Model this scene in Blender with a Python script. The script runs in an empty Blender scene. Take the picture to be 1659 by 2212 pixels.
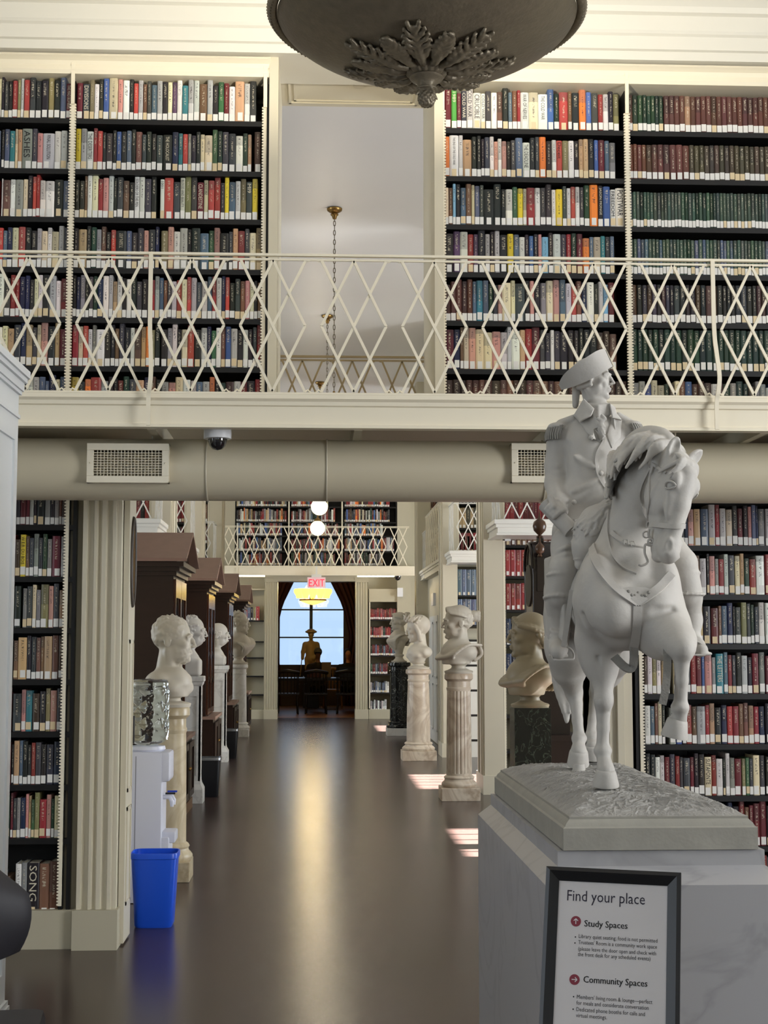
import bpy, bmesh, math, random
import numpy as np
from mathutils import Vector, Matrix, Euler
from mathutils.bvhtree import BVHTree

PI = math.pi
SC = bpy.context.scene
COL = SC.collection
random.seed(7)

# ------------------------------------------------------------------ camera
F = 3100.0                       # focal length in pixels of the 1659 x 2212 frame
EYE = Vector((0, 0, 1.6))
PITCH = math.atan(284 / F)
YAW = math.atan(146.5 * math.cos(PITCH) / F)
cam = bpy.data.objects.new('camera', bpy.data.cameras.new('camera'))
COL.objects.link(cam)
cam.location = EYE
cam.rotation_euler = (PI / 2 + PITCH, 0, -YAW)
cam.data.sensor_fit = 'VERTICAL'
cam.data.sensor_height = 36
cam.data.lens = F / 2212 * 36
cam.data.clip_end = 200
SC.camera = cam

# ------------------------------------------------------------------ view, sky, sun
SC.view_settings.view_transform = 'Standard'
SC.view_settings.look = 'None'
SC.view_settings.gamma = 1
SC.view_settings.use_curve_mapping = False
SC.view_settings.exposure = 0.25
SC.cycles.use_denoising = True
SC.cycles.max_bounces = 8
SC.cycles.sample_clamp_indirect = 6
W = bpy.data.worlds.new('sky')
SC.world = W
W.use_nodes = True
W.node_tree.nodes['Background'].inputs[0].default_value = (0.50, 0.71, 1.0, 1)
W.node_tree.nodes['Background'].inputs[1].default_value = 0.95


def lamp(name, kind, loc, energy, color=(1, 1, 1), rot=(0, 0, 0), size=None, size_y=None, radius=None):
    l = bpy.data.lights.new(name, kind)
    l.energy = energy
    l.color = color
    if size:
        l.shape = 'RECTANGLE' if size_y else 'SQUARE'
        l.size = size
        if size_y:
            l.size_y = size_y
    if radius is not None:
        l.shadow_soft_size = radius
    o = bpy.data.objects.new(name, l)
    o.location = loc
    o.rotation_euler = rot
    COL.objects.link(o)
    return o


SUN = lamp('sun', 'SUN', (20, 14, 15), 200.0, (1.0, .95, .88), rot=(0, math.radians(90 - 30.4), 0))
SUN.data.angle = .009
DAY = (.86, .93, 1.0)
DAYF = (.95, .97, 1.0)
for y, w, e in ((2.3, 2.6, 330), (11.9, 2.0, 220), (16.8, 2.0, 220), (22.3, 2.0, 200), (27.4, 2.0, 200)):
    lamp('daylight_right', 'AREA', (6.36, y, 2.1 if y > 5 else 2.65), e, DAY if y > 5 else DAYF, rot=(0, math.radians(90), 0), size=3.4 if y < 5 else 2.2, size_y=w)
for y, w, e in ((2.3, 2.6, 70), (11.9, 2.0, 110), (17.4, 2.0, 110), (21.4, 2.0, 110), (26.2, 2.0, 110)):
    lamp('daylight_left', 'AREA', (-6.16, y, 2.1 if y > 5 else 2.65), e, DAY, rot=(0, math.radians(-90), 0), size=3.4 if y < 5 else 2.2, size_y=w)
for x in (-2.5, 2.4):  # added fill lamps, unseen behind the camera
    lamp('daylight_behind', 'AREA', (x, -3.95, 2.65), 10, DAY, rot=(math.radians(90), 0, 0), size=2.2, size_y=3.4)


# ------------------------------------------------------------------ pixel of the photograph -> point in the room
_d = Vector((math.sin(YAW) * math.cos(PITCH), math.cos(YAW) * math.cos(PITCH), math.sin(PITCH)))
_r = Vector((math.cos(YAW), -math.sin(YAW), 0))
_u = Vector((-math.sin(YAW) * math.sin(PITCH), -math.cos(YAW) * math.sin(PITCH), math.cos(PITCH)))


def ray(px, py):
    return _d + _r * ((px - 829.5) / F) + _u * ((1106 - py) / F)


def at(px, py, Y):
    v = ray(px, py)
    return EYE + v * (Y / v.y)


def atz(px, py, z=0.0):
    v = ray(px, py)
    return EYE + v * ((z - 1.6) / v.z)


# ------------------------------------------------------------------ materials
MATS = {}


def lin(c):
    return tuple(((x / 12.92) if x <= .04045 else ((x + .055) / 1.055) ** 2.4) for x in [v / 255 for v in c])


def mat(name, srgb, rough=.5, metal=0, noise=0, nscale=20, bump=0, bscale=80, spec=.5, emit=None, estr=0, trans=0, ior=1.45, coat=0, ndetail=4, stretch=None):
    if name in MATS:
        return MATS[name]
    m = bpy.data.materials.new(name)
    m.use_nodes = True
    nt = m.node_tree
    b = nt.nodes['Principled BSDF']
    c = lin(srgb)
    b.inputs['Base Color'].default_value = (*c, 1)
    b.inputs['Roughness'].default_value = rough
    b.inputs['Metallic'].default_value = metal
    b.inputs['Specular IOR Level'].default_value = spec
    b.inputs['Transmission Weight'].default_value = trans
    b.inputs['IOR'].default_value = ior
    b.inputs['Coat Weight'].default_value = coat
    if emit:
        b.inputs['Emission Color'].default_value = (*lin(emit), 1)
        b.inputs['Emission Strength'].default_value = estr
    if noise or bump:
        tc = nt.nodes.new('ShaderNodeTexCoord')
        mp = nt.nodes.new('ShaderNodeMapping')
        nt.links.new(tc.outputs['Object'], mp.inputs[0])
        if stretch:
            mp.inputs['Scale'].default_value = stretch
    if noise:
        n = nt.nodes.new('ShaderNodeTexNoise')
        n.inputs['Scale'].default_value = nscale
        n.inputs['Detail'].default_value = ndetail
        nt.links.new(mp.outputs[0], n.inputs['Vector'])
        mx = nt.nodes.new('ShaderNodeMix')
        mx.data_type = 'RGBA'
        mx.inputs[6].default_value = (*[x * (1 - noise) for x in c], 1)
        mx.inputs[7].default_value = (*[min(1, x * (1 + noise)) for x in c], 1)
        nt.links.new(n.outputs[0], mx.inputs[0])
        nt.links.new(mx.outputs[2], b.inputs['Base Color'])
    if bump:
        n2 = nt.nodes.new('ShaderNodeTexNoise')
        n2.inputs['Scale'].default_value = bscale
        n2.inputs['Detail'].default_value = 6
        nt.links.new(mp.outputs[0], n2.inputs['Vector'])
        bp = nt.nodes.new('ShaderNodeBump')
        bp.inputs['Strength'].default_value = bump
        bp.inputs['Distance'].default_value = .01
        nt.links.new(n2.outputs[0], bp.inputs['Height'])
        nt.links.new(bp.outputs[0], b.inputs['Normal'])
    MATS[name] = m
    return m


def vein_mat(name, base, vein, scale=4, width=.06, rough=.25, distort=1.5, soft=False, bump=0):
    m = mat(name, base, rough)
    nt = m.node_tree
    b = nt.nodes['Principled BSDF']
    tc = nt.nodes.new('ShaderNodeTexCoord')
    n = nt.nodes.new('ShaderNodeTexNoise')
    n.inputs['Scale'].default_value = scale
    n.inputs['Detail'].default_value = 5
    n.inputs['Distortion'].default_value = distort
    nt.links.new(tc.outputs['Object'], n.inputs['Vector'])
    s = nt.nodes.new('ShaderNodeMath'); s.operation = 'SUBTRACT'; s.inputs[1].default_value = .5
    ab = nt.nodes.new('ShaderNodeMath'); ab.operation = 'ABSOLUTE'
    nt.links.new(n.outputs[0], s.inputs[0]); nt.links.new(s.outputs[0], ab.inputs[0])
    mr = nt.nodes.new('ShaderNodeMapRange')
    mr.inputs[1].default_value = 0
    mr.inputs[2].default_value = width
    mr.inputs[3].default_value = 1
    mr.inputs[4].default_value = 0
    nt.links.new(ab.outputs[0], mr.inputs[0])
    n2 = nt.nodes.new('ShaderNodeTexNoise')
    n2.inputs['Scale'].default_value = scale * 1.7
    nt.links.new(tc.outputs['Object'], n2.inputs['Vector'])
    mu = nt.nodes.new('ShaderNodeMath'); mu.operation = 'MULTIPLY'
    nt.links.new(mr.outputs[0], mu.inputs[0]); nt.links.new(n2.outputs[0], mu.inputs[1])
    mx = nt.nodes.new('ShaderNodeMix'); mx.data_type = 'RGBA'
    mx.inputs[6].default_value = (*lin(base), 1)
    mx.inputs[7].default_value = (*lin(vein), 1)
    nt.links.new(mu.outputs[0], mx.inputs[0])
    nt.links.new(mx.outputs[2], b.inputs['Base Color'])
    return m


# ------------------------------------------------------------------ mesh helpers
class MB:
    """collects shapes, build() links them as one mesh object"""

    def __init__(s):
        s.v = []
        s.f = []
        s.mi = []
        s.uv = None

    def add(s, vs, fs, m=0):
        o = len(s.v)
        s.v += [tuple(v) for v in vs]
        s.f += [tuple(i + o for i in f) for f in fs]
        s.mi += [m] * len(fs)
        return s

    def box(s, x0, x1, y0, y1, z0, z1, m=0):
        v = [(x, y, z) for z in (z0, z1) for y in (y0, y1) for x in (x0, x1)]
        return s.add(v, [(0, 2, 3, 1), (4, 5, 7, 6), (0, 1, 5, 4), (2, 6, 7, 3), (0, 4, 6, 2), (1, 3, 7, 5)], m)

    def bevbox(s, x0, x1, y0, y1, z0, z1, b=.01, m=0):
        bm = bmesh.new()
        bmesh.ops.create_cube(bm, size=1)
        for v in bm.verts:
            v.co = Vector(((x0 + x1) / 2 + v.co.x * (x1 - x0), (y0 + y1) / 2 + v.co.y * (y1 - y0), (z0 + z1) / 2 + v.co.z * (z1 - z0)))
        bmesh.ops.bevel(bm, geom=bm.edges[:], offset=b, segments=2, affect='EDGES', profile=.6)
        bm.verts.index_update()
        s.add([v.co[:] for v in bm.verts], [[v.index for v in f.verts] for f in bm.faces], m)
        bm.free()
        return s

    def extrude(s, pts, a, b, axis='x', m=0):
        """closed polygon pts (2D) extruded along an axis from a to b; x: pts=(y,z), y: (x,z), z: (x,y)"""
        def P(t, q):
            return (t, q[0], q[1]) if axis == 'x' else ((q[0], t, q[1]) if axis == 'y' else (q[0], q[1], t))
        n = len(pts)
        v = [P(a, q) for q in pts] + [P(b, q) for q in pts]
        f = [(i, (i + 1) % n, n + (i + 1) % n, n + i) for i in range(n)] + [tuple(range(n))[::-1], tuple(range(n, 2 * n))]
        return s.add(v, f, m)

    def lathe(s, prof, c=(0, 0), n=32, m=0, a0=0.0, a1=2 * PI, fl=None):
        """prof: list of (r, z); fl(angle, r, z) -> r optional"""
        full = abs(a1 - a0 - 2 * PI) < 1e-6
        k = n if full else n + 1
        v = []
        for r, z in prof:
            for i in range(k):
                t = a0 + (a1 - a0) * i / n
                rr = fl(t, r, z) if fl else r
                v.append((c[0] + rr * math.cos(t), c[1] + rr * math.sin(t), z))
        f = []
        for j in range(len(prof) - 1):
            for i in range(n):
                i2 = (i + 1) % k
                f.append((j * k + i, j * k + i2, (j + 1) * k + i2, (j + 1) * k + i))
        if full:
            if prof[0][0] > 1e-6:
                f.append(tuple(range(k))[::-1])
            if prof[-1][0] > 1e-6:
                f.append(tuple(range((len(prof) - 1) * k, len(prof) * k)))
        return s.add(v, f, m)

    def tube(s, pts, r, n=8, m=0, closed=False, caps=True):
        pts = [Vector(p) for p in pts]
        rs = r if isinstance(r, (list, tuple)) else [r] * len(pts)
        N = len(pts)
        v = []
        prev = None
        for i, p in enumerate(pts):
            if closed:
                t = pts[(i + 1) % N] - pts[i - 1]
            else:
                t = pts[min(i + 1, N - 1)] - pts[max(i - 1, 0)]
            t.normalize()
            if prev is None:
                a = Vector((0, 0, 1)) if abs(t.z) < .9 else Vector((1, 0, 0))
                x = t.cross(a).normalized()
            else:
                x = (prev - t * prev.dot(t)).normalized()
            prev = x
            y = t.cross(x)
            for k in range(n):
                q = 2 * PI * k / n
                v.append(p + (x * math.cos(q) + y * math.sin(q)) * rs[i])
        f = []
        for i in range(N if closed else N - 1):
            j = (i + 1) % N
            for k in range(n):
                k2 = (k + 1) % n
                f.append((i * n + k, i * n + k2, j * n + k2, j * n + k))
        if caps and not closed:
            f.append(tuple(range(n))[::-1])
            f.append(tuple(range((N - 1) * n, N * n)))
        return s.add(v, f, m)

    def bar(s, p, q, w, t, up=(0, 0, 1), m=0):
        """rectangular bar from p to q, w across, t thick along up"""
        p = Vector(p); q = Vector(q)
        d = (q - p).normalized()
        up = Vector(up)
        x = d.cross(up).normalized() * w / 2
        y = x.cross(d).normalized() * t / 2
        v = [p - x - y, p + x - y, p + x + y, p - x + y, q - x - y, q + x - y, q + x + y, q - x + y]
        return s.add(v, [(0, 1, 2, 3), (7, 6, 5, 4), (0, 4, 5, 1), (1, 5, 6, 2), (2, 6, 7, 3), (3, 7, 4, 0)], m)

    def sphere(s, c, r, n=16, k=10, m=0, sz=1):
        prof = [(max(r * math.sin(PI * i / k), 1e-7), c[2] - r * sz * math.cos(PI * i / k)) for i in range(k + 1)]
        return s.lathe(prof, (c[0], c[1]), n, m)

    def xf(s, M):
        s.v = [tuple(M @ Vector(v)) for v in s.v]
        return s

    def build(s, name, m, parent=None, smooth=None, kind=None, label=None, loc=None):
        me = bpy.data.meshes.new(name)
        me.from_pydata(s.v, [], s.f)
        ms = m if isinstance(m, (list, tuple)) else [m]
        for x in ms:
            me.materials.append(x)
        if len(ms) > 1:
            me.polygons.foreach_set('material_index', s.mi)
        me.validate()
        bm = bmesh.new(); bm.from_mesh(me)
        bmesh.ops.recalc_face_normals(bm, faces=bm.faces[:])
        bm.to_mesh(me); bm.free()
        if smooth:
            me.shade_smooth()
            me.set_sharp_from_angle(angle=math.radians(smooth))
        o = bpy.data.objects.new(name, me)
        COL.objects.link(o)
        if parent:
            o.parent = parent
        if loc:
            o.location = loc
        if kind:
            o['kind'] = kind
        if label:
            o['label'] = label
        return o


def box(x0, x1, y0, y1, z0, z1):
    return MB().box(x0, x1, y0, y1, z0, z1)


def tag(o, label, cat, group=None, kind=None):
    o['label'] = label
    o['category'] = cat
    if group:
        o['group'] = group
    if kind:
        o['kind'] = kind
    return o


def thing(name, label, cat, loc=(0, 0, 0), rz=0, group=None):
    o = bpy.data.objects.new(name, None)
    o.empty_display_size = .1
    COL.objects.link(o)
    o.location = loc
    o.rotation_euler = (0, 0, rz)
    return tag(o, label, cat, group)


def struct(o):
    o['kind'] = 'structure'
    return o


def copy_tree(o, parent=None):
    c = o.copy()
    COL.objects.link(c)
    c.parent = parent
    for ch in list(o.children):
        copy_tree(ch, c)
    return c


def text_mesh(name, s, size, m, parent, M, align='LEFT', ext=.0004, sx=1.0):
    cu = bpy.data.curves.new(name, 'FONT')
    cu.body = s
    cu.size = size
    cu.align_x = align
    cu.extrude = ext
    cu.resolution_u = 2
    t = bpy.data.objects.new(name, cu)
    COL.objects.link(t)
    dg = bpy.context.evaluated_depsgraph_get()
    me = bpy.data.meshes.new_from_object(t.evaluated_get(dg))
    bpy.data.objects.remove(t)
    me.name = name
    o = bpy.data.objects.new(name, me)
    COL.objects.link(o)
    me.transform(M @ Matrix.Diagonal((sx, 1, 1, 1)))
    me.materials.clear()
    me.materials.append(m)
    o.parent = parent
    return o


# ------------------------------------------------------------------ sculpting with signed distances
class Sculpt:
    def __init__(s, lo, hi, vox):
        s.lo = np.array(lo, float)
        s.vox = vox
        s.n = np.ceil((np.array(hi) - s.lo) / vox).astype(int) + 1
        s.g = np.full(s.n, 1.0, np.float32)

    def _win(s, lo, hi):
        a = np.clip(np.floor((np.array(lo) - s.lo) / s.vox).astype(int), 0, s.n - 1)
        b = np.clip(np.ceil((np.array(hi) - s.lo) / s.vox).astype(int) + 1, 1, s.n)
        if (b <= a).any():
            return None
        ax = [(s.lo[i] + np.arange(a[i], b[i]) * s.vox).astype(np.float32) for i in range(3)]
        return (slice(a[0], b[0]), slice(a[1], b[1]), slice(a[2], b[2])), ax[0][:, None, None], ax[1][None, :, None], ax[2][None, None, :]

    def _mix(s, sl, d, k, sub):
        g = s.g[sl]
        if sub:
            d = -d
            h = np.maximum(k - np.abs(g - d), 0) / max(k, 1e-6)
            s.g[sl] = np.maximum(g, d) + h * h * k * .25
        else:
            h = np.maximum(k - np.abs(g - d), 0) / max(k, 1e-6)
            s.g[sl] = np.minimum(g, d) - h * h * k * .25

    def cap(s, a, b, ra, rb, k=.02, sub=False):
        a = np.array(a, float); b = np.array(b, float)
        m = max(ra, rb) + k + 2 * s.vox
        w = s._win(np.minimum(a, b) - m, np.maximum(a, b) + m)
        if not w:
            return s
        sl, x, y, z = w
        ba = b - a
        L = float(ba @ ba) + 1e-12
        px, py, pz = x - a[0], y - a[1], z - a[2]
        h = np.clip((px * ba[0] + py * ba[1] + pz * ba[2]) / L, 0, 1)
        d = np.sqrt((px - h * ba[0]) ** 2 + (py - h * ba[1]) ** 2 + (pz - h * ba[2]) ** 2) - (ra + (rb - ra) * h)
        s._mix(sl, d.astype(np.float32), k, sub)
        return s

    def chain(s, pts, rs, k=.02, sub=False):
        for i in range(len(pts) - 1):
            s.cap(pts[i], pts[i + 1], rs[i], rs[i + 1], k, sub)
        return s

    def ell(s, c, r, k=.02, R=None, sub=False):
        c = np.array(c, float); r = np.array(r, float)
        m = r.max() + k + 2 * s.vox
        w = s._win(c - m, c + m)
        if not w:
            return s
        sl, x, y, z = w
        px, py, pz = x - c[0], y - c[1], z - c[2]
        if R is not None:
            R = np.array(R, float)      # rows: local axes
            px, py, pz = (R[i][0] * px + R[i][1] * py + R[i][2] * pz for i in range(3))
        k0 = np.sqrt((px / r[0]) ** 2 + (py / r[1]) ** 2 + (pz / r[2]) ** 2) + 1e-9
        k1 = np.sqrt((px / r[0] ** 2) ** 2 + (py / r[1] ** 2) ** 2 + (pz / r[2] ** 2) ** 2) + 1e-9
        d = k0 * (k0 - 1) / k1
        s._mix(sl, d.astype(np.float32), k, sub)
        return s

    def rbox(s, c, h, k=.01, R=None, rd=.005, sub=False):
        c = np.array(c, float); h = np.array(h, float)
        m = np.linalg.norm(h) + k + 2 * s.vox
        w = s._win(c - m, c + m)
        if not w:
            return s
        sl, x, y, z = w
        p = [x - c[0], y - c[1], z - c[2]]
        if R is not None:
            R = np.array(R, float)
            p = [R[i][0] * p[0] + R[i][1] * p[1] + R[i][2] * p[2] for i in range(3)]
        q = [np.abs(p[i]) - (h[i] - rd) for i in range(3)]
        d = np.sqrt(sum(np.maximum(t, 0) ** 2 for t in q)) + np.minimum(np.maximum(q[0], np.maximum(q[1], q[2])), 0) - rd
        s._mix(sl, d.astype(np.float32), k, sub)
        return s

    def mesh(s, name, m, parent=None, relax=1, label=None):
        g = s.g
        nx, ny, nz = g.shape
        neg = g < 0
        cnt = np.zeros((nx - 1, ny - 1, nz - 1), np.int8)
        for i in (0, 1):
            for j in (0, 1):
                for k in (0, 1):
                    cnt += neg[i:nx - 1 + i, j:ny - 1 + j, k:nz - 1 + k]
        act = (cnt > 0) & (cnt < 8)
        idx = np.argwhere(act)
        N = len(idx)
        ids = np.full(act.shape, -1, np.int64)
        ids[act] = np.arange(N)
        cor = [(i, j, k) for i in (0, 1) for j in (0, 1) for k in (0, 1)]
        val = {c: g[idx[:, 0] + c[0], idx[:, 1] + c[1], idx[:, 2] + c[2]] for c in cor}
        acc = np.zeros((N, 3)); num = np.zeros(N)
        for c in cor:
            for ax in range(3):
                if c[ax] == 0:
                    e = list(c); e[ax] = 1; e = tuple(e)
                    va, vb = val[c], val[e]
                    x = (va < 0) != (vb < 0)
                    t = va / np.where(va == vb, 1, va - vb)
                    for q in range(3):
                        acc[:, q] += np.where(x, c[q] + (t if q == ax else 0), 0)
                    num += x
        V = s.lo + (idx + acc / num[:, None]) * s.vox
        Fq = []
        for ax in range(3):
            o1, o2 = [(1, 2), (2, 0), (0, 1)][ax]
            sl0 = [slice(None)] * 3; sl1 = [slice(None)] * 3
            sl0[ax] = slice(0, -1); sl1[ax] = slice(1, None)
            for q in (o1, o2):
                sl0[q] = slice(1, -1); sl1[q] = slice(1, -1)
            a0 = neg[tuple(sl0)]; a1 = neg[tuple(sl1)]
            e = np.argwhere(a0 != a1)
            if not len(e):
                continue
            fl = a0[tuple(e.T)]
            off = np.zeros(3, int); off[o1] = 1; off[o2] = 1
            e = e + off
            def cell(d1, d2):
                t = e.copy(); t[:, o1] -= d1; t[:, o2] -= d2
                return ids[t[:, 0], t[:, 1], t[:, 2]]
            q = np.stack([cell(1, 1), cell(0, 1), cell(0, 0), cell(1, 0)], 1)
            q[~fl] = q[~fl][:, ::-1]
            Fq.append(q)
        Fq = np.concatenate(Fq)
        Fq = Fq[(Fq >= 0).all(1)]
        for _ in range(relax):
            a = np.zeros_like(V); n = np.zeros(N)
            for i in range(4):
                for j in ((i + 1) % 4, (i - 1) % 4):
                    np.add.at(a, Fq[:, i], V[Fq[:, j]]); np.add.at(n, Fq[:, i], 1)
            V = V * .5 + .5 * a / np.maximum(n, 1)[:, None]
        me = bpy.data.meshes.new(name)
        me.vertices.add(N); me.vertices.foreach_set('co', V.ravel())
        me.loops.add(Fq.size); me.loops.foreach_set('vertex_index', Fq.ravel())
        me.polygons.add(len(Fq)); me.polygons.foreach_set('loop_start', np.arange(0, Fq.size, 4))
        me.update(calc_edges=True)
        me.shade_smooth()
        me.materials.append(m)
        o = bpy.data.objects.new(name, me)
        COL.objects.link(o)
        o.parent = parent
        if label:
            o['label'] = label
        return o


def bez(pts, n=12):
    """Catmull-Rom through pts"""
    P = [Vector(p) for p in pts]
    P = [P[0] * 2 - P[1]] + P + [P[-1] * 2 - P[-2]]
    out = []
    for i in range(1, len(P) - 2):
        for j in range(n):
            t = j / n
            out.append(.5 * ((2 * P[i]) + (P[i + 1] - P[i - 1]) * t + (2 * P[i - 1] - 5 * P[i] + 4 * P[i + 1] - P[i + 2]) * t * t + (3 * P[i] - P[i - 1] - 3 * P[i + 1] + P[i + 2]) * t ** 3))
    out.append(P[-2])
    return out

# ------------------------------------------------------------------ heads for the statue and the busts
def rotm(fwd, up=(0, 0, 1)):
    f = Vector(fwd).normalized()
    l = Vector(up).cross(f).normalized()
    u = f.cross(l)
    return f, l, u          # forward, left, up


def head(sc, c, fr, h, hair='short', beard=False, neck=.75, rng=None, nose=1.0, old=0.0, neck_to=None):
    """adds a head of height h centred at c; fr=(forward,left,up) unit vectors"""
    rng = rng or random.Random(3)
    f, l, u = fr
    c = Vector(c)
    R = [f, l, u]

    def P(x, y, z):
        return c + (f * x + l * y + u * z) * h

    def E_(x, y, z, a, b, d, k=.05, sub=False):
        sc.ell(P(x, y, z), (a * h, b * h, d * h), k * h, R, sub)
    E_(-.06, 0, .13, .40, .325, .36)
    E_(.10, 0, -.12, .265, .24, .35, .08)
    E_(.13, 0, -.31, .20, .175, .17, .08)
    E_(.29, 0, -.42, .07, .09, .06, .06)
    for s in (-1, 1):
        E_(.21, s * .19, -.09, .1, .075, .075, .07)
        E_(.05, s * .19, -.28, .14, .05, .12, .07)
        E_(.385, s * .125, -.005, .06, .08, .045, .05, True)
        E_(.285, s * .125, -.01, .07, .075, .06, .02)
        sc.chain([P(.34, s * .05, .065), P(.355, s * .13, .085), P(.30, s * .22, .05)], [.026 * h, .026 * h, .018 * h], .05 * h)
        sc.chain([P(.34, s * .065, .0), P(.352, s * .125, .035), P(.30, s * .195, .0)], [.012 * h] * 3, .012 * h)
        sc.chain([P(.335, s * .065, -.02), P(.335, s * .125, -.045), P(.30, s * .19, -.02)], [.01 * h] * 3, .014 * h)
        E_(.40, s * .042, -.155, .042, .028, .028, .02)
        E_(.43, s * .028, -.185, .014, .014, .02, .01, True)
        # ear
        if hair not in ('wrap', 'veil'):
            E_(-.09, s * .315, -.05, .075, .03, .125, .03)
            E_(-.06, s * .35, -.04, .03, .02, .07, .02, True)
        if old:
            sc.chain([P(.40, s * .09, -.13), P(.36, s * .14, -.26), P(.30, s * .14, -.33)], [.012 * h] * 3, .03 * h, True)
            E_(.27, s * .2, -.2, .05, .04, .06, .06, True)
    sc.chain([P(.33, 0, .08), P(.40, 0, -.03), P(.45 * nose, 0, -.135)], [.040 * h, .034 * h, .032 * h], .04 * h)
    E_(.35, 0, -.245, .052, .10, .026, .03)
    E_(.345, 0, -.295, .048, .085, .03, .03)
    sc.chain([P(.40, -.1, -.268), P(.43, 0, -.266), P(.40, .1, -.268)], [.007 * h] * 3, .012 * h, True)
    E_(.37, 0, -.35, .05, .08, .022, .03, True)
    nb = neck_to if neck_to is not None else P(-.16, 0, -.5 - neck * .4)
    sc.cap(P(-.08, 0, -.2), nb, .2 * h, .225 * h, .08 * h)
    for s in (-1, 1):
        sc.cap(P(-.1, s * .2, -.25), nb + (f * .17 + l * s * .05) * h, .06 * h, .05 * h, .08 * h)

    def bumps(n, cond, r0=.045, cx=-.06, rad=(.40, .325, .36), out=.0, k=.02, zc=.13):
        m = 0
        while m < n:
            v = Vector((rng.gauss(0, 1), rng.gauss(0, 1), rng.gauss(0, 1))).normalized()
            q = (cx + v.x * (rad[0] + out), v.y * (rad[1] + out), zc + v.z * (rad[2] + out))
            if not cond(q):
                continue
            m += 1
            rr = r0 * (.7 + .6 * rng.random())
            t = Vector((v.y, -v.x, rng.uniform(-.6, .2))).normalized() * r0 * 1.2
            sc.cap(P(q[0] - t.x, q[1] - t.y, q[2] - t.z), P(q[0] + t.x, q[1] + t.y, q[2] + t.z), rr * h, rr * .6 * h, k * h)
    if hair == 'short':
        bumps(210, lambda q: (q[0] < .2 and q[2] > .1) or (q[0] < -.1 and q[2] > -.22) or (q[2] > .33 and q[0] < .3) or (abs(q[1]) > .25 and q[0] < .16 and q[2] > 0), .032, out=-.02)
    elif hair == 'side':
        bumps(110, lambda q: (q[0] < -.05 and -.25 < q[2] < .2 + .25 * (q[0] < -.2)) or (abs(q[1]) > .24 and q[0] < .12 and .0 < q[2] < .25))
        bumps(30, lambda q: q[2] > .42 and q[0] < .1, .035)
    elif hair == 'bald':
        bumps(60, lambda q: (q[0] < -.1 and -.25 < q[2] < .12) or (abs(q[1]) > .27 and q[0] < .06 and -.05 < q[2] < .14), .035)
    elif hair == 'thin':
        bumps(150, lambda q: (q[0] < .05 and q[2] > .05) or (q[0] < -.15 and q[2] > -.22), .035)
    elif hair in ('bun', 'highbun', 'lowbun'):
        E_(-.08, 0, .15, .385, .315, .345, .04)
        for i in range(26):
            t = -1.35 + 2.7 * i / 25
            a = P(.30 * math.cos(t * .55), .335 * math.sin(t), .42 - .13 * abs(t))
            m_ = P(-.1, .40 * math.sin(t), .44 - .19 * abs(t))
            b = P(-.42, .18 * math.sin(t), .10)
            w = bez([a, m_, b], 4)
            sc.chain(w, [.035 * h] * len(w), .012 * h)
        bz = {'bun': (-.50, .18), 'highbun': (-.45, .34), 'lowbun': (-.50, -.12)}[hair]
        E_(bz[0], 0, bz[1], .17, .19, .17, .03)
        for i in range(7):
            t = 2 * PI * i / 7
            sc.cap(P(bz[0] - .1, .13 * math.cos(t), bz[1] + .13 * math.sin(t)), P(bz[0] - .14, .12 * math.cos(t + 1), bz[1] + .12 * math.sin(t + 1)), .05 * h, .045 * h, .015 * h)
        bumps(40, lambda q: q[0] < -.2 and -.2 < q[2] < .2, .045)
    elif hair == 'laurel':
        # hood with a wreath of leaves
        E_(-.08, 0, .14, .44, .38, .40, .04)
        for s in (-1, 1):
            sc.chain([P(.1, s * .33, .2), P(.0, s * .36, -.1), P(-.05, s * .30, -.42)], [.06 * h, .07 * h, .08 * h], .03 * h)
        for i in range(26):
            t = 2 * PI * i / 26
            x, y = .06 + .36 * math.cos(t), .37 * math.sin(t)
            z = .30 + .10 * math.cos(t) + .05 * math.sin(i * 2.4)
            d = Vector((-math.sin(t) * .10, math.cos(t) * .10, .09 + .04 * math.sin(i * 3)))
            sc.cap(P(x, y, z), P(x + d.x * 1.6, y + d.y * 1.6, z + d.z * 1.7), .055 * h, .012 * h, .004 * h)
    elif hair == 'queue':
        E_(-.1, 0, .1, .42, .36, .36, .05)
        for s in (-1, 1):
            for j in range(3):
                z = .02 - .1 * j
                sc.cap(P(.02, s * .345, z), P(-.28, s * .27, z - .03), .055 * h, .05 * h, .015 * h)
        sc.cap(P(-.38, 0, -.1), P(-.42, 0, -.55), .1 * h, .07 * h, .03 * h)
    elif hair == 'wrap':
        E_(-.08, 0, .15, .40, .33, .35, .04)
        for i in range(9):
            t = -1.2 + 2.4 * i / 8
            w = bez([P(.30 * math.cos(t * .6), .34 * math.sin(t), .36 - .14 * abs(t)), P(-.1, .41 * math.sin(t), .30 - .15 * abs(t)), P(-.45, .2 * math.sin(t), -.0)], 4)
            sc.chain(w, [.05 * h] * len(w), .015 * h)
        E_(-.42, .0, -.16, .17, .22, .15, .03)
        for s in (-1, 1):
            for j in range(4):
                sc.cap(P(-.2 - .08 * j, s * (.33 - .03 * j), -.0 - .05 * j), P(-.3 - .06 * j, s * (.28 - .04 * j), -.17), .05 * h, .04 * h, .012 * h)
    if beard:
        bumps(90, lambda q: q[0] > .0 and q[2] < -.2 and abs(q[1]) < .3 and not (q[0] > .3 and -.33 < q[2] and abs(q[1]) < .1), .03, cx=.12, rad=(.235, .215, .26), zc=-.25, k=.02)
    return P


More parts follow.
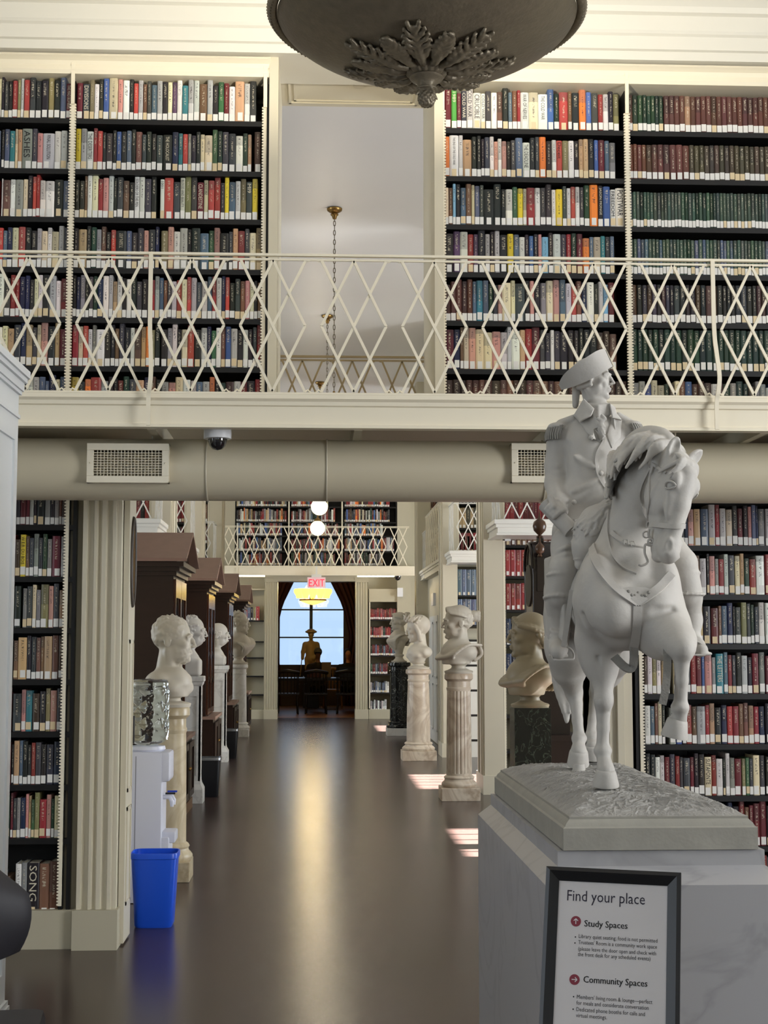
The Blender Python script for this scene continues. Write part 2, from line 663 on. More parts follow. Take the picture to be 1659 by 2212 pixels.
# ------------------------------------------------------------------ the equestrian statue
PLASTER = mat('plaster', (186, 182, 175), .62, noise=.16, nscale=7, bump=.12, bscale=60)
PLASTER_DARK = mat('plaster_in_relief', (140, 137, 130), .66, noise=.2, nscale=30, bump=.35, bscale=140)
STO = Vector((0.925, 4.6, 1.05))
statue = thing('equestrian_statue', 'grey plaster statue of a uniformed rider on a walking horse', 'statue', STO)


def S(px, py, Y):
    return at(px, py, Y) - STO


def make_horse():
    sc = Sculpt((-.36, -.92, .06), (.36, .86, 1.2), .0042)
    x0 = -.02
    yy = lambda Y: Y - 4.6
    # trunk
    sc.ell((x0, yy(4.24), .705), (.130, .19, .165), .02)
    sc.ell((x0, yy(4.15), .645), (.118, .125, .115), .04)
    sc.ell((x0, yy(4.52), .690), (.126, .36, .150), .04)
    sc.ell((x0, yy(4.88), .72), (.126, .19, .150), .04)
    sc.cap((x0, yy(4.3), .80), (x0, yy(4.9), .82), .055, .055, .06)
    # pectorals
    for s in (-1, 1):
        sc.ell((x0 + s * .056, yy(4.055), .645), (.062, .05, .078), .025)
        sc.ell((x0 + s * .1, yy(4.13), .69), (.052, .085, .12), .03)
    # neck
    sc.chain([S(1350, 1262, 4.24), S(1370, 1160, 4.25), S(1396, 1060, 4.21), S(1436, 1000, 4.12)], [.118, .092, .075, .058], .03)
    sc.chain([S(1345, 1170, 4.36), S(1370, 1040, 4.29), S(1405, 975, 4.2), S(1452, 982, 4.11)], [.062, .05, .038, .036], .03)
    # jugular groove and throat
    sc.chain([S(1345, 1215, 4.08), S(1392, 1120, 4.06)], [.018, .016], .05, True)
    # right fore leg, standing
    sc.chain([S(1292, 1300, 4.17), S(1294, 1375, 4.22), S(1302, 1440, 4.22), S(1304, 1498, 4.205)], [.072, .060, .041, .027], .03)
    sc.ell(S(1282, 1400, 4.24), (.04, .055, .07), .05)
    sc.ell(S(1304, 1514, 4.195), (.0295, .031, .032), .012)
    sc.chain([S(1303, 1530, 4.205), S(1303, 1572, 4.205), S(1302, 1608, 4.205)], [.023, .0175, .019], .010)
    sc.cap(S(1302, 1530, 4.232), S(1302, 1612, 4.232), .0125, .0125, .006)
    sc.ell(S(1302, 1622, 4.205), (.027, .029, .022), .008)
    sc.cap(S(1303, 1635, 4.2), S(1309, 1664, 4.175), .0195, .026, .008)
    # left fore leg, raised
    sc.chain([S(1425, 1330, 4.16), S(1440, 1362, 4.08), S(1462, 1384, 3.99), S(1473, 1396, 3.945)], [.075, .062, .045, .036], .045)
    sc.ell(S(1432, 1386, 4.1), (.055, .06, .05), .04)
    sc.ell(S(1475, 1403, 3.935), (.032, .033, .033), .012)
    sc.chain([S(1473, 1420, 3.945), S(1472, 1470, 3.955), S(1470, 1512, 3.965)], [.0235, .018, .019], .010)
    sc.cap(S(1468, 1430, 3.975), S(1466, 1512, 3.992), .0125, .0125, .006)
    sc.ell(S(1469, 1528, 3.968), (.026, .028, .021), .008)
    sc.cap(S(1470, 1542, 3.972), S(1464, 1560, 3.985), .0195, .026, .008)
    # right hind leg
    sc.chain([S(1240, 1340, 4.86), S(1234, 1400, 4.80), S(1229, 1442, 4.84), S(1238, 1490, 4.93)], [.105, .085, .056, .031], .03)
    sc.ell(S(1241, 1500, 4.93), (.029, .036, .037), .012)
    sc.cap(S(1238, 1488, 4.965), S(1240, 1505, 4.965), .018, .016, .02)
    sc.chain([S(1245, 1520, 4.915), S(1247, 1555, 4.885), S(1250, 1582, 4.865)], [.023, .0175, .019], .010)
    sc.cap(S(1244, 1520, 4.945), S(1248, 1585, 4.888), .0125, .0125, .006)
    sc.ell(S(1251, 1595, 4.855), (.0265, .029, .022), .008)
    sc.cap(S(1250, 1606, 4.845), S(1250, 1622, 4.825), .020, .028, .008)
    # left hind leg
    sc.chain([S(1325, 1345, 4.92), S(1322, 1405, 4.96), S(1308, 1450, 5.04), S(1292, 1490, 5.14)], [.105, .085, .056, .031], .03)
    sc.ell(S(1290, 1500, 5.15), (.029, .036, .037), .012)
    sc.chain([S(1286, 1518, 5.14), S(1281, 1555, 5.11), S(1278, 1580, 5.09)], [.023, .0175, .019], .010)
    sc.ell(S(1278, 1592, 5.08), (.0265, .029, .022), .008)
    sc.cap(S(1280, 1603, 5.065), S(1281, 1615, 5.045), .020, .028, .008)
    # muscle modelling: shoulder, ribs of the crease above the raised leg
    sc.chain([S(1398, 1345, 4.0), S(1420, 1322, 4.0), S(1452, 1316, 4.02)], [.006, .008, .006], .02, True)
    sc.chain([S(1377, 1345, 3.96), S(1377, 1385, 4.0)], [.006, .006], .03, True)
    sc.chain([S(1262, 1330, 4.1), S(1285, 1368, 4.1), S(1302, 1400, 4.12)], [.005, .008, .004], .02, True)
    sc.chain([S(1292, 1420, 4.17), S(1298, 1470, 4.165)], [.004, .004], .012, True)

    # head
    P = S(1472, 994, 4.04)
    M = S(1441, 1214, 4.00)
    A = (M - P); L = A.length; A.normalize()
    Fd = Vector((math.sin(math.radians(33)), -math.cos(math.radians(33)), 0)); Fd = (Fd - A * Fd.dot(A)).normalized()
    Sd = A.cross(Fd)        # towards the horse's right
    if Sd.x > 0:
        Sd = -Sd
    R = [A, Fd, Sd]

    def H(a, f, s):
        return P + A * (a * L) + Fd * f + Sd * s
    k = .012
    sc.ell(H(.10, -.016, 0), (.055, .048, .045), k, R)
    sc.ell(H(.25, -.004, 0), (.080, .048, .047), k, R)
    sc.chain([H(.15, .020, 0), H(.45, .016, 0), H(.80, .004, 0)], [.036, .030, .0255], k)
    for s in (-1, 1):
        sc.ell(H(.32, -.046, s * .021), (.070, .056, .026), k, R)
        sc.ell(H(.24, .026, s * .040), (.028, .018, .015), k, R)
        sc.ell(H(.40, .006, s * .034), (.06, .016, .010), k, R)
    sc.ell(H(.865, -.006, 0), (.040, .036, .031), k, R)
    sc.ell(H(.93, .002, 0), (.026, .029, .027), k, R)
    sc.chain([H(.42, -.080, 0), H(.66, -.062, 0), H(.88, -.046, 0)], [.022, .018, .017], k)
    sc.chain([H(.45, -.05, 0), H(.85, -.03, 0)], [.026, .024], k)
    sc.ell(H(.945, -.038, 0), (.016, .017, .020), .008, R)
    for s in (-1, 1):
        sc.ell(H(.865, .018, s * .0235), (.026, .013, .010), .008, R)
        # nostril opening
        sc.ell(H(.88, .028, s * .0285), (.020, .012, .010), .004, R, True)
        sc.chain([H(.91, .018, s * .031), H(.935, .004, s * .030)], [.0035, .0028], .005, True)
        # eye
        sc.ell(H(.303, .019, s * .052), (.017, .017, .009), .006, R, True)
        # cheek ridge
        sc.chain([H(.36, .012, s * .0425), H(.62, .006, s * .030)], [.005, .002], .010)
        sc.chain([H(.24, -.03, s * .048), H(.40, -.06, s * .046), H(.46, -.085, s * .026)], [.004, .004, .004], .010)
        # mouth
        sc.chain([H(.76, -.034, s * .026), H(.87, -.030, s * .030), H(.97, -.020, s * .022)], [.0048, .0042, .004], .004, True)
        # ear: leaf with a hollow
        tip = H(-.20, -.004, s * .055 - .030)
        base = H(.01, -.016, s * .034 - .004)
        ax = (tip - base).normalized()
        fo = (Fd + Sd * s * .35).normalized(); fo = (fo - ax * fo.dot(ax)).normalized()
        sd = ax.cross(fo)
        c = base.lerp(tip, .42)
        Rr = [ax, fo, sd]
        sc.ell(c, (.042, .0135, .0205), .005, Rr)
        sc.cap(base.lerp(tip, .5), tip, .0125, .001, .006)
        sc.cap(base - ax * .012, base + ax * .008, .015, .015, .01)
        sc.ell(c + fo * .011 + ax * .004, (.034, .011, .0125), .003, Rr, True)
    # poll
    sc.ell(H(-.02, -.022, 0), (.026, .036, .034), .014, R)
    o = sc.mesh('horse', PLASTER, statue, relax=1)
    for s in (-1, 1):
        e = MB().sphere(H(.303, .0175, s * .0415), .0135, 18, 12).build('eye', PLASTER, o, 60)
        up = bez([H(.315, .001, s * .0505), H(.285, .006, s * .055), H(.272, .018, s * .0565), H(.285, .031, s * .051), H(.308, .036, s * .045)], 4)
        lo = bez([H(.315, .001, s * .0505), H(.334, .008, s * .051), H(.338, .020, s * .0495), H(.325, .031, s * .0465), H(.308, .036, s * .045)], 4)
        n_ = len(up)
        MB().tube(up, [.0026 + .0016 * math.sin(PI * q / (n_ - 1)) for q in range(n_)], 8).tube(lo, [.002 + .0008 * math.sin(PI * q / (n_ - 1)) for q in range(n_)], 8).build('eyelid', PLASTER, e, 60)
    for c, r0, r1, hh, tx, ty in ((S(1309, 1669, 4.172), .0295, .0385, .040, 0, .12), (S(1250, 1625, 4.825), .031, .037, .045, 0, .3), (S(1281, 1617, 5.04), .031, .038, .04, 0, .1), (S(1463, 1558, 3.985), .029, .0375, .046, -.2, .1)):
        hf = MB().lathe([(r0 * .82, .008), (r0 * .96, .004), (r0 * 1.03, -.003), (r1, -hh + .005), (r1 * .97, -hh), (1e-5, -hh)], (0, 0), 24)
        Mh = Matrix.Translation(c) @ Euler((ty, -tx, 0)).to_matrix().to_4x4()
        hf.xf(Mh).build('hoof', PLASTER, o, 50)
    return o, H, (P, A, L, Fd, Sd)


horse, HH, HFR = make_horse()


def bvh_of(o):
    me = o.data
    return BVHTree.FromPolygons([v.co[:] for v in me.vertices], [p.vertices[:] for p in me.polygons])


HB = bvh_of(horse)


def hit(px, py, bv=HB, org=EYE):
    d = ray(px, py).normalized()
    q = bv.ray_cast(org - STO, d)
    return (q[0], q[1]) if q[0] else (None, None)


def strap(name, pix, w, parent, m=PLASTER, lift=.003, n=6, bv=HB, th=.004, label=None):
    """flat band that follows the body along a path seen from the front"""
    path = bez([(p[0], p[1], 0) for p in pix], n)
    P, N = [], []
    for q in path:
        a, nn = hit(q.x, q.y, bv)
        if a is None:
            continue
        P.append(a); N.append(nn)
    for _ in range(3):
        P = [P[0]] + [(P[i - 1] + P[i] * 2 + P[i + 1]) / 4 for i in range(1, len(P) - 1)] + [P[-1]]
        N = [N[0]] + [((N[i - 1] + N[i] * 2 + N[i + 1])).normalized() for i in range(1, len(N) - 1)] + [N[-1]]
    return ribbon(name, P, N, w, parent, m, lift, th, label)


def ribbon(name, P, N, w, parent, m=PLASTER, lift=.003, th=.004, label=None):
    b = MB()
    v = []
    for i, p in enumerate(P):
        t = (P[min(i + 1, len(P) - 1)] - P[max(i - 1, 0)]).normalized()
        s = t.cross(N[i]).normalized() * w / 2
        nn = N[i] * lift
        n2 = N[i] * (lift + th)
        lo = N[i] * -.004
        v += [p - s + lo, p + s + lo, p + s * .96 + n2, p - s * .96 + n2]
    f = [(0, 1, 2, 3)]
    k = len(P)
    for i in range(k - 1):
        for j in range(4):
            f.append((4 * i + j, 4 * i + (j + 1) % 4, 4 * i + 4 + (j + 1) % 4, 4 * i + 4 + j))
    f.append(tuple(range(4 * k - 4, 4 * k))[::-1])
    b.add(v, f)
    return b.build(name, m, parent, 40, label=label)


def make_tack():
    Pq, A, L, Fd, Sd = HFR
    # breast collar
    strap('breast_strap', [(1281, 1170), (1283, 1205), (1305, 1245), (1340, 1280), (1378, 1303)], .024, statue)
    strap('breast_strap', [(1378, 1303), (1405, 1285), (1430, 1265), (1450, 1240)], .024, statue)
    h_, n_ = hit(1378, 1291)
    b = MB()
    t = Vector((0, 0, 1)); t = (t - n_ * t.dot(n_)).normalized(); s = t.cross(n_)
    rim = [(-.052, .018), (-.02, .03), (.02, .03), (.052, .018), (.03, -.008), (0, -.027), (-.03, -.008)]
    pts = []
    for zz in (-.006, .0065):
        for q in rim:
            pp = h_ + s * q[0] + t * q[1]
            g = HB.find_nearest(pp)[0]
            pts.append(g + n_ * zz)
    k = len(rim)
    b.add(pts, [tuple(range(k, 2 * k))] + [(i, (i + 1) % k, k + (i + 1) % k, k + i) for i in range(k)])
    pl = b.build('breast_plate', PLASTER, statue, 30)
    orn = MB()
    for i in range(7):
        a = -.03 + .01 * i
        c = h_ + s * a + t * (.006 + .006 * math.cos(i * 2.1))
        orn.sphere(HB.find_nearest(c)[0] + n_ * .006, .0055, 8, 6)
    orn.build('ornament', PLASTER_DARK, pl, 60)
    strap('girth_strap', [(1377, 1310), (1376, 1340), (1372, 1380), (1369, 1398)], .026, statue)
    # loose strap ends under the chest
    p0 = hit(1369, 1396)[0]
    P = bez([p0, p0 + Vector((0, .0, -.035)), p0 + Vector((-.004, .01, -.062)), p0 + Vector((-.02, .03, -.06)), p0 + Vector((-.045, .06, -.03))], 5)
    ribbon('strap_end', P, [Vector((0, -1, .25)).normalized()] * len(P), .024, statue, PLASTER_DARK)
    p1 = hit(1443, 1392)[0]
    P = bez([p1 + Vector((.004, .03, .0)), p1 + Vector((.002, .02, -.06)), p1 + Vector((-.006, .01, -.12)), p1 + Vector((-.016, .01, -.165))], 5)
    ribbon('strap_end', P, [Vector((-.2, -1, 0)).normalized()] * len(P), .022, statue, PLASTER_DARK)
    # bridle
    br = bpy.data.objects.new('bridle', None); COL.objects.link(br); br.parent = statue
    W = PLASTER
    strap('cheek_strap', [(1412, 1000), (1405, 1035), (1402, 1080), (1400, 1120), (1398, 1140)], .009, br, W, th=.003)
    strap('nose_band', [(1401, 1133), (1425, 1136), (1455, 1138), (1476, 1136)], .015, br, W, th=.005)
    strap('brow_band', [(1412, 1003), (1425, 1012), (1440, 1022)], .008, br, W, th=.003)
    strap('throat_strap', [(1406, 1010), (1388, 1045), (1381, 1075), (1390, 1105), (1400, 1125)], .006, br, W, th=.003)
    # bit with curled shank
    q = HH(.70, -.052, .034)
    px = .0013
    def I(dx, dy, dz=0):
        return q + Vector((dx * px, dz, -dy * px))
    sh = bez([I(-1, 0), I(-3, 12), I(2, 22), I(6, 30), I(0, 36), I(-10, 34), I(-12, 52), I(-6, 72), I(-18, 80), I(-26, 78)], 6)
    MB().tube(sh, .0035, 8).build('bit_shank', W, br, 60)
    ring = [I(-8 + 7 * math.cos(t), 12 + 7 * math.sin(t)) for t in np.linspace(0, 2 * PI, 18)[:-1]]
    MB().tube(ring, .0025, 6, closed=True).build('bit_ring', W, br, 60)
    curl = [I(2 + (9 - t * .9) * math.cos(t * 1.1), 27 + (9 - t * .9) * math.sin(t * 1.1), -.004) for t in np.linspace(0, 8, 30)]
    MB().tube(curl, .0035, 8).build('bit_scroll', W, br, 60)
    # reins across the neck
    e = hit(1388, 1178)[0]
    strap('rein', [(1322, 1150), (1330, 1160), (1345, 1172), (1365, 1178), (1388, 1182)], .014, br, W, th=.004)
    strap('rein', [(1318, 1105), (1314, 1140), (1316, 1170), (1325, 1205), (1350, 1230), (1375, 1240)], .005, br, W, th=.004)
    bk = MB()
    for x in (1352, 1366):
        g, n = hit(x, 1175 if x < 1360 else 1178)
        t = Vector((0, 0, 1)); t = (t - n * t.dot(n)).normalized(); s = t.cross(n)
        bk.tube([g + n * .006 + s * a + t * c for a, c in ((-.006, -.011), (.006, -.011), (.006, .011), (-.006, .011))], .002, 6, closed=True)
    bk.build('buckle', W, br, 60)
    # mane: long locks combed over to the right side of the neck
    sc = Sculpt((-.14, -.62, .72), (.25, -.12, 1.2), .0032)
    rng = random.Random(11)
    crest = bez([S(1338, 1075, 4.42), S(1345, 1020, 4.37), S(1362, 972, 4.29), S(1392, 945, 4.22), S(1426, 945, 4.15), S(1452, 964, 4.10)], 8)
    ends = bez([S(1316, 1075, 4.2), S(1322, 1048, 4.17), S(1331, 1020, 4.15), S(1344, 1004, 4.12), S(1368, 1004, 4.09), S(1400, 1000, 4.06)], 8)
    nC = len(crest)
    sc.chain(crest, [.026 - .012 * (q / (nC - 1)) ** 3 for q in range(nC)], .02)

    def lift(t, d):
        n = HB.find_nearest(t)
        g = (t - n[0]).dot(n[1])
        return t + n[1] * (d - g) if g < d else t
    for i in range(34):
        u = i / 33
        root = crest[min(nC - 1, int(u * (nC - 1)))]
        e0 = ends[min(nC - 1, max(0, int((u + rng.uniform(-.1, .06)) * (nC - 1))))]
        e0 = root.lerp(e0, rng.uniform(.75, 1.25))
        e0 = e0 + Vector((rng.uniform(-.02, .006), 0, rng.uniform(-.015, .02)))
        for j in range(5):
            a = root + Vector((rng.uniform(-.01, .01), rng.uniform(-.012, .012), rng.uniform(0, .014)))
            sp = .010
            md = lift(a.lerp(e0, .42) + Vector((-.010 + rng.uniform(-sp, sp), -.012, .016 + rng.uniform(-sp, sp))), .008)
            md2 = lift(a.lerp(e0, .75) + Vector((-.010 + rng.uniform(-sp, sp) * .5, -.008, .004 + rng.uniform(-sp, sp) * .5)), .008)
            g = lift(e0 + Vector((rng.uniform(-.004, .004), 0, rng.uniform(-.004, .004))), .006)
            w = bez([a, md, md2, g], 4)
            k = len(w)
            sc.chain(w, [.0085 * (1 - .85 * (q / (k - 1)) ** 1.6) for q in range(k)], .0022)
    sc.mesh('mane', PLASTER, statue, 1)
    # forelock
    sc = Sculpt((.0, -.72, .78), (.26, -.46, 1.2), .0028)
    for i in range(16):
        s0 = rng.uniform(-.03, .05)
        ln = rng.uniform(.14, .26)
        for j in range(4):
            d = rng.uniform(-.006, .006)
            w = bez([HH(-.05, -.01, s0 * .3 + d), HH(.03, .034, s0 * .7 + d), HH(ln * .6, .046 - abs(s0) * .25, s0 + d * .8), HH(ln, .036 - abs(s0) * .35, s0 * 1.25 + .006 * math.sin(i * 7))], 4)
            sc.chain(w, [.0062 * (1 - .8 * (q / (len(w) - 1)) ** 1.5) for q in range(len(w))], .002)
    # lock swept to the horse's right over the temple
    for i in range(10):
        d = rng.uniform(-.01, .01)
        w = bez([HH(-.03, .0, .012), HH(.03 + d, .036, .03), HH(.09 + d, .022, .048), HH(.135 + d * 1.6, -.006, .056), HH(.165 + d, -.03, .054)], 4)
        sc.chain(w, [.006 * (1 - .8 * (q / (len(w) - 1)) ** 1.5) for q in range(len(w))], .002)
    sc.mesh('forelock', PLASTER, statue, 1)
    # tail
    sc = Sculpt((-.2, .3, .12), (.06, .72, .85), .005)
    for i in range(14):
        o1 = rng.uniform(-.018, .018); o2 = rng.uniform(-.02, .02)
        w = bez([S(1270, 1210, 5.02), S(1240 + o1 * 500, 1260, 5.12) + Vector((0, o2, 0)), S(1218 + o1 * 900, 1380, 5.16) + Vector((0, o2, 0)), S(1216 + o1 * 800, 1470, 5.12) + Vector((0, o2, 0)), S(1224 + o1 * 400, 1560 - abs(o1) * 1500, 5.08) + Vector((0, o2, 0))], 4)
        sc.chain(w, [.014 + .012 * math.sin(PI * q / (len(w) - 1)) * .8 - .008 * q / len(w) for q in range(len(w))], .005)
    sc.mesh('tail', PLASTER, statue, 1)


make_tack()


def make_rider():
    sc = Sculpt((-.29, -.36, .36), (.42, .22, 1.56), .0034)
    # pelvis and torso, turned a little to his left
    tf, tl, tu = rotm((.28, -1, 0))
    R = [tf, tl, tu]
    sc.ell(S(1288, 1128, 4.60), (.085, .098, .07), .03, R)
    sc.ell(S(1285, 1068, 4.60), (.075, .090, .08), .04, R)
    sc.ell(S(1290, 1000, 4.60), (.082, .102, .10), .05, R)
    sc.ell(S(1293, 955, 4.61), (.07, .112, .06), .04, R)
    sc.cap(S(1222, 942, 4.63), S(1360, 940, 4.60), .045, .045, .04)
    sc.ell(S(1287, 925, 4.62), (.055, .075, .045), .04, R)
    # coat skirt flaring over the hips, cut away in front
    sc.chain([S(1250, 1075, 4.58), S(1240, 1120, 4.58), S(1232, 1150, 4.62)], [.05, .05, .045], .03)
    sc.chain([S(1255, 1085, 4.66), S(1236, 1150, 4.72), S(1225, 1180, 4.76)], [.055, .06, .05], .03)
    sc.chain([S(1320, 1075, 4.62), S(1350, 1130, 4.66)], [.05, .055], .03)
    # waistcoat belly
    sc.ell(S(1303, 1085, 4.55), (.05, .065, .06), .03, R)
    # cravat and jabot
    sc.chain([S(1288, 896, 4.59), S(1291, 880, 4.59)], [.040, .034], .01)
    for i in range(4):
        y = 874 + 7 * i
        sc.chain([S(1268, y, 4.57), S(1292, y + 4, 4.553), S(1316, y, 4.565)], [.006, .007, .006], .004)
    rng = random.Random(5)
    for i in range(22):
        y = 898 + 2.2 * i
        sc.cap(S(1298 + rng.uniform(-8, 8) * (1 - i / 30), y, 4.512), S(1302 + rng.uniform(-8, 8) * (1 - i / 30), y + 4, 4.508), .006, .004, .003)
    # buttons
    for x, y, Y in ((1277, 945, 4.492), (1331, 978, 4.497), (1298, 1022, 4.485), (1240, 1085, 4.51), (1330, 1020, 4.50)):
        sc.ell(S(x, y, Y), (.009, .009, .009), .002)
    # folds of the coat
    for pts in ([(1310, 1030), (1275, 1045), (1238, 1062)], [(1308, 1040), (1280, 1060), (1245, 1082)], [(1315, 1052), (1290, 1075), (1262, 1095)], [(1240, 985), (1262, 1000), (1285, 1008)], [(1322, 1000), (1342, 990), (1356, 975)]):
        w = bez([S(p[0], p[1], 4.515 if abs(p[0] - 1290) < 25 else 4.535) for p in pts], 4)
        sc.chain(w, [.0045] * len(w), .014)
    # shoulder straps and epaulettes
    for x0, y0, x1, y1, Y, xc, yc, sg in ((1248, 900, 1212, 916, 4.60, 1203, 930, -1), (1336, 898, 1358, 914, 4.58, 1366, 926, 1)):
        sc.cap(S(x0, y0, Y), S(x1, y1, Y), .012, .016, .006)
        sc.ell(S(xc, yc - 8, Y), (.03, .035, .014), .006)
    # right arm
    sc.chain([S(1208, 950, 4.63), S(1203, 1005, 4.64), S(1201, 1045, 4.63), S(1206, 1082, 4.56)], [.042, .037, .034, .032], .02)
    for y in (1000, 1018, 1040, 1056):
        w = bez([S(1190, y, 4.625), S(1203, y + 7, 4.606), S(1218, y - 2, 4.625)], 4)
        sc.chain(w, [.004] * len(w), .012)
    w = [S(1206, 1084, 4.555) + Vector((.034 * math.cos(t), .03 * math.sin(t), .003 * math.cos(t))) for t in np.linspace(0, 2 * PI, 15)]
    sc.chain(w, [.0065] * 15, .004)
    # right hand: palm, four fingers and thumb closing on the rolled paper
    roll_a = S(1182, 1092, 4.47); roll_b = S(1226, 1138, 4.44)
    ra = (roll_b - roll_a).normalized()
    pc = S(1206, 1098, 4.52)
    sc.ell(pc, (.024, .026, .026), .012)
    sc.cap(S(1206, 1084, 4.55), pc, .022, .022, .015)
    gx = ra.cross(Vector((0, 1, 0))).normalized()
    gy = gx.cross(ra)
    if gy.y > 0:
        gy = -gy
    for i in range(4):
        cc = roll_a.lerp(roll_b, .16 + .125 * i)
        pts = []
        for j in range(6):
            t = -.3 + j * .5
            pts.append(cc + gx * (-.031 * math.cos(t) * -1) + gy * (.031 * math.sin(t)))
        sc.chain([pc.lerp(pts[0], .6)] + pts, [.0095, .0095, .009, .0088, .0085, .008, .0072], .003)
    sc.chain([pc + Vector((-.012, -.01, .01)), roll_a.lerp(roll_b, .1) + Vector((.0, -.02, .03)), roll_a.lerp(roll_b, .3) + Vector((-.004, -.036, .012))], [.011, .0095, .008], .004)
    # left arm towards the reins, mostly behind the horse's neck
    sc.chain([S(1366, 950, 4.61), S(1378, 1000, 4.60), S(1372, 1050, 4.54), S(1345, 1085, 4.46)], [.04, .036, .033, .028], .02)
    lh = S(1340, 1090, 4.45)
    sc.ell(lh, (.024, .022, .022), .012)
    for i in range(4):
        sc.chain([lh + Vector((-.012 + .009 * i, -.012, .008)), lh + Vector((-.012 + .009 * i, -.026, -.004)), lh + Vector((-.012 + .009 * i, -.016, -.018))], [.008, .0075, .007], .003)
    sc.chain([lh + Vector((-.018, 0, .006)), lh + Vector((-.012, -.02, .018))], [.009, .007], .004)
    # right leg
    sc.chain([S(1262, 1140, 4.58), S(1235, 1180, 4.50), S(1221, 1228, 4.45)], [.072, .06, .047], .03)
    sc.chain([S(1219, 1232, 4.45), S(1210, 1300, 4.50), S(1207, 1350, 4.53), S(1207, 1388, 4.52)], [.044, .044, .035, .028], .02)
    for y0, r_ in ((1243, .049), (1291, .052)):
        c = S(1216 if y0 < 1260 else 1211, y0, 4.455 if y0 < 1260 else 4.475)
        w = [c + Vector((r_ * math.cos(t), r_ * .95 * math.sin(t), -.006 * math.sin(t))) for t in np.linspace(0, 2 * PI, 21)]
        sc.chain(w, [.004] * 21, .006)
    sc.cap(S(1217, 1250, 4.458), S(1212, 1286, 4.475), .049, .049, .006)
    for y in (1362, 1374, 1386):
        w = bez([S(1190, y, 4.50), S(1206, y + 6, 4.49), S(1222, y, 4.50)], 4)
        sc.chain(w, [.005] * len(w), .008)
    for y in (1180, 1196, 1212):
        w = bez([S(1204, y + 12, 4.44), S(1222, y + 3, 4.422), S(1238, y + 4, 4.44)], 4)
        sc.chain(w, [.0035] * len(w), .012)
    sc.chain([S(1207, 1392, 4.53), S(1206, 1402, 4.47), S(1207, 1408, 4.42)], [.030, .027, .024], .015)
    sc.rbox(S(1206, 1416, 4.47), (.022, .062, .005), .004)
    # left leg
    sc.chain([S(1320, 1140, 4.58), S(1420, 1160, 4.50), S(1472, 1215, 4.46)], [.072, .06, .047], .03)
    sc.chain([S(1474, 1222, 4.46), S(1486, 1290, 4.50), S(1492, 1340, 4.53), S(1494, 1378, 4.52)], [.044, .042, .034, .027], .02)
    sc.cap(S(1477, 1242, 4.465), S(1484, 1282, 4.48), .048, .048, .006)
    for x, y0, r_ in ((1476, 1238, .049), (1485, 1284, .051)):
        c = S(x, y0, 4.47)
        w = [c + Vector((r_ * math.cos(t), r_ * .95 * math.sin(t), 0)) for t in np.linspace(0, 2 * PI, 21)]
        sc.chain(w, [.004] * 21, .006)
    sc.chain([S(1494, 1384, 4.53), S(1503, 1395, 4.46), S(1514, 1404, 4.42)], [.029, .026, .022], .015)
    sc.rbox(S(1506, 1412, 4.46), (.022, .058, .005), .004, [Vector((.96, .26, 0)), Vector((-.26, .96, 0)), Vector((0, 0, 1))])
    # head in right profile
    hc = S(1281, 819, 4.60)
    fr = rotm((.92, -.42, .03))
    head(sc, hc, fr, .148, hair='queue', rng=random.Random(2), nose=1.04, old=.6, neck_to=S(1288, 890, 4.60))
    body = sc.mesh('rider_body', PLASTER, statue, relax=1)
    RB = bvh_of(body)

    def plate(name, pix, th=.006, lift=0.0, Ys=None, parent=statue):
        pts = []
        n = len(pix)
        for i in range(n):
            a, c = pix[i], pix[(i + 1) % n]
            for q in range(3):
                x, y = a[0] + (c[0] - a[0]) * q / 3, a[1] + (c[1] - a[1]) * q / 3
                if Ys:
                    pts.append(S(x, y, Ys[i] + (Ys[(i + 1) % n] - Ys[i]) * q / 3))
                else:
                    g, _ = hit(x, y, RB)
                    pts.append(g if g is not None else S(x, y, 4.56))
        v = Vector((0, -1, .1)).normalized()
        cen = sum(pts, Vector()) / len(pts)
        k = len(pts)
        inn = [p.lerp(cen, .12) + v * (th + lift) for p in pts]
        mid = [p.lerp(cen, .55) + v * (th + lift + .001) for p in pts]
        bk = [p - v * .004 for p in pts]
        b = MB().add(bk + [p + v * (lift + th * .5) for p in pts] + inn + mid + [cen + v * (th + lift + .0015)],
                     [(r_ * k + i, r_ * k + (i + 1) % k, (r_ + 1) * k + (i + 1) % k, (r_ + 1) * k + i) for r_ in range(3) for i in range(k)]
                     + [(3 * k + i, 3 * k + (i + 1) % k, 4 * k) for i in range(k)] + [tuple(range(k))])
        return b.build(name, PLASTER, parent, 55)
    for pth in ([(1280, 897), (1300, 930), (1305, 950), (1290, 978), (1288, 1010), (1300, 1042), (1318, 1066), (1326, 1078)], [(1322, 1074), (1292, 1096), (1262, 1113), (1240, 1124)]):
        strap('coat_edge', pth, .009, statue, bv=RB, lift=0, th=.004)
    plate('lapel', [(1252, 913), (1280, 893), (1308, 935), (1296, 956), (1272, 942)])
    plate('lapel', [(1324, 893), (1343, 908), (1340, 945), (1322, 968), (1310, 940)])
    plate('collar', [(1239, 897), (1260, 862), (1283, 884), (1277, 899), (1253, 912)], .007, .004, [4.585, 4.57, 4.545, 4.54, 4.545])
    plate('collar', [(1316, 872), (1328, 880), (1331, 893), (1342, 908), (1322, 903)], .006, .003, [4.56, 4.575, 4.565, 4.56, 4.545])
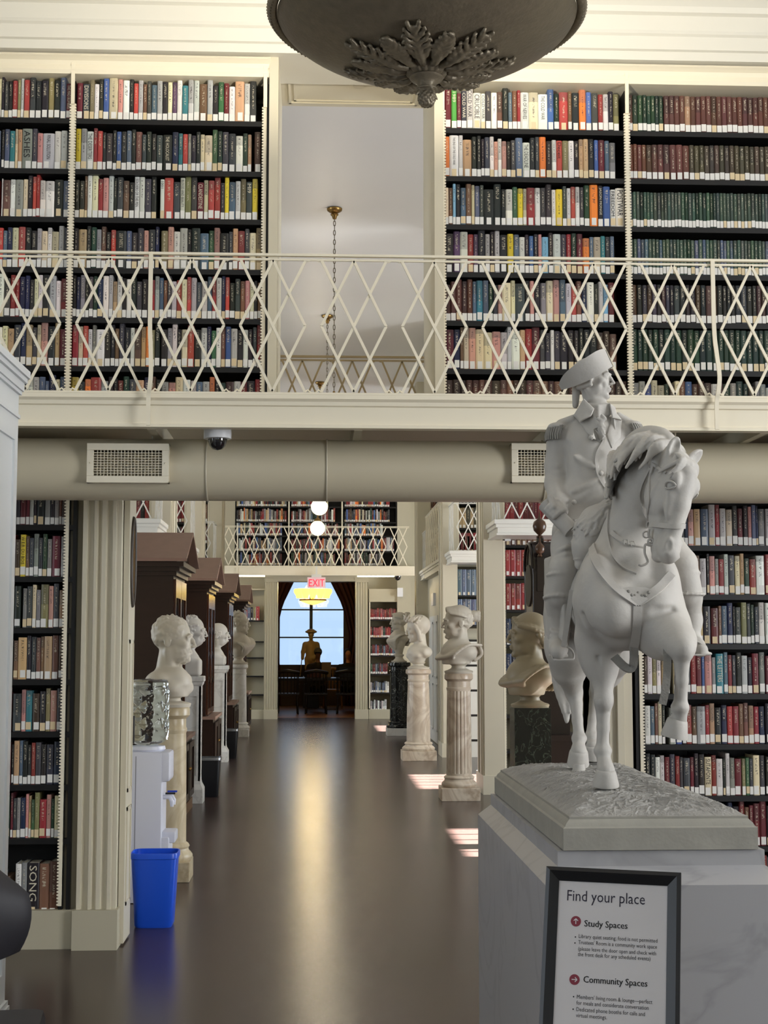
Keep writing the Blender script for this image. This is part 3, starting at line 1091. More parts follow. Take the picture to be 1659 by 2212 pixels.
    for xc, yc, Y, sg in ((1203, 926, 4.61, -1), (1366, 923, 4.58, 1)):
        b = MB()
        c = S(xc, yc, Y)
        for i in range(17):
            t = -1.75 + 3.5 * i / 16
            for q in range(2):
                rr = .030 + .006 * q
                p = c + Vector((sg * rr * math.cos(t) * .9, rr * 1.15 * math.sin(t), -.004 - .002 * q))
                b.tube([p + Vector((-sg * .006, 0, .012)), p, p + Vector((sg * .005, 0, -.018)), p + Vector((sg * .004, 0, -.034))], [.004, .0045, .004, .003], 6)
        b.build('epaulette_fringe', PLASTER_DARK, statue, 60)
    # hat: crown with two turned-up flaps, points before and behind
    f, l, u = rotm((.86, -.40, .36), (-.33, -.12, 1))
    ht = hc + u * .007 - f * .012
    crown = MB()
    prof = [(.056, -.002), (.058, .02), (.050, .036), (.03, .048), (1e-5, .052)]
    crown.lathe(prof, (0, 0), 24)
    Mx = Matrix((f, l, u)).transposed().to_4x4()
    Mx = Matrix.Translation(ht) @ Mx
    hat = crown.xf(Mx).build('hat', PLASTER, statue, 50)
    for sgn, top in ((-1, 1.0), (1, .92)):
        b = MB()
        n, mrows = 48, 9
        for layer in (0, 1):
            for j in range(mrows):
                for i in range(n + 1):
                    t = -1 + 2 * i / n
                    s = j / (mrows - 1)
                    x = .092 * t - .004
                    w_ = math.sqrt(max(0, 1 - abs(t) ** 2.4))
                    hz = top * (.012 + .060 * (1 - math.exp(-2.0 * (t + 1))) * (1 - .12 * max(0, (t - .55) / .45) ** 3))
                    y = sgn * (.006 + .060 * w_ + .016 * s * (w_ + .1) + (.004 if layer else 0))
                    z = .004 - .010 * (1 - t * t) + s * hz
                    b.v.append(tuple(Mx @ Vector((x, y, z))))
        k = n + 1
        tot = k * mrows
        for layer in (0, 1):
            for j in range(mrows - 1):
                for i in range(n):
                    q = layer * tot + j * k + i
                    b.f.append((q, q + 1, q + k + 1, q + k))
        for i in range(n):
            for j in (0, mrows - 1):
                q = j * k + i
                b.f.append((q, q + 1, tot + q + 1, tot + q))
        b.mi = [0] * len(b.f)
        b.build('hat_flap', PLASTER, hat, 50)
    # rolled paper in the right hand
    d = (roll_b - roll_a).normalized()
    a0 = roll_a - d * .012; b0 = roll_b + d * .02
    MB().tube([a0, a0 + d * .002, b0 - d * .002, b0], [.024, .026, .026, .023], 20).build('paper_roll', PLASTER, statue, 40)
    # pistol holster with a fur cover hanging in front of the saddle
    sc = Sculpt((-.17, -.35, .55), (.06, -.05, 1.0), .0036)
    sc.chain([S(1318, 1112, 4.36), S(1290, 1130, 4.36), S(1272, 1150, 4.35)], [.045, .052, .046], .02)
    sc.chain([S(1270, 1152, 4.35), S(1262, 1185, 4.345), S(1257, 1198, 4.345)], [.040, .038, .024], .015)
    sc.chain([S(1256, 1200, 4.345), S(1253, 1219, 4.345)], [.022, .0175], .004)
    for t_ in (0, .5):
        c = S(1256 - t_ * 2, 1203 + 10 * t_, 4.345)
        sc.ell(c, (.0255, .0255, .005), .002)
    rng = random.Random(9)
    for i in range(420):
        t = rng.random()
        c = S(1322, 1108, 4.36).lerp(S(1270, 1148, 4.35), t)
        v = Vector((rng.gauss(0, 1), -abs(rng.gauss(0, 1)), rng.gauss(0, 1))).normalized()
        r_ = .046 + .006 * math.sin(t * 3)
        p = c + v * r_
        sc.cap(p - v * .001, p + v * .003 + Vector((-.009, 0, -.012)), .0045, .0025, .0025)
    sc.mesh('holster', PLASTER, statue, 1)
    # saddle with flap and cloth on the right side, seat under the rider
    sc = Sculpt((-.22, -.34, .42), (.2, .34, .92), .005)
    sc.ell((-.02, .02, .79), (.10, .22, .06), .02)
    sc.cap((-.1, .22, .85), (.07, .22, .85), .03, .03, .03)
    for s in (-1, 1):
        cx = -.02 + s * .128
        sc.rbox((cx + s * .006, -.09, .69), (.008, .075, .145), .01, rd=.008)
        sc.rbox((cx, .04, .70), (.006, .2, .14), .01, rd=.006)
        sc.cap((cx + s * .004, -.14, .575), (cx + s * .004, -.04, .575), .016, .016, .006)
    sc.mesh('saddle', PLASTER, statue, 1)
    # stirrup leathers and irons
    for (xa, ya, Ya), (xb, yb, Yb), wx in (((1236, 1275, 4.385), (1218, 1398, 4.41), 1), ((1452, 1262, 4.36), (1502, 1388, 4.39), -1)):
        a = S(xa, ya, Ya); c = S(xb, yb, Yb)
        P = [a.lerp(c, i / 8) for i in range(9)]
        n = Vector((-.3 * wx, -1, .1)).normalized()
        ribbon('stirrup_leather', P, [n] * 9, .017, statue, PLASTER)
        fc = c + Vector((0, .03, -.022))
        w = [fc + Vector((.034 * math.cos(t), -.012 + .004 * math.sin(t), .030 * math.sin(t) - .004)) for t in np.linspace(-.35, PI + .35, 15)]
        b = MB().tube(w, .0035, 8)
        b.box(fc.x - .032, fc.x + .032, fc.y - .026, fc.y + .002, fc.z - .018, fc.z - .013)
        b.build('stirrup', PLASTER, statue, 50)
    return body


make_rider()


def make_base():
    x0, x1, y0, y1 = -.264, .262, -.735, .75
    b = MB()
    rings = [(0, 0), (0, .058), (.006, .062), (.010, .070), (.016, .076), (.020, .080), (.020, .086)]
    v = []
    for i, z in rings:
        v += [(x0 + i, y0 + i, z), (x1 - i, y0 + i, z), (x1 - i, y1 - i, z), (x0 + i, y1 - i, z)]
    f = [(3, 2, 1, 0)]
    for k in range(len(rings) - 1):
        for j in range(4):
            f.append((4 * k + j, 4 * k + (j + 1) % 4, 4 * k + 4 + (j + 1) % 4, 4 * k + 4 + j))
    f.append(tuple(range(4 * len(rings) - 4, 4 * len(rings))))
    b.add(v, f)
    b.build('base_slab', [mat('statue_base', (152, 149, 139), .55, noise=.22, nscale=12, bump=.1, bscale=70)], statue, 25)
    # turf mound with chiselled tufts
    nx, ny = 250, 680
    rng = np.random.default_rng(4)
    X = np.linspace(x0 + .02, x1 - .02, nx)[:, None]
    Yv = np.linspace(y0 + .02, y1 - .02, ny)[None, :]
    ed = np.minimum(np.minimum(X - (x0 + .02), (x1 - .02) - X) / .16, np.minimum(Yv - (y0 + .02), (y1 - .02) - Yv) / .30)
    ed = np.clip(ed, 0, 1)
    Z = .084 + .042 * (1 - (1 - ed) ** 2)
    tot = np.zeros_like(Z)
    for i in range(4200):
        cx, cy = rng.uniform(x0, x1), rng.uniform(y0, y1)
        an = rng.normal(-.5 if cx > 0 else .6, .7)
        ln, wd, am = rng.uniform(.015, .05), rng.uniform(.0016, .0036), rng.uniform(.0015, .007)
        i0, i1 = np.searchsorted(X[:, 0], [cx - .06, cx + .06]); j0, j1 = np.searchsorted(Yv[0], [cy - .06, cy + .06])
        dx = X[i0:i1] - cx; dy = Yv[:, j0:j1] - cy
        p = dx * math.cos(an) + dy * math.sin(an); q = -dx * math.sin(an) + dy * math.cos(an) + 4 * p * p
        tot[i0:i1, j0:j1] = np.maximum(tot[i0:i1, j0:j1], am * np.exp(-(p / ln) ** 2 * 2 - (q / wd) ** 2))
    Z = Z + tot * np.clip(ed * 5, .1, 1) + rng.normal(0, .0005, Z.shape)
    V = np.stack([np.broadcast_to(X, Z.shape), np.broadcast_to(Yv, Z.shape), Z], -1).reshape(-1, 3)
    b = MB()
    fs = [(i * ny + j, (i + 1) * ny + j, (i + 1) * ny + j + 1, i * ny + j + 1) for i in range(nx - 1) for j in range(ny - 1)]
    b.add([tuple(v) for v in V], fs)
    b.build('turf_mound', mat('turf_plaster', (158, 156, 151), .6, noise=.35, nscale=18), statue, 80)
    # toe support under the lifted hind hoof
    MB().lathe([(.03, 0), (.022, .012), (.02, .03)], (0, 0), 12).build('hoof_support', PLASTER, statue, 50, loc=S(1251, 1666, 4.80) - Vector((0, 0, .006)))


make_base()

# ------------------------------------------------------------------ room shell
CREAM = mat('cream_paint', (214, 206, 184), .42, noise=.03, nscale=3)
CREAM_D = mat('stone_paint', (188, 181, 158), .5, noise=.04, nscale=5)
WHITE = mat('white_paint', (232, 230, 222), .38, noise=.02, nscale=4)
GREYW = mat('pale_grey_paint', (206, 208, 203), .42, noise=.03, nscale=4)
CEIL = mat('ceiling_paint', (222, 220, 216), .33, noise=.02, nscale=2)
SHELF = mat('black_shelf', (22, 22, 23), .4)
BACKP = mat('case_back', (92, 84, 62), .6)
DARKC = mat('case_dark', (20, 19, 18), .6)
METAL_CREAM = mat('cream_metal', (240, 231, 208), .34)
BRONZE = mat('bronze', (122, 112, 94), .38, .35, noise=.25, nscale=25, bump=.25, bscale=60)
BRASS = mat('brass', (150, 120, 70), .3, .9)
GLASS = bpy.data.materials.new('window_glass')
GLASS.use_nodes = True
_nt = GLASS.node_tree
_nt.nodes.clear()
_o = _nt.nodes.new('ShaderNodeOutputMaterial'); _t = _nt.nodes.new('ShaderNodeBsdfTransparent'); _g = _nt.nodes.new('ShaderNodeBsdfGlossy')
_g.inputs['Roughness'].default_value = .02
_f = _nt.nodes.new('ShaderNodeMixShader'); _f.inputs[0].default_value = .05
_nt.links.new(_t.outputs[0], _f.inputs[1]); _nt.links.new(_g.outputs[0], _f.inputs[2]); _nt.links.new(_f.outputs[0], _o.inputs[0])

# polished brown floor
FLOOR = mat('brown_floor', (68, 54, 51), .16, noise=.06, nscale=2.5, ndetail=2, spec=.5)
FLOOR.node_tree.nodes['Principled BSDF'].inputs['Roughness'].default_value = .24

FW, FB = 7.8, 8.6            # faces of the thick wall between the front room and the hall
XL, XR = -6.2, 6.4           # outer side walls
HALL_Z, ROOM_Z, BACK = 6.3, 5.8, 30.85
GAL = 2.77                   # gallery floor


def fx(px, py=1400):
    return at(px, py, FW).x


struct(box(XL - .3, XR + .3, -4.3, 31.4, -.2, 0).build('floor', FLOOR))
struct(box(-3.4, 3.4, 31.4, 38, -.2, .003).build('floor_reading_room', mat('oak_floor', (150, 100, 52), .3, noise=.3, nscale=8, stretch=(8, .6, 1))))
struct(box(XL - .3, XR + .3, -4.3, FB, ROOM_Z, ROOM_Z + .2).build('ceiling', CEIL))
struct(box(XL - .3, XR + .3, FB, 31.4, HALL_Z, HALL_Z + .2).build('ceiling_hall', CEIL))


def wall_x(name, x0, x1, y0, y1, z1, holes, m=CREAM):
    """wall in a plane of constant x with window holes (ya, yb, za, zb)"""
    b = MB()
    ys = sorted({y0, y1} | {h[0] for h in holes} | {h[1] for h in holes})
    for a, c in zip(ys[:-1], ys[1:]):
        hh = [h for h in holes if h[0] <= a + 1e-6 and h[1] >= c - 1e-6]
        if hh:
            b.box(x0, x1, a, c, 0, hh[0][2]); b.box(x0, x1, a, c, hh[0][3], z1)
        else:
            b.box(x0, x1, a, c, 0, z1)
    return struct(b.build(name, m))


WINR = [(1.0, 3.6, .9, 4.4), (10.9, 12.9, .95, 3.25), (15.75, 17.85, .95, 3.25), (21.3, 23.3, .95, 3.25), (26.4, 28.4, .95, 3.25),
        ]
WINL = [(1.0, 3.6, .9, 4.4), (10.9, 12.9, .95, 3.25), (16.4, 18.4, .95, 3.25), (20.4, 22.4, .95, 3.25), (25.2, 27.2, .95, 3.25)]
wall_x('wall_right', XR, XR + .3, -4.3, 31.4, HALL_Z, WINR)
wall_x('wall_left', XL - .3, XL, -4.3, 31.4, HALL_Z, WINL)
_b = MB()
for a, c in ((XL - .3, -3.6), (-1.4, 1.2), (3.6, XR + .3)):
    _b.box(a, c, -4.3, -4.0, 0, ROOM_Z)
for a, c in ((-3.6, -1.4), (1.2, 3.6)):
    _b.box(a, c, -4.3, -4.0, 0, .9); _b.box(a, c, -4.3, -4.0, 4.4, ROOM_Z)
struct(_b.build('wall_back', CREAM))

WN = [0]


def window(plane, p, a0, a1, z0, z1, nv=6, nh=5):
    """sash window; plane 'x' at x=p spanning y a0..a1, plane 'y' at y=p spanning x"""
    WN[0] += 1
    root = bpy.data.objects.new('window_%d' % WN[0], None)
    COL.objects.link(root); struct(root)
    def bb(u0, u1, d0, d1, v0, v1):
        return MB().box(p + d0, p + d1, u0, u1, v0, v1) if plane == 'x' else MB().box(u0, u1, p + d0, p + d1, v0, v1)
    fr = MB()
    for u0, u1, v0, v1 in ((a0, a0 + .07, z0, z1), (a1 - .07, a1, z0, z1), (a0, a1, z0, z0 + .07), (a0, a1, z1 - .07, z1)):
        t = bb(u0, u1, -.04, .04, v0, v1); fr.add(t.v, t.f)
    fr.build('window_frame', WHITE, root)
    for i in range(1, nv):
        u = a0 + (a1 - a0) * i / nv
        bb(u - .018, u + .018, -.02, .02, z0, z1).build('glazing_bar', WHITE, root)
    for i in range(1, nh):
        v = z0 + (z1 - z0) * i / nh
        w = .018 if i != nh // 2 else .035
        bb(a0, a1, -.022, .022, v - w, v + w).build('glazing_bar', WHITE, root)
    bb(a0, a1, -.003, .003, z0, z1).build('pane', GLASS, root)
    bb(a0 - .05, a1 + .05, -.25 if plane == 'x' else -.02, .0 if plane == 'x' else .22, z0 - .05, z0).build('window_sill', WHITE, root)
    return root


for h in WINR:
    window('x', XR + .1, h[0], h[1], h[2], h[3])
# unseen blind, added to keep the sun out of the front room
BL = mat('blind_cloth', (236, 236, 232), .8)
struct(box(XR + .02, XR + .03, .95, 3.65, .88, 4.42).build('window_blind', BL))
for h in WINL:
    window('x', XL - .1, h[0], h[1], h[2], h[3])
window('y', -4.15, -3.6, -1.4, .9, 4.4)  # unseen windows behind the camera, added to house the fill lamps
window('y', -4.15, 1.2, 3.6, .9, 4.4)

# ---- thick wall with the lower passage and the upper opening
PL0, PL1 = -1.258, -1.052        # left pilaster
OPR = 1.60                       # right edge of the passage
UO0, UO1 = -.224, .648           # upper opening
SOF = 4.90                       # its soffit
_b = MB()
_b.box(XL, PL1 - .10, FW + .36, FB, 0, GAL - .12)
_b.box(OPR, XR, FW + .36, FB, 0, GAL - .12)
_b.box(XL, UO0 - .05, FW + .36, FB, GAL, ROOM_Z)
_b.box(UO1 + .05, XR, FW + .36, FB, GAL, ROOM_Z)
_b.box(UO0 - .05, UO1 + .05, FW + .36, FB, SOF + .02, ROOM_Z)
_b.box(XL, XR, FB - .1, FB, ROOM_Z, HALL_Z)
struct(_b.build('wall_front', CREAM))
# blocks of wall between bookcase, pilaster and passage
_b = MB()
_b.box(-1.335, PL0, FW + .05, FW + .36, 0, GAL - .12)
struct(_b.build('wall_front_left', CREAM_D))
struct(box(-1.36, PL0, FW - .01, FW + .05, 0, .20).build('baseboard_front_left', CREAM_D))
# left pilaster: base block and a fluted face
p = bpy.data.objects.new('trim_pilaster_left', None); COL.objects.link(p); struct(p)
box(PL0 - .015, PL1 + .015, FW - .05, FW + .30, 0, .205).build('base_block', CREAM_D, p)
pr = [(PL0, FW + .02)]
w = PL1 - PL0
for a, d in ((0, 0), (.10, 0), (.12, .018), (.26, .018), (.30, -.006), (.36, -.006), (.39, .014), (.46, .014), (.50, -.002), (.60, -.002), (.63, .016), (.74, .016), (.78, -.004), (.86, -.004), (.89, .012), (1.0, .012)):
    pr.append((PL0 + a * w, FW - .018 + d))
pr += [(PL1, FW + .34), (PL0, FW + .34)]
MB().extrude(pr, .205, GAL - .12, 'z').build('shaft', CREAM, p, 25)
FJ = FW + .33
# door leaf folded back against the jamb, with panels and an oval grille
d = bpy.data.objects.new('door_1', None); COL.objects.link(d); struct(d)
DX = PL1 + .004
box(DX, DX + .03, FW + .06, FJ, .012, GAL - .14).build('door_leaf', CREAM, d)
for z0, z1 in ((.2, .72), (.80, 1.62)):
    m_ = MB()
    y0, y1 = FW + .11, FJ - .05
    for a, b_, c, e in ((y0, y0 + .02, z0, z1), (y1 - .02, y1, z0, z1), (y0, y1, z0, z0 + .02), (y0, y1, z1 - .02, z1)):
        m_.box(DX + .028, DX + .036, a, b_, c, e)
    m_.build('panel_moulding', CREAM, d)
m_ = MB()
oc = (FW + .20, 2.05)
m_.tube([(DX + .03, oc[0] + .085 * math.cos(t), oc[1] + .24 * math.sin(t)) for t in np.linspace(0, 2 * PI, 33)[:-1]], .014, 8, closed=True)
m_.build('oval_ring', mat('dark_oval', (70, 62, 52), .5), d, 60)
m_ = MB()
for i in range(7):
    t = -.9 + 1.8 * i / 6
    hh = .23 * math.sqrt(1 - t * t * .95)
    m_.box(DX + .026, DX + .036, oc[0] + t * .08 - .004, oc[0] + t * .08 + .004, oc[1] - hh, oc[1] + hh)
m_.build('oval_grille', BRASS, d)
MB().tube([(DX + .036, FJ - .03, 1.05), (DX + .036, FJ - .03, 1.2)], .008, 8).build('door_handle', mat('dark_metal', (40, 38, 36), .4, .6), d, 60)
# right casing of the passage
p = bpy.data.objects.new('trim_casing_right', None); COL.objects.link(p); struct(p)
pr = [(OPR, FB), (OPR, FW + .03), (OPR + .035, FW + .03), (OPR + .04, FW), (OPR + .075, FW), (OPR + .08, FW + .02), (OPR + .125, FW + .02), (OPR + .125, FW + .36), (OPR + .01, FW + .36), (OPR + .01, FB)]
MB().extrude(pr, .0, GAL - .12, 'z').build('casing', CREAM, p, 25)
# casing of the upper opening
p = bpy.data.objects.new('trim_upper_opening', None); COL.objects.link(p); struct(p)
for a, b_ in ((UO0 - .05, UO0), (UO1, UO1 + .05)):
    MB().box(a, b_, FW - .02, FB, GAL, SOF + .05).build('jamb', CREAM, p)
sf = MB().box(UO0, UO1, FW - .02, FB, SOF, SOF + .05).build('soffit', CREAM, p)
m_ = MB()
for k, (e, t) in enumerate(((.045, .012), (.075, .007))):
    x0, x1, y0, y1 = UO0 + e, UO1 - e, FW + e + .01, FB - e - .02
    for a, b_, c, g in ((x0, x0 + .014, y0, y1), (x1 - .014, x1, y0, y1), (x0, x1, y0, y0 + .014), (x0, x1, y1 - .014, y1)):
        m_.box(a, b_, c, g, SOF - t, SOF + .01)
m_.build('soffit_moulding', CREAM, sf)
lq = at(775, 185, 1)
lt = EYE + (ray(775, 185)) * ((SOF - 1.6) / ray(775, 185).z)
MB().lathe([(1e-5, SOF - .004), (.028, SOF - .006), (.034, SOF - .002), (.034, SOF + .004)], (lt.x, lt.y), 24).build('sprinkler_cover', CREAM, p, 50)
# entablature over the gallery bookcases
e0 = 4.865
pf = [(FW + .36, e0), (FW - .08, e0), (FW - .08, e0 + .05), (FW - .10, e0 + .055), (FW - .10, e0 + .13), (FW - .115, e0 + .14), (FW - .125, e0 + .155), (FW - .125, e0 + .24), (FW - .15, e0 + .25), (FW - .16, e0 + .28), (FW - .19, e0 + .31), (FW - .22, e0 + .33), (FW - .22, e0 + .38), (FW - .26, e0 + .43), (FW - .28, e0 + .47), (FW - .28, e0 + .52), (FW + .36, ROOM_Z)]
struct(MB().extrude(pf, XL, XR, 'x').build('trim_entablature', mat('entablature_paint', (222, 219, 208), .45), None, 20))

# ---- gallery in front of the upper bookcases
GF = 6.85
g = bpy.data.objects.new('gallery_floor', None); COL.objects.link(g); struct(g)
box(XL, XR, GF + .02, FW + .36, GAL - .06, GAL - .03).build('slab', CREAM_D, g)
struct(box(XL, XR, FW + .36, FB, GAL - .12, GAL).build('trim_lintel', CREAM_D))
pf = [(GF + .06, GAL + .02), (GF - .03, GAL + .02), (GF - .03, GAL), (GF - .015, GAL - .012), (GF - .012, GAL - .03), (GF, GAL - .035), (GF, GAL - .12), (GF - .008, GAL - .122), (GF - .008, GAL - .138), (GF + .06, GAL - .138)]
MB().extrude(pf, XL, XR, 'x').build('fascia', METAL_CREAM, g, 20)
for i in range(9):
    x = -3.8 + i * 1.0
    MB().box(x - .02, x + .02, GF + .06, FW + .3, GAL - .14, GAL - .06).build('bracket_beam', CREAM_D, g)


def lattice(name, label, p0, ux, L, H, W, parent_group=None, split=True, w=.013, t=.010, m=METAL_CREAM, posts=(), drop=.16, out=(0, -1, 0)):
    """railing of crossed bars; p0 = foot of the first panel, ux = direction along the rail"""
    ux = Vector(ux).normalized(); uz = Vector((0, 0, 1)); uo = Vector(out)
    root = thing(name, label, 'railing', p0)
    n = max(1, round(L / W)); W = L / n
    V = lambda a, z: ux * a + uz * z
    MB().bar(V(0, H), V(L, H), .022, .012, uz).bar(V(0, H - .022), V(L, H - .022), .010, .010, uz).build('top_rail', m, root)
    MB().bar(V(0, .004), V(L, .004), .016, .010, uz).build('bottom_rail', m, root)
    lo, hi = .012, H - .026
    for i in range(n):
        a0 = i * W
        A, C, B_ = a0 + .10 * W, a0 + .5 * W, a0 + .90 * W
        md = (lo + hi) / 2
        segs = [((A, hi), (B_, lo)), ((B_, hi), (A, lo)), ((C, hi), (A, md)), ((A, md), (C, lo)), ((C, hi), (B_, md)), ((B_, md), (C, lo))]
        arcs = []
        for sx, e in ((A, a0), (B_, a0 + W)):
            for zz, s in ((hi, -1), (lo, 1)):
                arcs.append([V(sx, zz), V(sx + (e - sx) * .35, zz + s * .002 + (.008 if s > 0 else -.0)), V(sx + (e - sx) * .7, zz - s * .004), V(e, zz - s * .006)])
        if split:
            pn = bpy.data.objects.new('lattice_panel', None); COL.objects.link(pn); pn.parent = root
            for k, (a, b_) in enumerate(segs):
                of = uo * (.0016, -.0016, .004, .004, .004, .004)[k]
                MB().bar(V(*a) + of, V(*b_) + of, w, t, uo).build('bar', m, pn)
            for ar in arcs:
                MB().tube(ar, .005, 6).build('corner_scroll', m, pn)
        else:
            q = MB()
            for k, (a, b_) in enumerate(segs):
                of = uo * (.0016, -.0016, .004, .004, .004, .004)[k]
                q.bar(V(*a) + of, V(*b_) + of, w, t, uo)
            q.build('lattice_panel', m, root)
    for a in posts:
        pts = [V(a, H - .005) + uo * .016, V(a, H * .5) + uo * .018, V(a + .006, .22) + uo * .03, V(a + .012, .10) + uo * .052, V(a + .006, .02) + uo * .048, V(a, -.03) + uo * .036, V(a, -drop) + uo * .034]
        pts = bez(pts, 6)
        q = MB()
        for c, e in zip(pts[:-1], pts[1:]):
            q.bar(c, e, .020, .009, uo)
        q.build('post', m, root)
    return root


RY = GF - .02
x_p1 = at(325, 700, RY).x
x_p2 = at(1540, 700, RY).x
MW = (x_p2 - x_p1) / 7
x_s = x_p1 - 3 * MW
lattice('gallery_railing', 'cream metal lattice railing along the front of the book gallery', (x_s, RY, GAL + .022), (1, 0, 0), MW * 13, at(600, 551, RY).z - GAL - .022, MW, posts=(3 * MW, 10 * MW))
# railing at the far side of the upper opening
lattice('passage_railing', 'tan lattice railing seen through the upper opening', (UO0 - .02, FB + .03, 2.72), (1, 0, 0), UO1 - UO0 + .04, .62, .31, m=mat('tan_metal', (168, 150, 116), .4), w=.011)

# ---- air duct with grilles, straps
DY, DZ, DR = 7.30, at(600, 1014, 7.25).z, .157
duct = thing('air_duct', 'long round cream air duct under the gallery', 'duct', (0, DY, DZ))
MB().tube([(XL + .02, 0, 0), (XR - .02, 0, 0)], DR, 48).build('tube', mat('duct_paint', (208, 198, 172), .3), duct, 40)
for px in (445, 706, 1180):
    x = at(px, 1014, DY - DR).x
    MB().tube([(x, (DR + .003) * math.cos(t), (DR + .003) * math.sin(t)) for t in np.linspace(0, 2 * PI, 41)[:-1]], .004, 6, closed=True).build('strap', CREAM, duct, 60)
for px in (330, 1450):
    x = at(px, 945, DY).x
    q = MB().tube([(x, 0, DR), (x, 0, GAL - .06 - DZ)], .006, 8).tube([(x + .02, 0, DR), (x + .02, 0, GAL - .06 - DZ)], .006, 8)
    q.build('hanger_rod', CREAM, duct, 60)


def grille(label, x0p, x1p, y0p, y1p):
    Y = DY - DR - .03
    a = at(x0p, y0p, Y); c = at(x1p, y1p, Y)
    cx, cz = (a.x + c.x) / 2, (a.z + c.z) / 2
    w, h = (c.x - a.x) / 2, (a.z - c.z) / 2
    o = bpy.data.objects.new('air_vent', None); COL.objects.link(o); o.parent = duct; o['label'] = label
    o.location = (cx, Y - DY, cz - DZ)
    m_ = METAL_CREAM
    q = MB()
    bw = .034
    for x0, x1, z0, z1 in ((-w, w, h - bw, h), (-w, w, -h, -h + bw), (-w, -w + bw, -h + bw, h - bw), (w - bw, w, -h + bw, h - bw)):
        q.bevbox(x0, x1, 0, .012, z0, z1, .002)
    q.build('frame', m_, o)
    q = MB()
    for x0, x1, z0, z1 in ((-w, w, h - .008, h), (-w, w, -h, -h + .008), (-w, -w + .008, -h, h), (w - .008, w, -h, h)):
        q.box(x0, x1, .012, .07, z0, z1)
    q.build('sleeve', m_, o)
    box(-w + bw, w - bw, .045, .05, -h + bw, h - bw).build('back', DARKC, o)
    n = max(4, round(2 * (w - bw) / .0165))
    for i in range(1, n):
        x = -w + bw + 2 * (w - bw) * i / n
        box(x - .0012, x + .0012, .006, .03, -h + bw, h - bw).build('louvre', m_, o)
    for i in range(1, 10):
        z = -h + bw + 2 * (h - bw) * i / 10
        box(-w + bw, w - bw, .004, .02, z - .0012, z + .0012).build('louvre', m_, o)
    for s in (-1, 1):
        MB().sphere((s * (w - bw / 2), -.001, 0), .004, 8, 6).build('screw', m_, o, 60)
    return o


grille('cream air grille on the duct, left of the dome camera', 188, 364, 957, 1043)
grille('cream air grille on the duct, behind the rider', 1105, 1282, 957, 1043)

# dome camera and its conduit
c = at(470, 948, 7.0)
o = thing('dome_camera', 'white ceiling dome camera under the gallery edge', 'camera', (c.x, 7.0, GAL - .06))
zt, zb, zd = 0, at(470, 948, 7.0).z - GAL + .06, at(470, 975, 7.0).z - GAL + .06
MB().lathe([(.06, 0), (.066, -.01), (.068, zb + .02), (.068, zb), (.05, zb - .002)], (0, 0), 32).build('housing', mat('white_plastic', (232, 233, 236), .3), o, 40)
MB().lathe([(.048, zb), (.047, zb - .012), (.04, zb - .035), (.025, zb - .052), (1e-5, zb - .058)], (0, 0), 28).build('dome', mat('smoked_dome', (25, 25, 28), .06, spec=.8, coat=1), o, 60)
q = MB().tube([(-1.31, 7.04, GAL - .105), (c.x - .06, 7.04, GAL - .105)], .009, 8)
tag(q.build('conduit', CREAM, None, 60), 'thin metal conduit running to the dome camera', 'pipe')

# ---- white panelled partition at the left edge
PX, PY0, PY1, PZ = at(36, 1060, 5.95).x, 5.25, 5.95, at(25, 800, 5.93).z
p = bpy.data.objects.new('wall_partition', None); COL.objects.link(p); struct(p)
PWT = mat('partition_paint', (226, 230, 232), .4)
box(PX - .7, PX, PY0, PY1, 0, PZ).build('body', PWT, p)
q = MB()
for z0, z1, e in ((PZ - .10, PZ - .085, .012), (PZ - .085, PZ - .05, .02), (PZ - .05, PZ - .03, .032), (PZ - .03, PZ, .042), (PZ - .2, PZ - .185, .008)):
    q.box(PX - .7, PX + e, PY0, PY1 + e * .5, z0, z1)
q.build('cornice', PWT, p)
q = MB()
for z0, z1, e in ((0, .16, .018), (.16, .18, .012)):
    q.box(PX - .7, PX + e, PY0, PY1 + e * .4, z0, z1)
q.build('plinth', PWT, p)
q = MB()
for y0, y1, z0, z1 in ((PY0 + .1, PY0 + .13, .3, PZ - .3), (PY1 - .1, PY1 - .07, .3, PZ - .3), (PY0 + .1, PY1 - .07, .27, .30), (PY0 + .1, PY1 - .07, PZ - .3, PZ - .27)):
    q.box(PX - .01, PX + .009, y0, y1, z0, z1)
q.build('panel_moulding', PWT, p)

# ------------------------------------------------------------------ hall: dividers, galleries, back wall
def divider(side, Y, x_in, k):
    """wall across the hall's side bay at depth Y, with a corner pilaster towards the corridor"""
    s = 1 if side == 'right' else -1
    xo = XR if s > 0 else XL
    a, b_ = sorted((x_in, xo))
    o = bpy.data.objects.new('wall_%s_divider_%d' % (side, k), None); COL.objects.link(o); struct(o)
    box(a, b_, Y + .32, Y + .62, 0, HALL_Z).build('core', CREAM, o)
    pa, pb = sorted((x_in, x_in + s * .21))
    box(pa, pb, Y, Y + .62, 0, HALL_Z).build('corner_pier', CREAM, o)
    box(pa - .02 * (s > 0), pb + .02 * (s < 0), Y - .02, Y + .64, 0, .2).build('base_block', CREAM, o)
    # mouldings on the corridor face
    for j, (y0, y1, e) in enumerate(((.04, .10, .012), (.14, .2, .02), (.24, .38, .012), (.42, .48, .02), (.52, .58, .012))):
        c0, c1 = sorted((x_in, x_in - s * e))
        box(c0, c1, Y + y0, Y + y1, .2, HALL_Z).build('reed', CREAM, o)
    return o


RDIV = [(15.4, 1.80), (20.4, 1.80), (25.5, 1.80)]
LDIV = [(15.5, -1.57), (19.6, -1.57), (23.8, -1.57)]
for k, (Y, x) in enumerate(RDIV):
    divider('right', Y, x, k + 1)
for k, (Y, x) in enumerate(LDIV):
    divider('left', Y, x, k + 1)


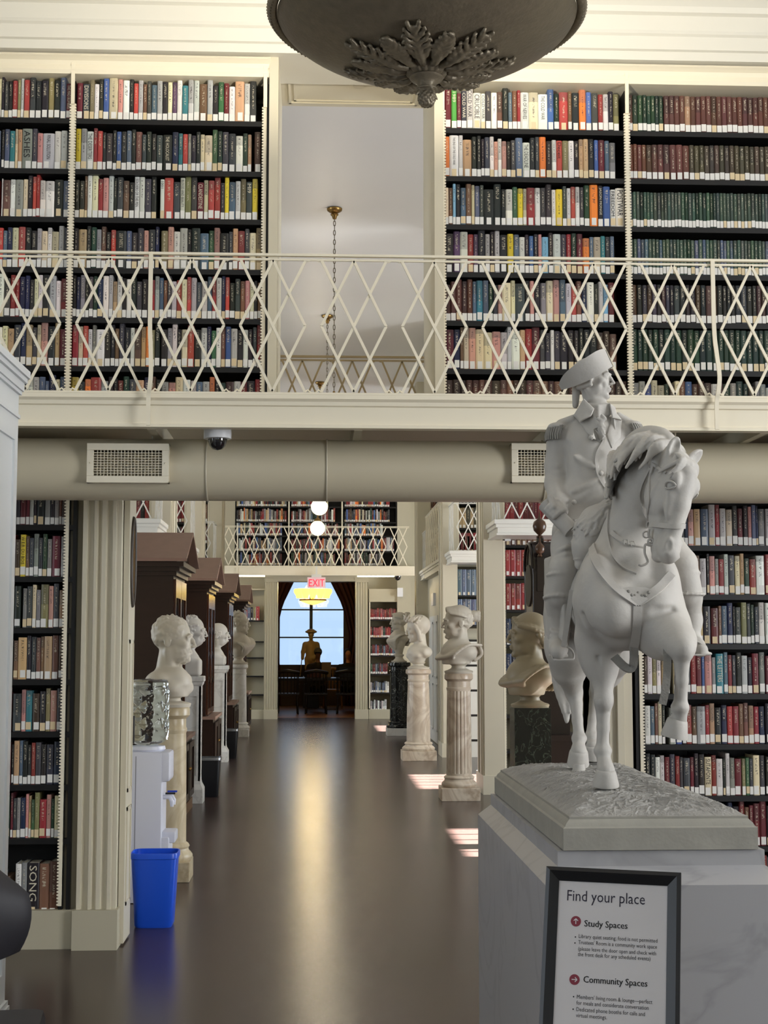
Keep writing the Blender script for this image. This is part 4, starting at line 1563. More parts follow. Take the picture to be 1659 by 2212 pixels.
def bay_gallery(side, Y, x_in, k):
    """small white balcony along the near face of a divider"""
    s = 1 if side == 'right' else -1
    xo = XR if s > 0 else XL
    a, b_ = sorted((x_in + s * .06, xo))
    o = bpy.data.objects.new('gallery_%s_bay_%d' % (side, k), None); COL.objects.link(o); struct(o)
    y0 = Y - .75
    box(a + .01, b_ - .01, y0 + .02, Y - .001, GAL - .05, GAL + .055).build('slab', WHITE, o)
    q = MB()
    pf = [(0, -.06), (.012, -.06), (.012, -.04), (0, -.038), (0, .018), (.018, .02), (.018, .05), (.035, .058), (.035, .10), (-.05, .10), (-.05, -.06)]
    # mitred profile: along the front, then back to the wall
    v = []
    xi = a if s > 0 else b_
    xe = b_ if s > 0 else a
    for e, z in pf:
        v.append((xe, y0 - e, GAL + z))
    for e, z in pf:
        v.append((xi - s * e, y0 - e, GAL + z))
    for e, z in pf:
        v.append((xi - s * e, Y - .002, GAL + z))
    k_ = len(pf)
    f = [(r_ * k_ + i, r_ * k_ + (i + 1) % k_, (r_ + 1) * k_ + (i + 1) % k_, (r_ + 1) * k_ + i) for r_ in range(2) for i in range(k_)]
    q.add(v, f + [tuple(range(k_)), tuple(range(2 * k_, 3 * k_))])
    q.build('fascia', WHITE, o)
    n = 'white lattice balcony railing in the %s bay, %s from the front' % (side, ['first', 'second', 'third'][k - 1])
    xs = a + .03 if s > 0 else b_ - .03
    L = 2.4
    lattice('balcony_railing', n, (xs, y0 + .02, GAL + .10), (s, 0, 0), L, .68, .4, split=False, m=WHITE)
    lattice('balcony_railing', 'white lattice return of the %s balcony, %s from the front' % (side, ['first', 'second', 'third'][k - 1]), (xs, y0 + .02, GAL + .10), (0, 1, 0), .72, .68, .36, split=False, m=WHITE, out=(-s, 0, 0))


for k, (Y, x) in enumerate(RDIV):
    bay_gallery('right', Y, x, k + 1)
for k, (Y, x) in enumerate(LDIV):
    bay_gallery('left', Y, x, k + 1)

# doorway in the right side between the second and third divider
o = bpy.data.objects.new('wall_right_door_bay', None); COL.objects.link(o); struct(o)
box(1.98, 2.2, 21.02, 25.5, 0, GAL + .0).build('panel_wall', CREAM, o)
o = bpy.data.objects.new('door_2', None); COL.objects.link(o); struct(o)
box(1.94, 1.98, 22.7, 24.6, 0, 2.55).build('door_casing', CREAM, o)
box(1.925, 1.945, 22.85, 24.45, .02, 2.05).build('door_leaf', WHITE, o)
q = MB()
for y0, y1 in ((22.9, 23.6), (23.7, 24.4)):
    for z0, z1 in ((.2, .95), (1.05, 1.95)):
        q.box(1.915, 1.93, y0, y0 + .03, z0, z1); q.box(1.915, 1.93, y1 - .03, y1, z0, z1); q.box(1.915, 1.93, y0, y1, z0, z0 + .03); q.box(1.915, 1.93, y0, y1, z1 - .03, z1)
q.build('panel_moulding', WHITE, o)
tag(box(1.90, 1.94, 23.35, 23.75, 2.22, 2.42).build('wall_box', mat('white_plastic', (232, 233, 236), .3)), 'small white box fixed over the side door', 'box')
# balcony over that door, parallel with the corridor
o = bpy.data.objects.new('gallery_right_side', None); COL.objects.link(o); struct(o)
q = MB()
for e, z0, z1 in ((0, GAL - .06, GAL + .02), (.018, GAL + .02, GAL + .055), (.035, GAL + .055, GAL + .10)):
    q.box(1.86 - e, 2.24, 21.03, 24.7, z0, z1)
q.build('fascia', CREAM, o)
box(2.25, 2.35, 21.02, 25.5, GAL, HALL_Z).build('back_wall', CREAM, o)
lattice('balcony_railing', 'cream lattice balcony railing above the side door', (1.88, 21.05, GAL + .10), (0, 1, 0), 3.6, .9, .4, split=False, out=(-1, 0, 0))

# ---- back wall with the doorway to the reading room
DL, DRt, DT = -.83, .845, 2.93
o = bpy.data.objects.new('wall_back_hall', None); COL.objects.link(o); struct(o)
q = MB()
q.box(XL, DL, BACK + .3, BACK + .55, 0, HALL_Z); q.box(DRt, XR, BACK + .3, BACK + .55, 0, HALL_Z); q.box(DL, DRt, BACK + .3, BACK + .55, DT, HALL_Z)
q.build('core', CREAM_D, o)
o = bpy.data.objects.new('trim_reading_room_door', None); COL.objects.link(o); struct(o)
for a, b_ in ((at(572, 1400, BACK).x, DL), (DRt, at(795, 1400, BACK).x)):
    w = b_ - a
    pr = [(a, BACK + .5)]
    for i in range(5):
        u = a + w * (i + .1) / 5
        pr += [(a + w * i / 5, BACK - .02), (u, BACK - .02), (u + w * .04, BACK - .004), (u + w * .12, BACK - .004), (a + w * (i + 1) / 5 - .001, BACK - .02)]
    pr += [(b_, BACK + .5)]
    MB().extrude(pr, .2, DT + .05, 'z').build('pilaster', CREAM_D, o, 25)
    box(a - .01, b_ + .01, BACK - .05, BACK + .5, 0, .2).build('base_block', CREAM_D, o)
    q = MB()
    for e, z0, z1 in ((.012, DT - .02, DT + .0), (.02, DT + .03, DT + .06)):
        q.box(a - e, b_ + e, BACK - .03 - e, BACK, z0, z1)
    q.build('capital', CREAM_D, o)
q = MB()
xa, xb = at(572, 1400, BACK).x, at(795, 1400, BACK).x
for e, z0, z1 in ((0, DT, DT + .1), (.03, DT + .1, DT + .16)):
    q.box(xa - e, xb + e, BACK - .03 - e, BACK + .5, z0, z1)
q.build('architrave', CREAM_D, o)
# gallery on the back wall
GB = 29.95
gz = at(683, 1228, GB).z
o = bpy.data.objects.new('gallery_back', None); COL.objects.link(o); struct(o)
gx0, gx1 = at(470, 1230, GB).x, at(884, 1230, GB).x
box(gx0 - .4, gx1 + .4, GB + .05, BACK + .3, gz - .02, gz + .02).build('slab', WHITE, o)
q = MB()
for e, z0, z1 in ((0, at(683, 1240, GB).z, gz + .02), (.02, gz + .02, gz + .05), (.015, at(683, 1243, GB).z, at(683, 1240, GB).z)):
    q.box(gx0 - .4, gx1 + .4, GB - e, GB + .05, z0, z1)
q.build('fascia', METAL_CREAM, o)
rh = at(683, 1137, GB).z - gz - .05
lattice('far_railing', 'cream lattice railing of the gallery at the far end', (gx0, GB + .02, gz + .05), (1, 0, 0), gx1 - gx0, rh, (gx1 - gx0) / 9, split=False, w=.02, posts=(at(513, 1200, GB).x - gx0,), drop=.28)
for i, (pa, pb) in enumerate(((440, 507), (858, 886))):
    a, b_ = at(pa, 1200, BACK).x, at(pb, 1200, BACK).x
    struct(box(a, b_, BACK - .02, BACK + .3, 0 if i else gz, HALL_Z).build('trim_back_pier_%d' % (i + 1), CREAM_D))
# lit cove strips under that gallery
for pa, pb in ((495, 572), (772, 850)):
    a, b_ = at(pa, 1245, GB + .3).x, at(pb, 1245, GB + .3).x
    zz = at(683, 1246, GB + .3).z
    o = thing('strip_light', 'glowing strip light under the far gallery, %s of the doorway' % ('left' if pa < 600 else 'right'), 'light', ((a + b_) / 2, GB + .3, zz))
    box(a - (a + b_) / 2, b_ - (a + b_) / 2, -.03, .03, 0, .03).build('tube', mat('warm_strip', (255, 238, 200), .5, emit=(255, 236, 196), estr=9), o)
    box(a - (a + b_) / 2 - .02, b_ - (a + b_) / 2 + .02, -.05, .05, .03, .05).build('tray', WHITE, o)

# reading room shell
RD = mat('reading_room_wall', (64, 46, 36), .6)
struct(MB().box(-3.4, -3.2, 31.4, 38, 0, 4.2).build('wall_reading_left', RD))
struct(MB().box(3.2, 3.4, 31.4, 38, 0, 4.2).build('wall_reading_right', RD))
struct(MB().box(-3.4, 3.4, 31.4, 38, 4.2, 4.4).build('ceiling_reading_room', RD))
wx0, wx1, wz0, wz1 = at(604, 1380, 37.4).x, at(742, 1380, 37.4).x, at(683, 1436, 37.4).z, 3.3
struct(MB().box(-3.4, wx0, 37.4, 37.6, 0, 4.2).box(wx1, 3.4, 37.4, 37.6, 0, 4.2).box(wx0, wx1, 37.4, 37.6, 0, wz0).box(wx0, wx1, 37.4, 37.6, wz1, 4.2).build('wall_reading_back', RD))
WN[0] += 1
o = bpy.data.objects.new('window_%d' % WN[0], None); COL.objects.link(o); struct(o)
DKF = mat('dark_frame', (18, 20, 34), .5)
box(wx0, wx1, 37.49, 37.5, wz0, wz1).build('pane', GLASS, o)
xm = at(672, 1350, 37.4).x
box(xm - .04, xm + .04, 37.42, 37.5, wz0, wz1).build('mullion', DKF, o)
for y_ in (1317, 1377):
    z = at(672, y_, 37.4).z
    box(wx0, wx1, 37.42, 37.5, z - .018, z + .018).build('glazing_bar', DKF, o)

# ------------------------------------------------------------------ books
BM = bpy.data.materials.new('book_cover')
BM.use_nodes = True
nt = BM.node_tree
b_ = nt.nodes['Principled BSDF']
b_.inputs['Roughness'].default_value = .38
at_ = nt.nodes.new('ShaderNodeAttribute'); at_.attribute_name = 'col'
uv_ = nt.nodes.new('ShaderNodeUVMap'); uv_.uv_map = 'UVMap'
sx = nt.nodes.new('ShaderNodeSeparateXYZ'); nt.links.new(uv_.outputs[0], sx.inputs[0])


def _m(op, a, b=None, c=None):
    n = nt.nodes.new('ShaderNodeMath'); n.operation = op
    for i, v in enumerate((a, b, c)):
        if v is None:
            continue
        if isinstance(v, (int, float)):
            n.inputs[i].default_value = v
        else:
            nt.links.new(v, n.inputs[i])
    return n.outputs[0]


U, V_, SEED = sx.outputs[0], sx.outputs[1], at_.outputs['Alpha']
cb = nt.nodes.new('ShaderNodeCombineXYZ')
nt.links.new(_m('MULTIPLY', U, 3.2), cb.inputs[0]); nt.links.new(_m('MULTIPLY', V_, 58.0), cb.inputs[1]); nt.links.new(_m('MULTIPLY', SEED, 97.0), cb.inputs[2])
nz = nt.nodes.new('ShaderNodeTexNoise'); nz.inputs['Scale'].default_value = 1.0; nz.inputs['Detail'].default_value = 1.5
nt.links.new(cb.outputs[0], nz.inputs['Vector'])
ink = _m('GREATER_THAN', nz.outputs[0], .55)
col_w = _m('LESS_THAN', _m('ABSOLUTE', _m('SUBTRACT', U, .5)), _m('MULTIPLY_ADD', SEED, .12, .10))
top = _m('LESS_THAN', V_, .93)
bot = _m('GREATER_THAN', V_, _m('MULTIPLY_ADD', SEED, .35, .30))
has = _m('GREATER_THAN', SEED, .02)
inkf = _m('MULTIPLY', _m('MULTIPLY', ink, col_w), _m('MULTIPLY', _m('MULTIPLY', top, bot), has))
lum = nt.nodes.new('ShaderNodeRGBToBW'); nt.links.new(at_.outputs['Color'], lum.inputs[0])
dark = _m('LESS_THAN', lum.outputs[0], .30)
ic = nt.nodes.new('ShaderNodeMix'); ic.data_type = 'RGBA'
ic.inputs[6].default_value = (.04, .03, .04, 1); ic.inputs[7].default_value = (.62, .56, .42, 1)
nt.links.new(dark, ic.inputs[0])
# a second band of colour on some covers
band = _m('MULTIPLY', _m('GREATER_THAN', _m('FRACT', _m('MULTIPLY', SEED, 7.3)), .62), _m('GREATER_THAN', V_, _m('MULTIPLY_ADD', _m('FRACT', _m('MULTIPLY', SEED, 31.7)), .5, .4)))
hs = nt.nodes.new('ShaderNodeHueSaturation')
hs.inputs['Value'].default_value = .62; hs.inputs['Saturation'].default_value = .9
nt.links.new(at_.outputs['Color'], hs.inputs['Color'])
bd = nt.nodes.new('ShaderNodeMix'); bd.data_type = 'RGBA'
nt.links.new(_m('MULTIPLY', band, has), bd.inputs[0]); nt.links.new(at_.outputs['Color'], bd.inputs[6]); nt.links.new(hs.outputs[0], bd.inputs[7])
mx = nt.nodes.new('ShaderNodeMix'); mx.data_type = 'RGBA'
nt.links.new(_m('MULTIPLY', inkf, .75), mx.inputs[0]); nt.links.new(bd.outputs[2], mx.inputs[6]); nt.links.new(ic.outputs[2], mx.inputs[7])
nt.links.new(mx.outputs[2], b_.inputs['Base Color'])
STICKER = mat('call_label', (238, 236, 230), .5)
STICKER2 = mat('old_call_label', (226, 205, 165), .55)
PAGES = mat('book_pages', (222, 212, 190), .8, noise=.08, nscale=200, stretch=(10, 1, .1))

CODE = dict(k=('black', (38, 37, 38)), K=('charcoal', (66, 66, 70)), w=('white', (228, 225, 218)), c=('cream', (220, 208, 172)), r=('red', (146, 52, 52)), R=('bright red', (190, 76, 68)),
            m=('maroon', (104, 38, 44)), b=('blue', (74, 102, 158)), B=('navy', (36, 42, 74)), t=('teal', (58, 128, 138)), g=('green', (62, 100, 66)), G=('bright green', (96, 172, 84)),
            d=('dark green', (40, 62, 48)), y=('yellow', (228, 202, 60)), o=('orange', (232, 128, 58)), n=('brown', (116, 84, 66)), N=('dark brown', (72, 52, 43)), a=('grey', (142, 140, 138)),
            A=('light grey', (188, 186, 184)), p=('pink', (200, 146, 136)), s=('tan', (190, 158, 118)), u=('slate blue', (88, 102, 122)), v=('purple', (84, 66, 92)), e=('olive', (132, 126, 88)), l=('pale blue', (124, 172, 200)),
            M=('reddish brown', (98, 62, 52)), O=('brownish olive', (76, 70, 56)), S=('green grey', (70, 88, 76)), D=('deep green', (30, 52, 42)))
brng = random.Random(21)


def parse(tok):
    out = []
    for t in tok.split():
        c = t[0]
        out.append((c if c != '.' else None, float(t[1:] or 10)))
    return out


def cover(w, h, dep, lean=0.0):
    """U-shaped cover with a rounded back, spine towards -y, base at z=0, centred in x"""
    t = .0025
    r = min(.006, w * .22)
    pr = [(-w / 2, dep), (-w / 2, r), (-w * .42, r * .38), (-w * .2, 0), (w * .2, 0), (w * .42, r * .38), (w / 2, r), (w / 2, dep), (w / 2 - t, dep), (w / 2 - t, r + t), (-w / 2 + t, r + t), (-w / 2 + t, dep)]
    n = len(pr)
    v = [(x + (lean * z), y, z) for z in (0, h) for x, y in pr]
    f = [(i, (i + 1) % n, n + (i + 1) % n, n + i) for i in range(n)] + [tuple(range(n))[::-1], tuple(range(n, 2 * n))]
    return v, f


def solid(w, h, dep):
    r = min(.006, w * .22)
    pr = [(-w / 2, dep), (-w / 2, r), (-w * .3, 0), (w * .3, 0), (w / 2, r), (w / 2, dep)]
    n = len(pr)
    v = [(x, y, z) for z in (0, h) for x, y in pr]
    f = [(i, (i + 1) % n, n + (i + 1) % n, n + i) for i in range(n)] + [tuple(range(n))[::-1], tuple(range(n, 2 * n))]
    return v, f


def vary(c, amt=.10):
    k = 1 + brng.uniform(-amt, amt)
    return tuple(max(0, min(255, x * k + brng.uniform(-6, 6))) for x in c)


def book_mesh(v, f, w, h, cols):
    """cols: rgba per face"""
    me = bpy.data.meshes.new('book')
    me.from_pydata(v, [], f)
    me.uv_layers.new(name='UVMap')
    me.color_attributes.new('col', 'FLOAT_COLOR', 'CORNER')
    li = [i for ff in f for i in ff]
    me.uv_layers['UVMap'].data.foreach_set('uv', np.array([(v[i][0] / w + .5, v[i][2] / h) for i in li], np.float32).ravel())
    me.color_attributes['col'].data.foreach_set('color', np.array([cols] * len(li), np.float32).ravel())
    me.materials.append(BM)
    return me


ORD = ['first', 'second', 'third', 'fourth', 'fifth', 'sixth', 'seventh', 'eighth', 'ninth', 'tenth', 'eleventh', 'twelfth', 'thirteenth', 'fourteenth', 'fifteenth', 'sixteenth', 'seventeenth', 'eighteenth', 'nineteenth', 'twentieth']
ORD += ['twenty-' + x for x in ORD[:9]] + ['thirtieth'] + ['thirty-' + x for x in ORD[:9]]

STUFF = dict(v=[], f=[], uv=[], col=[])
TITLES = []


def add_stuff(x, Y, z, w, h, dep, rgb, seed, label=True):
    for part in range(2 if label else 1):
        if part == 0:
            v, f = solid(w, h, dep); c = (*lin(rgb), seed)
        else:
            lw = min(w * .92, .026); lz = brng.choice((.004, .006, .010)); lh = min(.042, h * .19)
            cs = (238, 236, 230) if brng.random() < .8 else (228, 208, 168)
            v = [(a, y, q) for q in (lz, lz + lh) for y in (-.0012, .004) for a in (-lw / 2, lw / 2)]
            f = [(4, 5, 1, 0), (0, 2, 6, 4), (5, 7, 3, 1), (6, 7, 5, 4)]; c = (*lin(cs), 0)
        o = len(STUFF['v'])
        STUFF['v'] += [(x + a, Y + b, z + q) for a, b, q in v]
        for ff in f:
            STUFF['f'].append(tuple(i + o for i in ff))
            for i in ff:
                STUFF['uv'].append((v[i][0] / w + .5, v[i][2] / h)); STUFF['col'].append(c)


def title_text(s, x, Y, z, w, h, dark_ink, parent, size=None, v0=.28):
    m_ = mat('title_ink', (30, 28, 30), .5) if dark_ink else mat('title_pale', (222, 214, 190), .5)
    M = Matrix(((0, 1, 0, 0), (0, 0, -1, 0), (-1, 0, 0, 0), (0, 0, 0, 1)))
    o = text_mesh('title', s, 1.0, m_, parent, Matrix.Identity(4), ext=0)
    co = [v.co for v in o.data.vertices]
    x0, x1 = min(c.x for c in co), max(c.x for c in co); y0, y1 = min(c.y for c in co), max(c.y for c in co)
    L = h * (.94 - v0)
    k = L / (x1 - x0)
    ky = min(w * .62 / (y1 - y0), k * 1.6)
    k = min(k, ky * 1.3)
    o.data.transform(Matrix.Translation((x, Y - .0016, z + h * .95)) @ M @ Matrix.Diagonal((k, ky, 1, 1)) @ Matrix.Translation((-x0, -(y0 + y1) / 2, 0)))
    return o


def row(x0, x1, z, tok, where=None, group=None, Y=None, hmin=.205, hmax=.243, titles={}, single=True, dep=.15, hh=None):
    """a shelf of books from x0 to x1; where=None puts them into the mass of uncounted books"""
    Y = Y if Y is not None else FW + .03
    bs = parse(tok)
    tot = sum(w for _, w in bs)
    k = (x1 - x0) / tot
    x = x0
    idx = 0
    for j, (c, w) in enumerate(bs):
        wd = w * k
        if c is None:
            x += wd
            continue
        name, rgb = CODE[c]
        h = brng.uniform(hmin, hmax) if hh is None else hh * brng.uniform(.985, 1.01)
        seed = brng.uniform(.03, 1)
        cx = x + wd / 2
        bw = max(wd - .0016, .004)
        rgb = vary(rgb)
        t = titles.get(j)
        if t:
            seed = .0
        if where is None:
            add_stuff(cx, Y, z, bw, h, dep, rgb, seed)
            if t:
                TITLES.append((t, cx, Y, z, bw, h, sum(rgb) > 330))
        else:
            v, f = cover(bw, h, dep)
            me = book_mesh(v, f, bw, h, (*lin(rgb), seed))
            o = bpy.data.objects.new('book', me)
            COL.objects.link(o)
            o.location = (cx, Y + brng.uniform(0, .006), z + .0005)
            tag(o, '%s book, %s from left, %s' % (name, ORD[idx], where), 'book', group)
            MB().box(-bw / 2 + .003, bw / 2 - .003, .0095, dep - .004, .002, h - .004).build('pages', PAGES, o)
            lw = min(bw * .9, .027); lz = brng.choice((.003, .005, .010)); lh = brng.uniform(.036, .046)
            sh = brng.uniform(-.5, .5) * (bw * .95 - lw)
            MB().box(sh - lw / 2, sh + lw / 2, -.0011, .004, lz, lz + lh).build('call_label', STICKER if brng.random() < .8 else STICKER2, o)
            if t:
                title_text(t, 0, 0, 0, bw, h, sum(rgb) > 330, o)
        idx += 1
        x += wd


def notch_strip(name, x, z0, z1, Y, parent, sides=(-1, 1), w=.008, d=.010, pitch=.0166, th=.012, m=METAL_CREAM):
    pts_r, pts_l = [], []
    n = int((z1 - z0) / pitch)
    p_ = (z1 - z0) / n
    for i in range(n):
        z = z0 + i * p_
        for s, L in ((1, pts_r), (-1, pts_l)):
            e = d if s in sides else 0
            L += [(x + s * w, z), (x + s * (w + e), z + .22 * p_), (x + s * (w + e), z + .62 * p_), (x + s * w, z + .84 * p_)]
    pts_r.append((x + w, z1)); pts_l.append((x - w, z1))
    # built as one connected strip of quads
    v, f = [], []
    for (xa, za), (xb, zb) in zip(pts_l, pts_r):
        v += [(xa, Y, za), (xb, Y, zb), (xb, Y + th, zb), (xa, Y + th, za)]
    k = len(pts_l)
    f.append((0, 1, 2, 3))
    for i in range(k - 1):
        for j in range(4):
            f.append((4 * i + j, 4 * i + (j + 1) % 4, 4 * i + 4 + (j + 1) % 4, 4 * i + 4 + j))
    f.append((4 * k - 1, 4 * k - 2, 4 * k - 3, 4 * k - 4))
    return MB().add(v, f).build(name, m, parent)


def bookcase(label, x0, x1, zs, ztop, zbot, Y=None, dep=.30, strips=(), cornice=None, back=BACKP, shelf_t=.030, name='bookcase', side=.02, m_side=SHELF):
    Y = Y if Y is not None else FW
    o = thing(name, label, 'bookcase', ((x0 + x1) / 2, Y, zbot))
    cx = (x0 + x1) / 2
    box(x0 - cx, x1 - cx, dep, dep + .03, 0, ztop - zbot).build('back_panel', back, o)
    for a, b_ in ((x0, x0 + side), (x1 - side, x1)):
        box(a - cx, b_ - cx, .01, dep, 0, ztop - zbot).build('side_panel', m_side, o)
    for z in zs:
        box(x0 - cx + side, x1 - cx - side, .012, dep, z - shelf_t - zbot, z - .001 - zbot).build('shelf', SHELF, o)
    for px_, sd in strips:
        xs = px_ - cx
        box(xs - .011, xs + .011, .014, dep, 0, ztop - zbot).build('upright', SHELF, o)
        notch_strip('notched_strip', xs, .02, ztop - zbot - (.13 if cornice else 0), .001, o, sd)
        if cornice:
            MB().bar((xs, -.006, ztop - zbot - .14), (xs, -.012, ztop - zbot + .15), .020, .012, (0, 1, 0)).build('bracket_strip', METAL_CREAM, o)
    if cornice:
        z0, z1 = cornice[0] - zbot, cornice[1] - zbot
        pf = [(dep, z1), (-.045, z1), (-.05, z1 - .012), (-.035, z1 - .02), (-.02, z1 - .03), (-.012, z0 + .05), (-.018, z0 + .02), (-.010, z0), (dep, z0)]
        MB().extrude(pf, x0 - cx, x1 - cx, 'x').build('cornice_board', METAL_CREAM, o, 25)
    return o


# ---- the six cases of the front wall
zUL = [at(350, y, FW).z for y in (257, 366, 470, 579, 686, 791)] + [GAL + .05]
zUR = [at(1150, y, FW).z for y in (277, 381, 485, 588, 693, 797)] + [GAL + .05]
zL = [at(80, y, FW).z for y in (1133, 1245, 1356, 1468, 1581, 1696, 1812, 1983)]
zR = [at(1550, y, FW).z for y in (1178, 1284, 1391, 1499, 1608, 1720)]
zR += [zR[-1] - .27, zR[-1] - .55]
xA0, xA1, xA2 = -3.6, fx(152, 500), fx(571, 500)
xB0, xB1, xB2 = fx(957, 500), fx(1358, 500), 4.2
xL1 = fx(138, 1500)
xR0 = fx(1385, 1500)
ctop, cbot = 4.855, at(300, 163, FW).z
bookcase('black shelved gallery bookcase left of the upper opening', xA0, xA2 + .03, zUL, 4.72, GAL - .03, strips=((xA1, (-1, 1)), (xA2, (-1,))), cornice=(cbot, ctop))
bookcase('black shelved gallery bookcase right of the upper opening', xB0 - .03, xB2, zUR, 4.72, GAL - .03, strips=((xB0, (1,)), (xB1, (-1, 1))), cornice=(cbot, ctop))
bookcase('lower bookcase at left, beside the fluted pilaster', -2.9, xL1 + .05, zL, 2.62, .2, strips=((xL1, (-1,)),), back=DARKC)
bookcase('lower bookcase at right, behind the horse', xR0 - .03, 4.2, zR, 2.62, .08, strips=((xR0, (1,)),), back=DARKC)
struct(box(-2.9, -1.36, FW - .01, FW + .33, 0, .2).build('baseboard_front', CREAM_D))
struct(box(OPR + .125, 4.2, FW + .0, FW + .33, 0, .08).build('baseboard_front_right', CREAM_D))

A1 = (at(0, 300, FW).x - .6, xA1 - .014)
A2 = (xA1 + .014, xA2 - .014)
B1 = (xB0 + .014, xB1 - .014)
B2 = (xB1 + .014, xB1 + .014 + 1.5)
LC = (at(20, 1500, FW).x, xL1 - .014)
RC = (xR0 + .024, 3.3)
UPL = 'books on the left gallery shelves'
LOL = 'books in the lower left bookcase'
LOR = 'books in the lower right bookcase'


def pr(px, py=1400):
    return fx(px, py)


gl = 'left gallery bookcase'
row(A2[0], fx(553, 250), zUL[0], 'm13 K15 e10 w10 k9 b12 c19 p11 w14 k9 R10 A10 n9 K9 u12 A12 k11 c10 v10 w11 t13 w12 A12 n17 A12 k12 g12 m11 w13 s20 w12 K14', 'top shelf of ' + gl, UPL, titles={1: 'DIVISIONS'})
row(A2[0], fx(563, 360), zUL[1], 'y11 A12 w14 r8 R11 k7 K14 k8 b10 k11 u10 k9 n13 K9 k11 k10 K13 k20 B13 t9 R11 a7 k10 k9 c9 c16 g11 d10 K13 K15 w15 d10 s8 .6 N14', 'second shelf of ' + gl, UPL, titles={2: 'THE DESERTERS', 17: 'THE HOLOCAUST'})
row(A2[0], fx(556, 470), zUL[2], 'k10 k11 n6 w10 c13 r10 p12 A11 k7 K13 n13 k11 w11 w11 K14 k11 .8 w9 R19 K15 w10 e13 K13 m14 c10 R13 r13 k9 y9 u14 A11 e12 K13 y12', 'third shelf of ' + gl, UPL, titles={12: 'SOLDIERS OF THE PEN', 17: '1001', 20: 'BLOOD AND BEAUTY', 23: 'CLANDESTINE', 32: 'MI9'})
row(fx(0, 350), A1[1], zUL[1], 'k6 u11 t12 c6 s9 a22 K11 p12 A26 w14 A14 K7', 'second gallery shelf left of the notched upright', UPL, titles={5: 'ASHES', 8: 'FINAL SOLUTION'})
# lower left
lw = 'shelf of lower left bookcase'
for i, (tok, nm, tt, xe) in enumerate((('K8 m12 m8 A9 k6 k17 a12 k9 a10 n6 N9', 'top', {}, 0), ('N11 y13 n8 K10 a11 K9 d10 a11 m20 A10', 'second', {1: 'W.E.B. DU BOIS'}, 0),
                                      ('k14 .4 a9 K11 c8 a10 e17 p10 K12 s11', 'third', {}, 0), ('n10 s21 k10 K11 n11 n7 s19 n15 N11', 'fourth', {}, 0), ('K20 p10 t14 N17 k14 e10 p15 K12', 'fifth', {}, 0),
                                      ('k5 s13 u8 k11 k8 r10 K13 k12 K17 B17', 'sixth', {}, 0), ('m6 K9 a9 B13 p7 s7 g8 e12 r17 p12 d8 c14', 'seventh', {}, 0), ('.8 w11 a10 k22 n18 n17', 'bottom', {3: 'SONG'}, 0))):
    x0 = at((33, 30, 28, 26, 24, 22, 20, 20)[i], (1100, 1200, 1310, 1430, 1540, 1650, 1760, 1930)[i], FW).x
    row(x0, LC[1], zL[i], tok, nm + ' ' + lw, LOL, titles=tt, hmax=.238 if i < 7 else .29, hmin=.2 if i < 7 else .27)
# lower right: the part the photo shows
lw = 'shelf of lower right bookcase'
for i, (px0, tok, nm, tt) in enumerate(((1473, 'K10 B8 p13 s15 u18 A15 r10 A14 c14 K12 m12 k11 p8 u10 B5 a14', 'top', {}), (1474, 'N12 K9 w13 n10 A15 k6 p13 a8 r12 A10 K14 c12 s9 d12 r15 w19', 'second', {}),
                                       (1497, 'K17 s10 k18 m17 n7 u13 B13 k5 K13 e13 K9 d8 K10 w13', 'third', {}), (1483, 'k14 r13 m13 b7 p17 a9 t18 u10 r10 K9 k13 A14 k11 m16 a13', 'fourth', {6: 'THE LETTERS'}),
                                       (1478, 'K9 r13 n11 A20 r9 s12 k15 B13 R13 r14 n11 n11 s12 r12 B13', 'fifth', {}), (1388, 'k12 k12 w11 w11 m12 K13 r11 K8 K17 m9 k11 k14 c17 r11 w16 k6 w10 a12 m17 e9 g9 K9 c16 K12', 'sixth', {12: 'SUTAFONTE'}))):
    x0 = max(fx(px0, 1200 + 100 * i), xR0 + .024); x1 = fx(1657, 1200 + 100 * i)
    row(x0, x1, zR[i], tok, nm + ' ' + lw, LOR, titles=tt, hmin=.195, hmax=.228)
row(xR0 + .024, fx(1450, 1450), zR[3], 'N9 w13 e11 w12 s10 k12', 'fourth lower right shelf beside the notched strip', LOR, hmin=.195, hmax=.228)
row(xR0 + .024, fx(1440, 1560), zR[4], 'w15 u11 n8 c10 k8', 'fifth lower right shelf beside the notched strip', LOR, hmin=.195, hmax=.228)

# ---- all the other books: one mass
MIX = 'kKkKwwcrRmbBtgdyonNaAspuvel'


def rnd(n, pal=MIX, lo=8, hi=15):
    return ' '.join('%s%.1f' % (brng.choice(pal), brng.uniform(lo, hi)) for _ in range(n))


def fill(x0, x1, z, pal=MIX, wlo=.020, whi=.038, **k):
    n = max(1, int((x1 - x0) / ((wlo + whi) / 2)))
    row(x0, x1, z, ' '.join('%s%.2f' % (brng.choice(pal), brng.uniform(wlo, whi) * 1000) for _ in range(n)), **k)


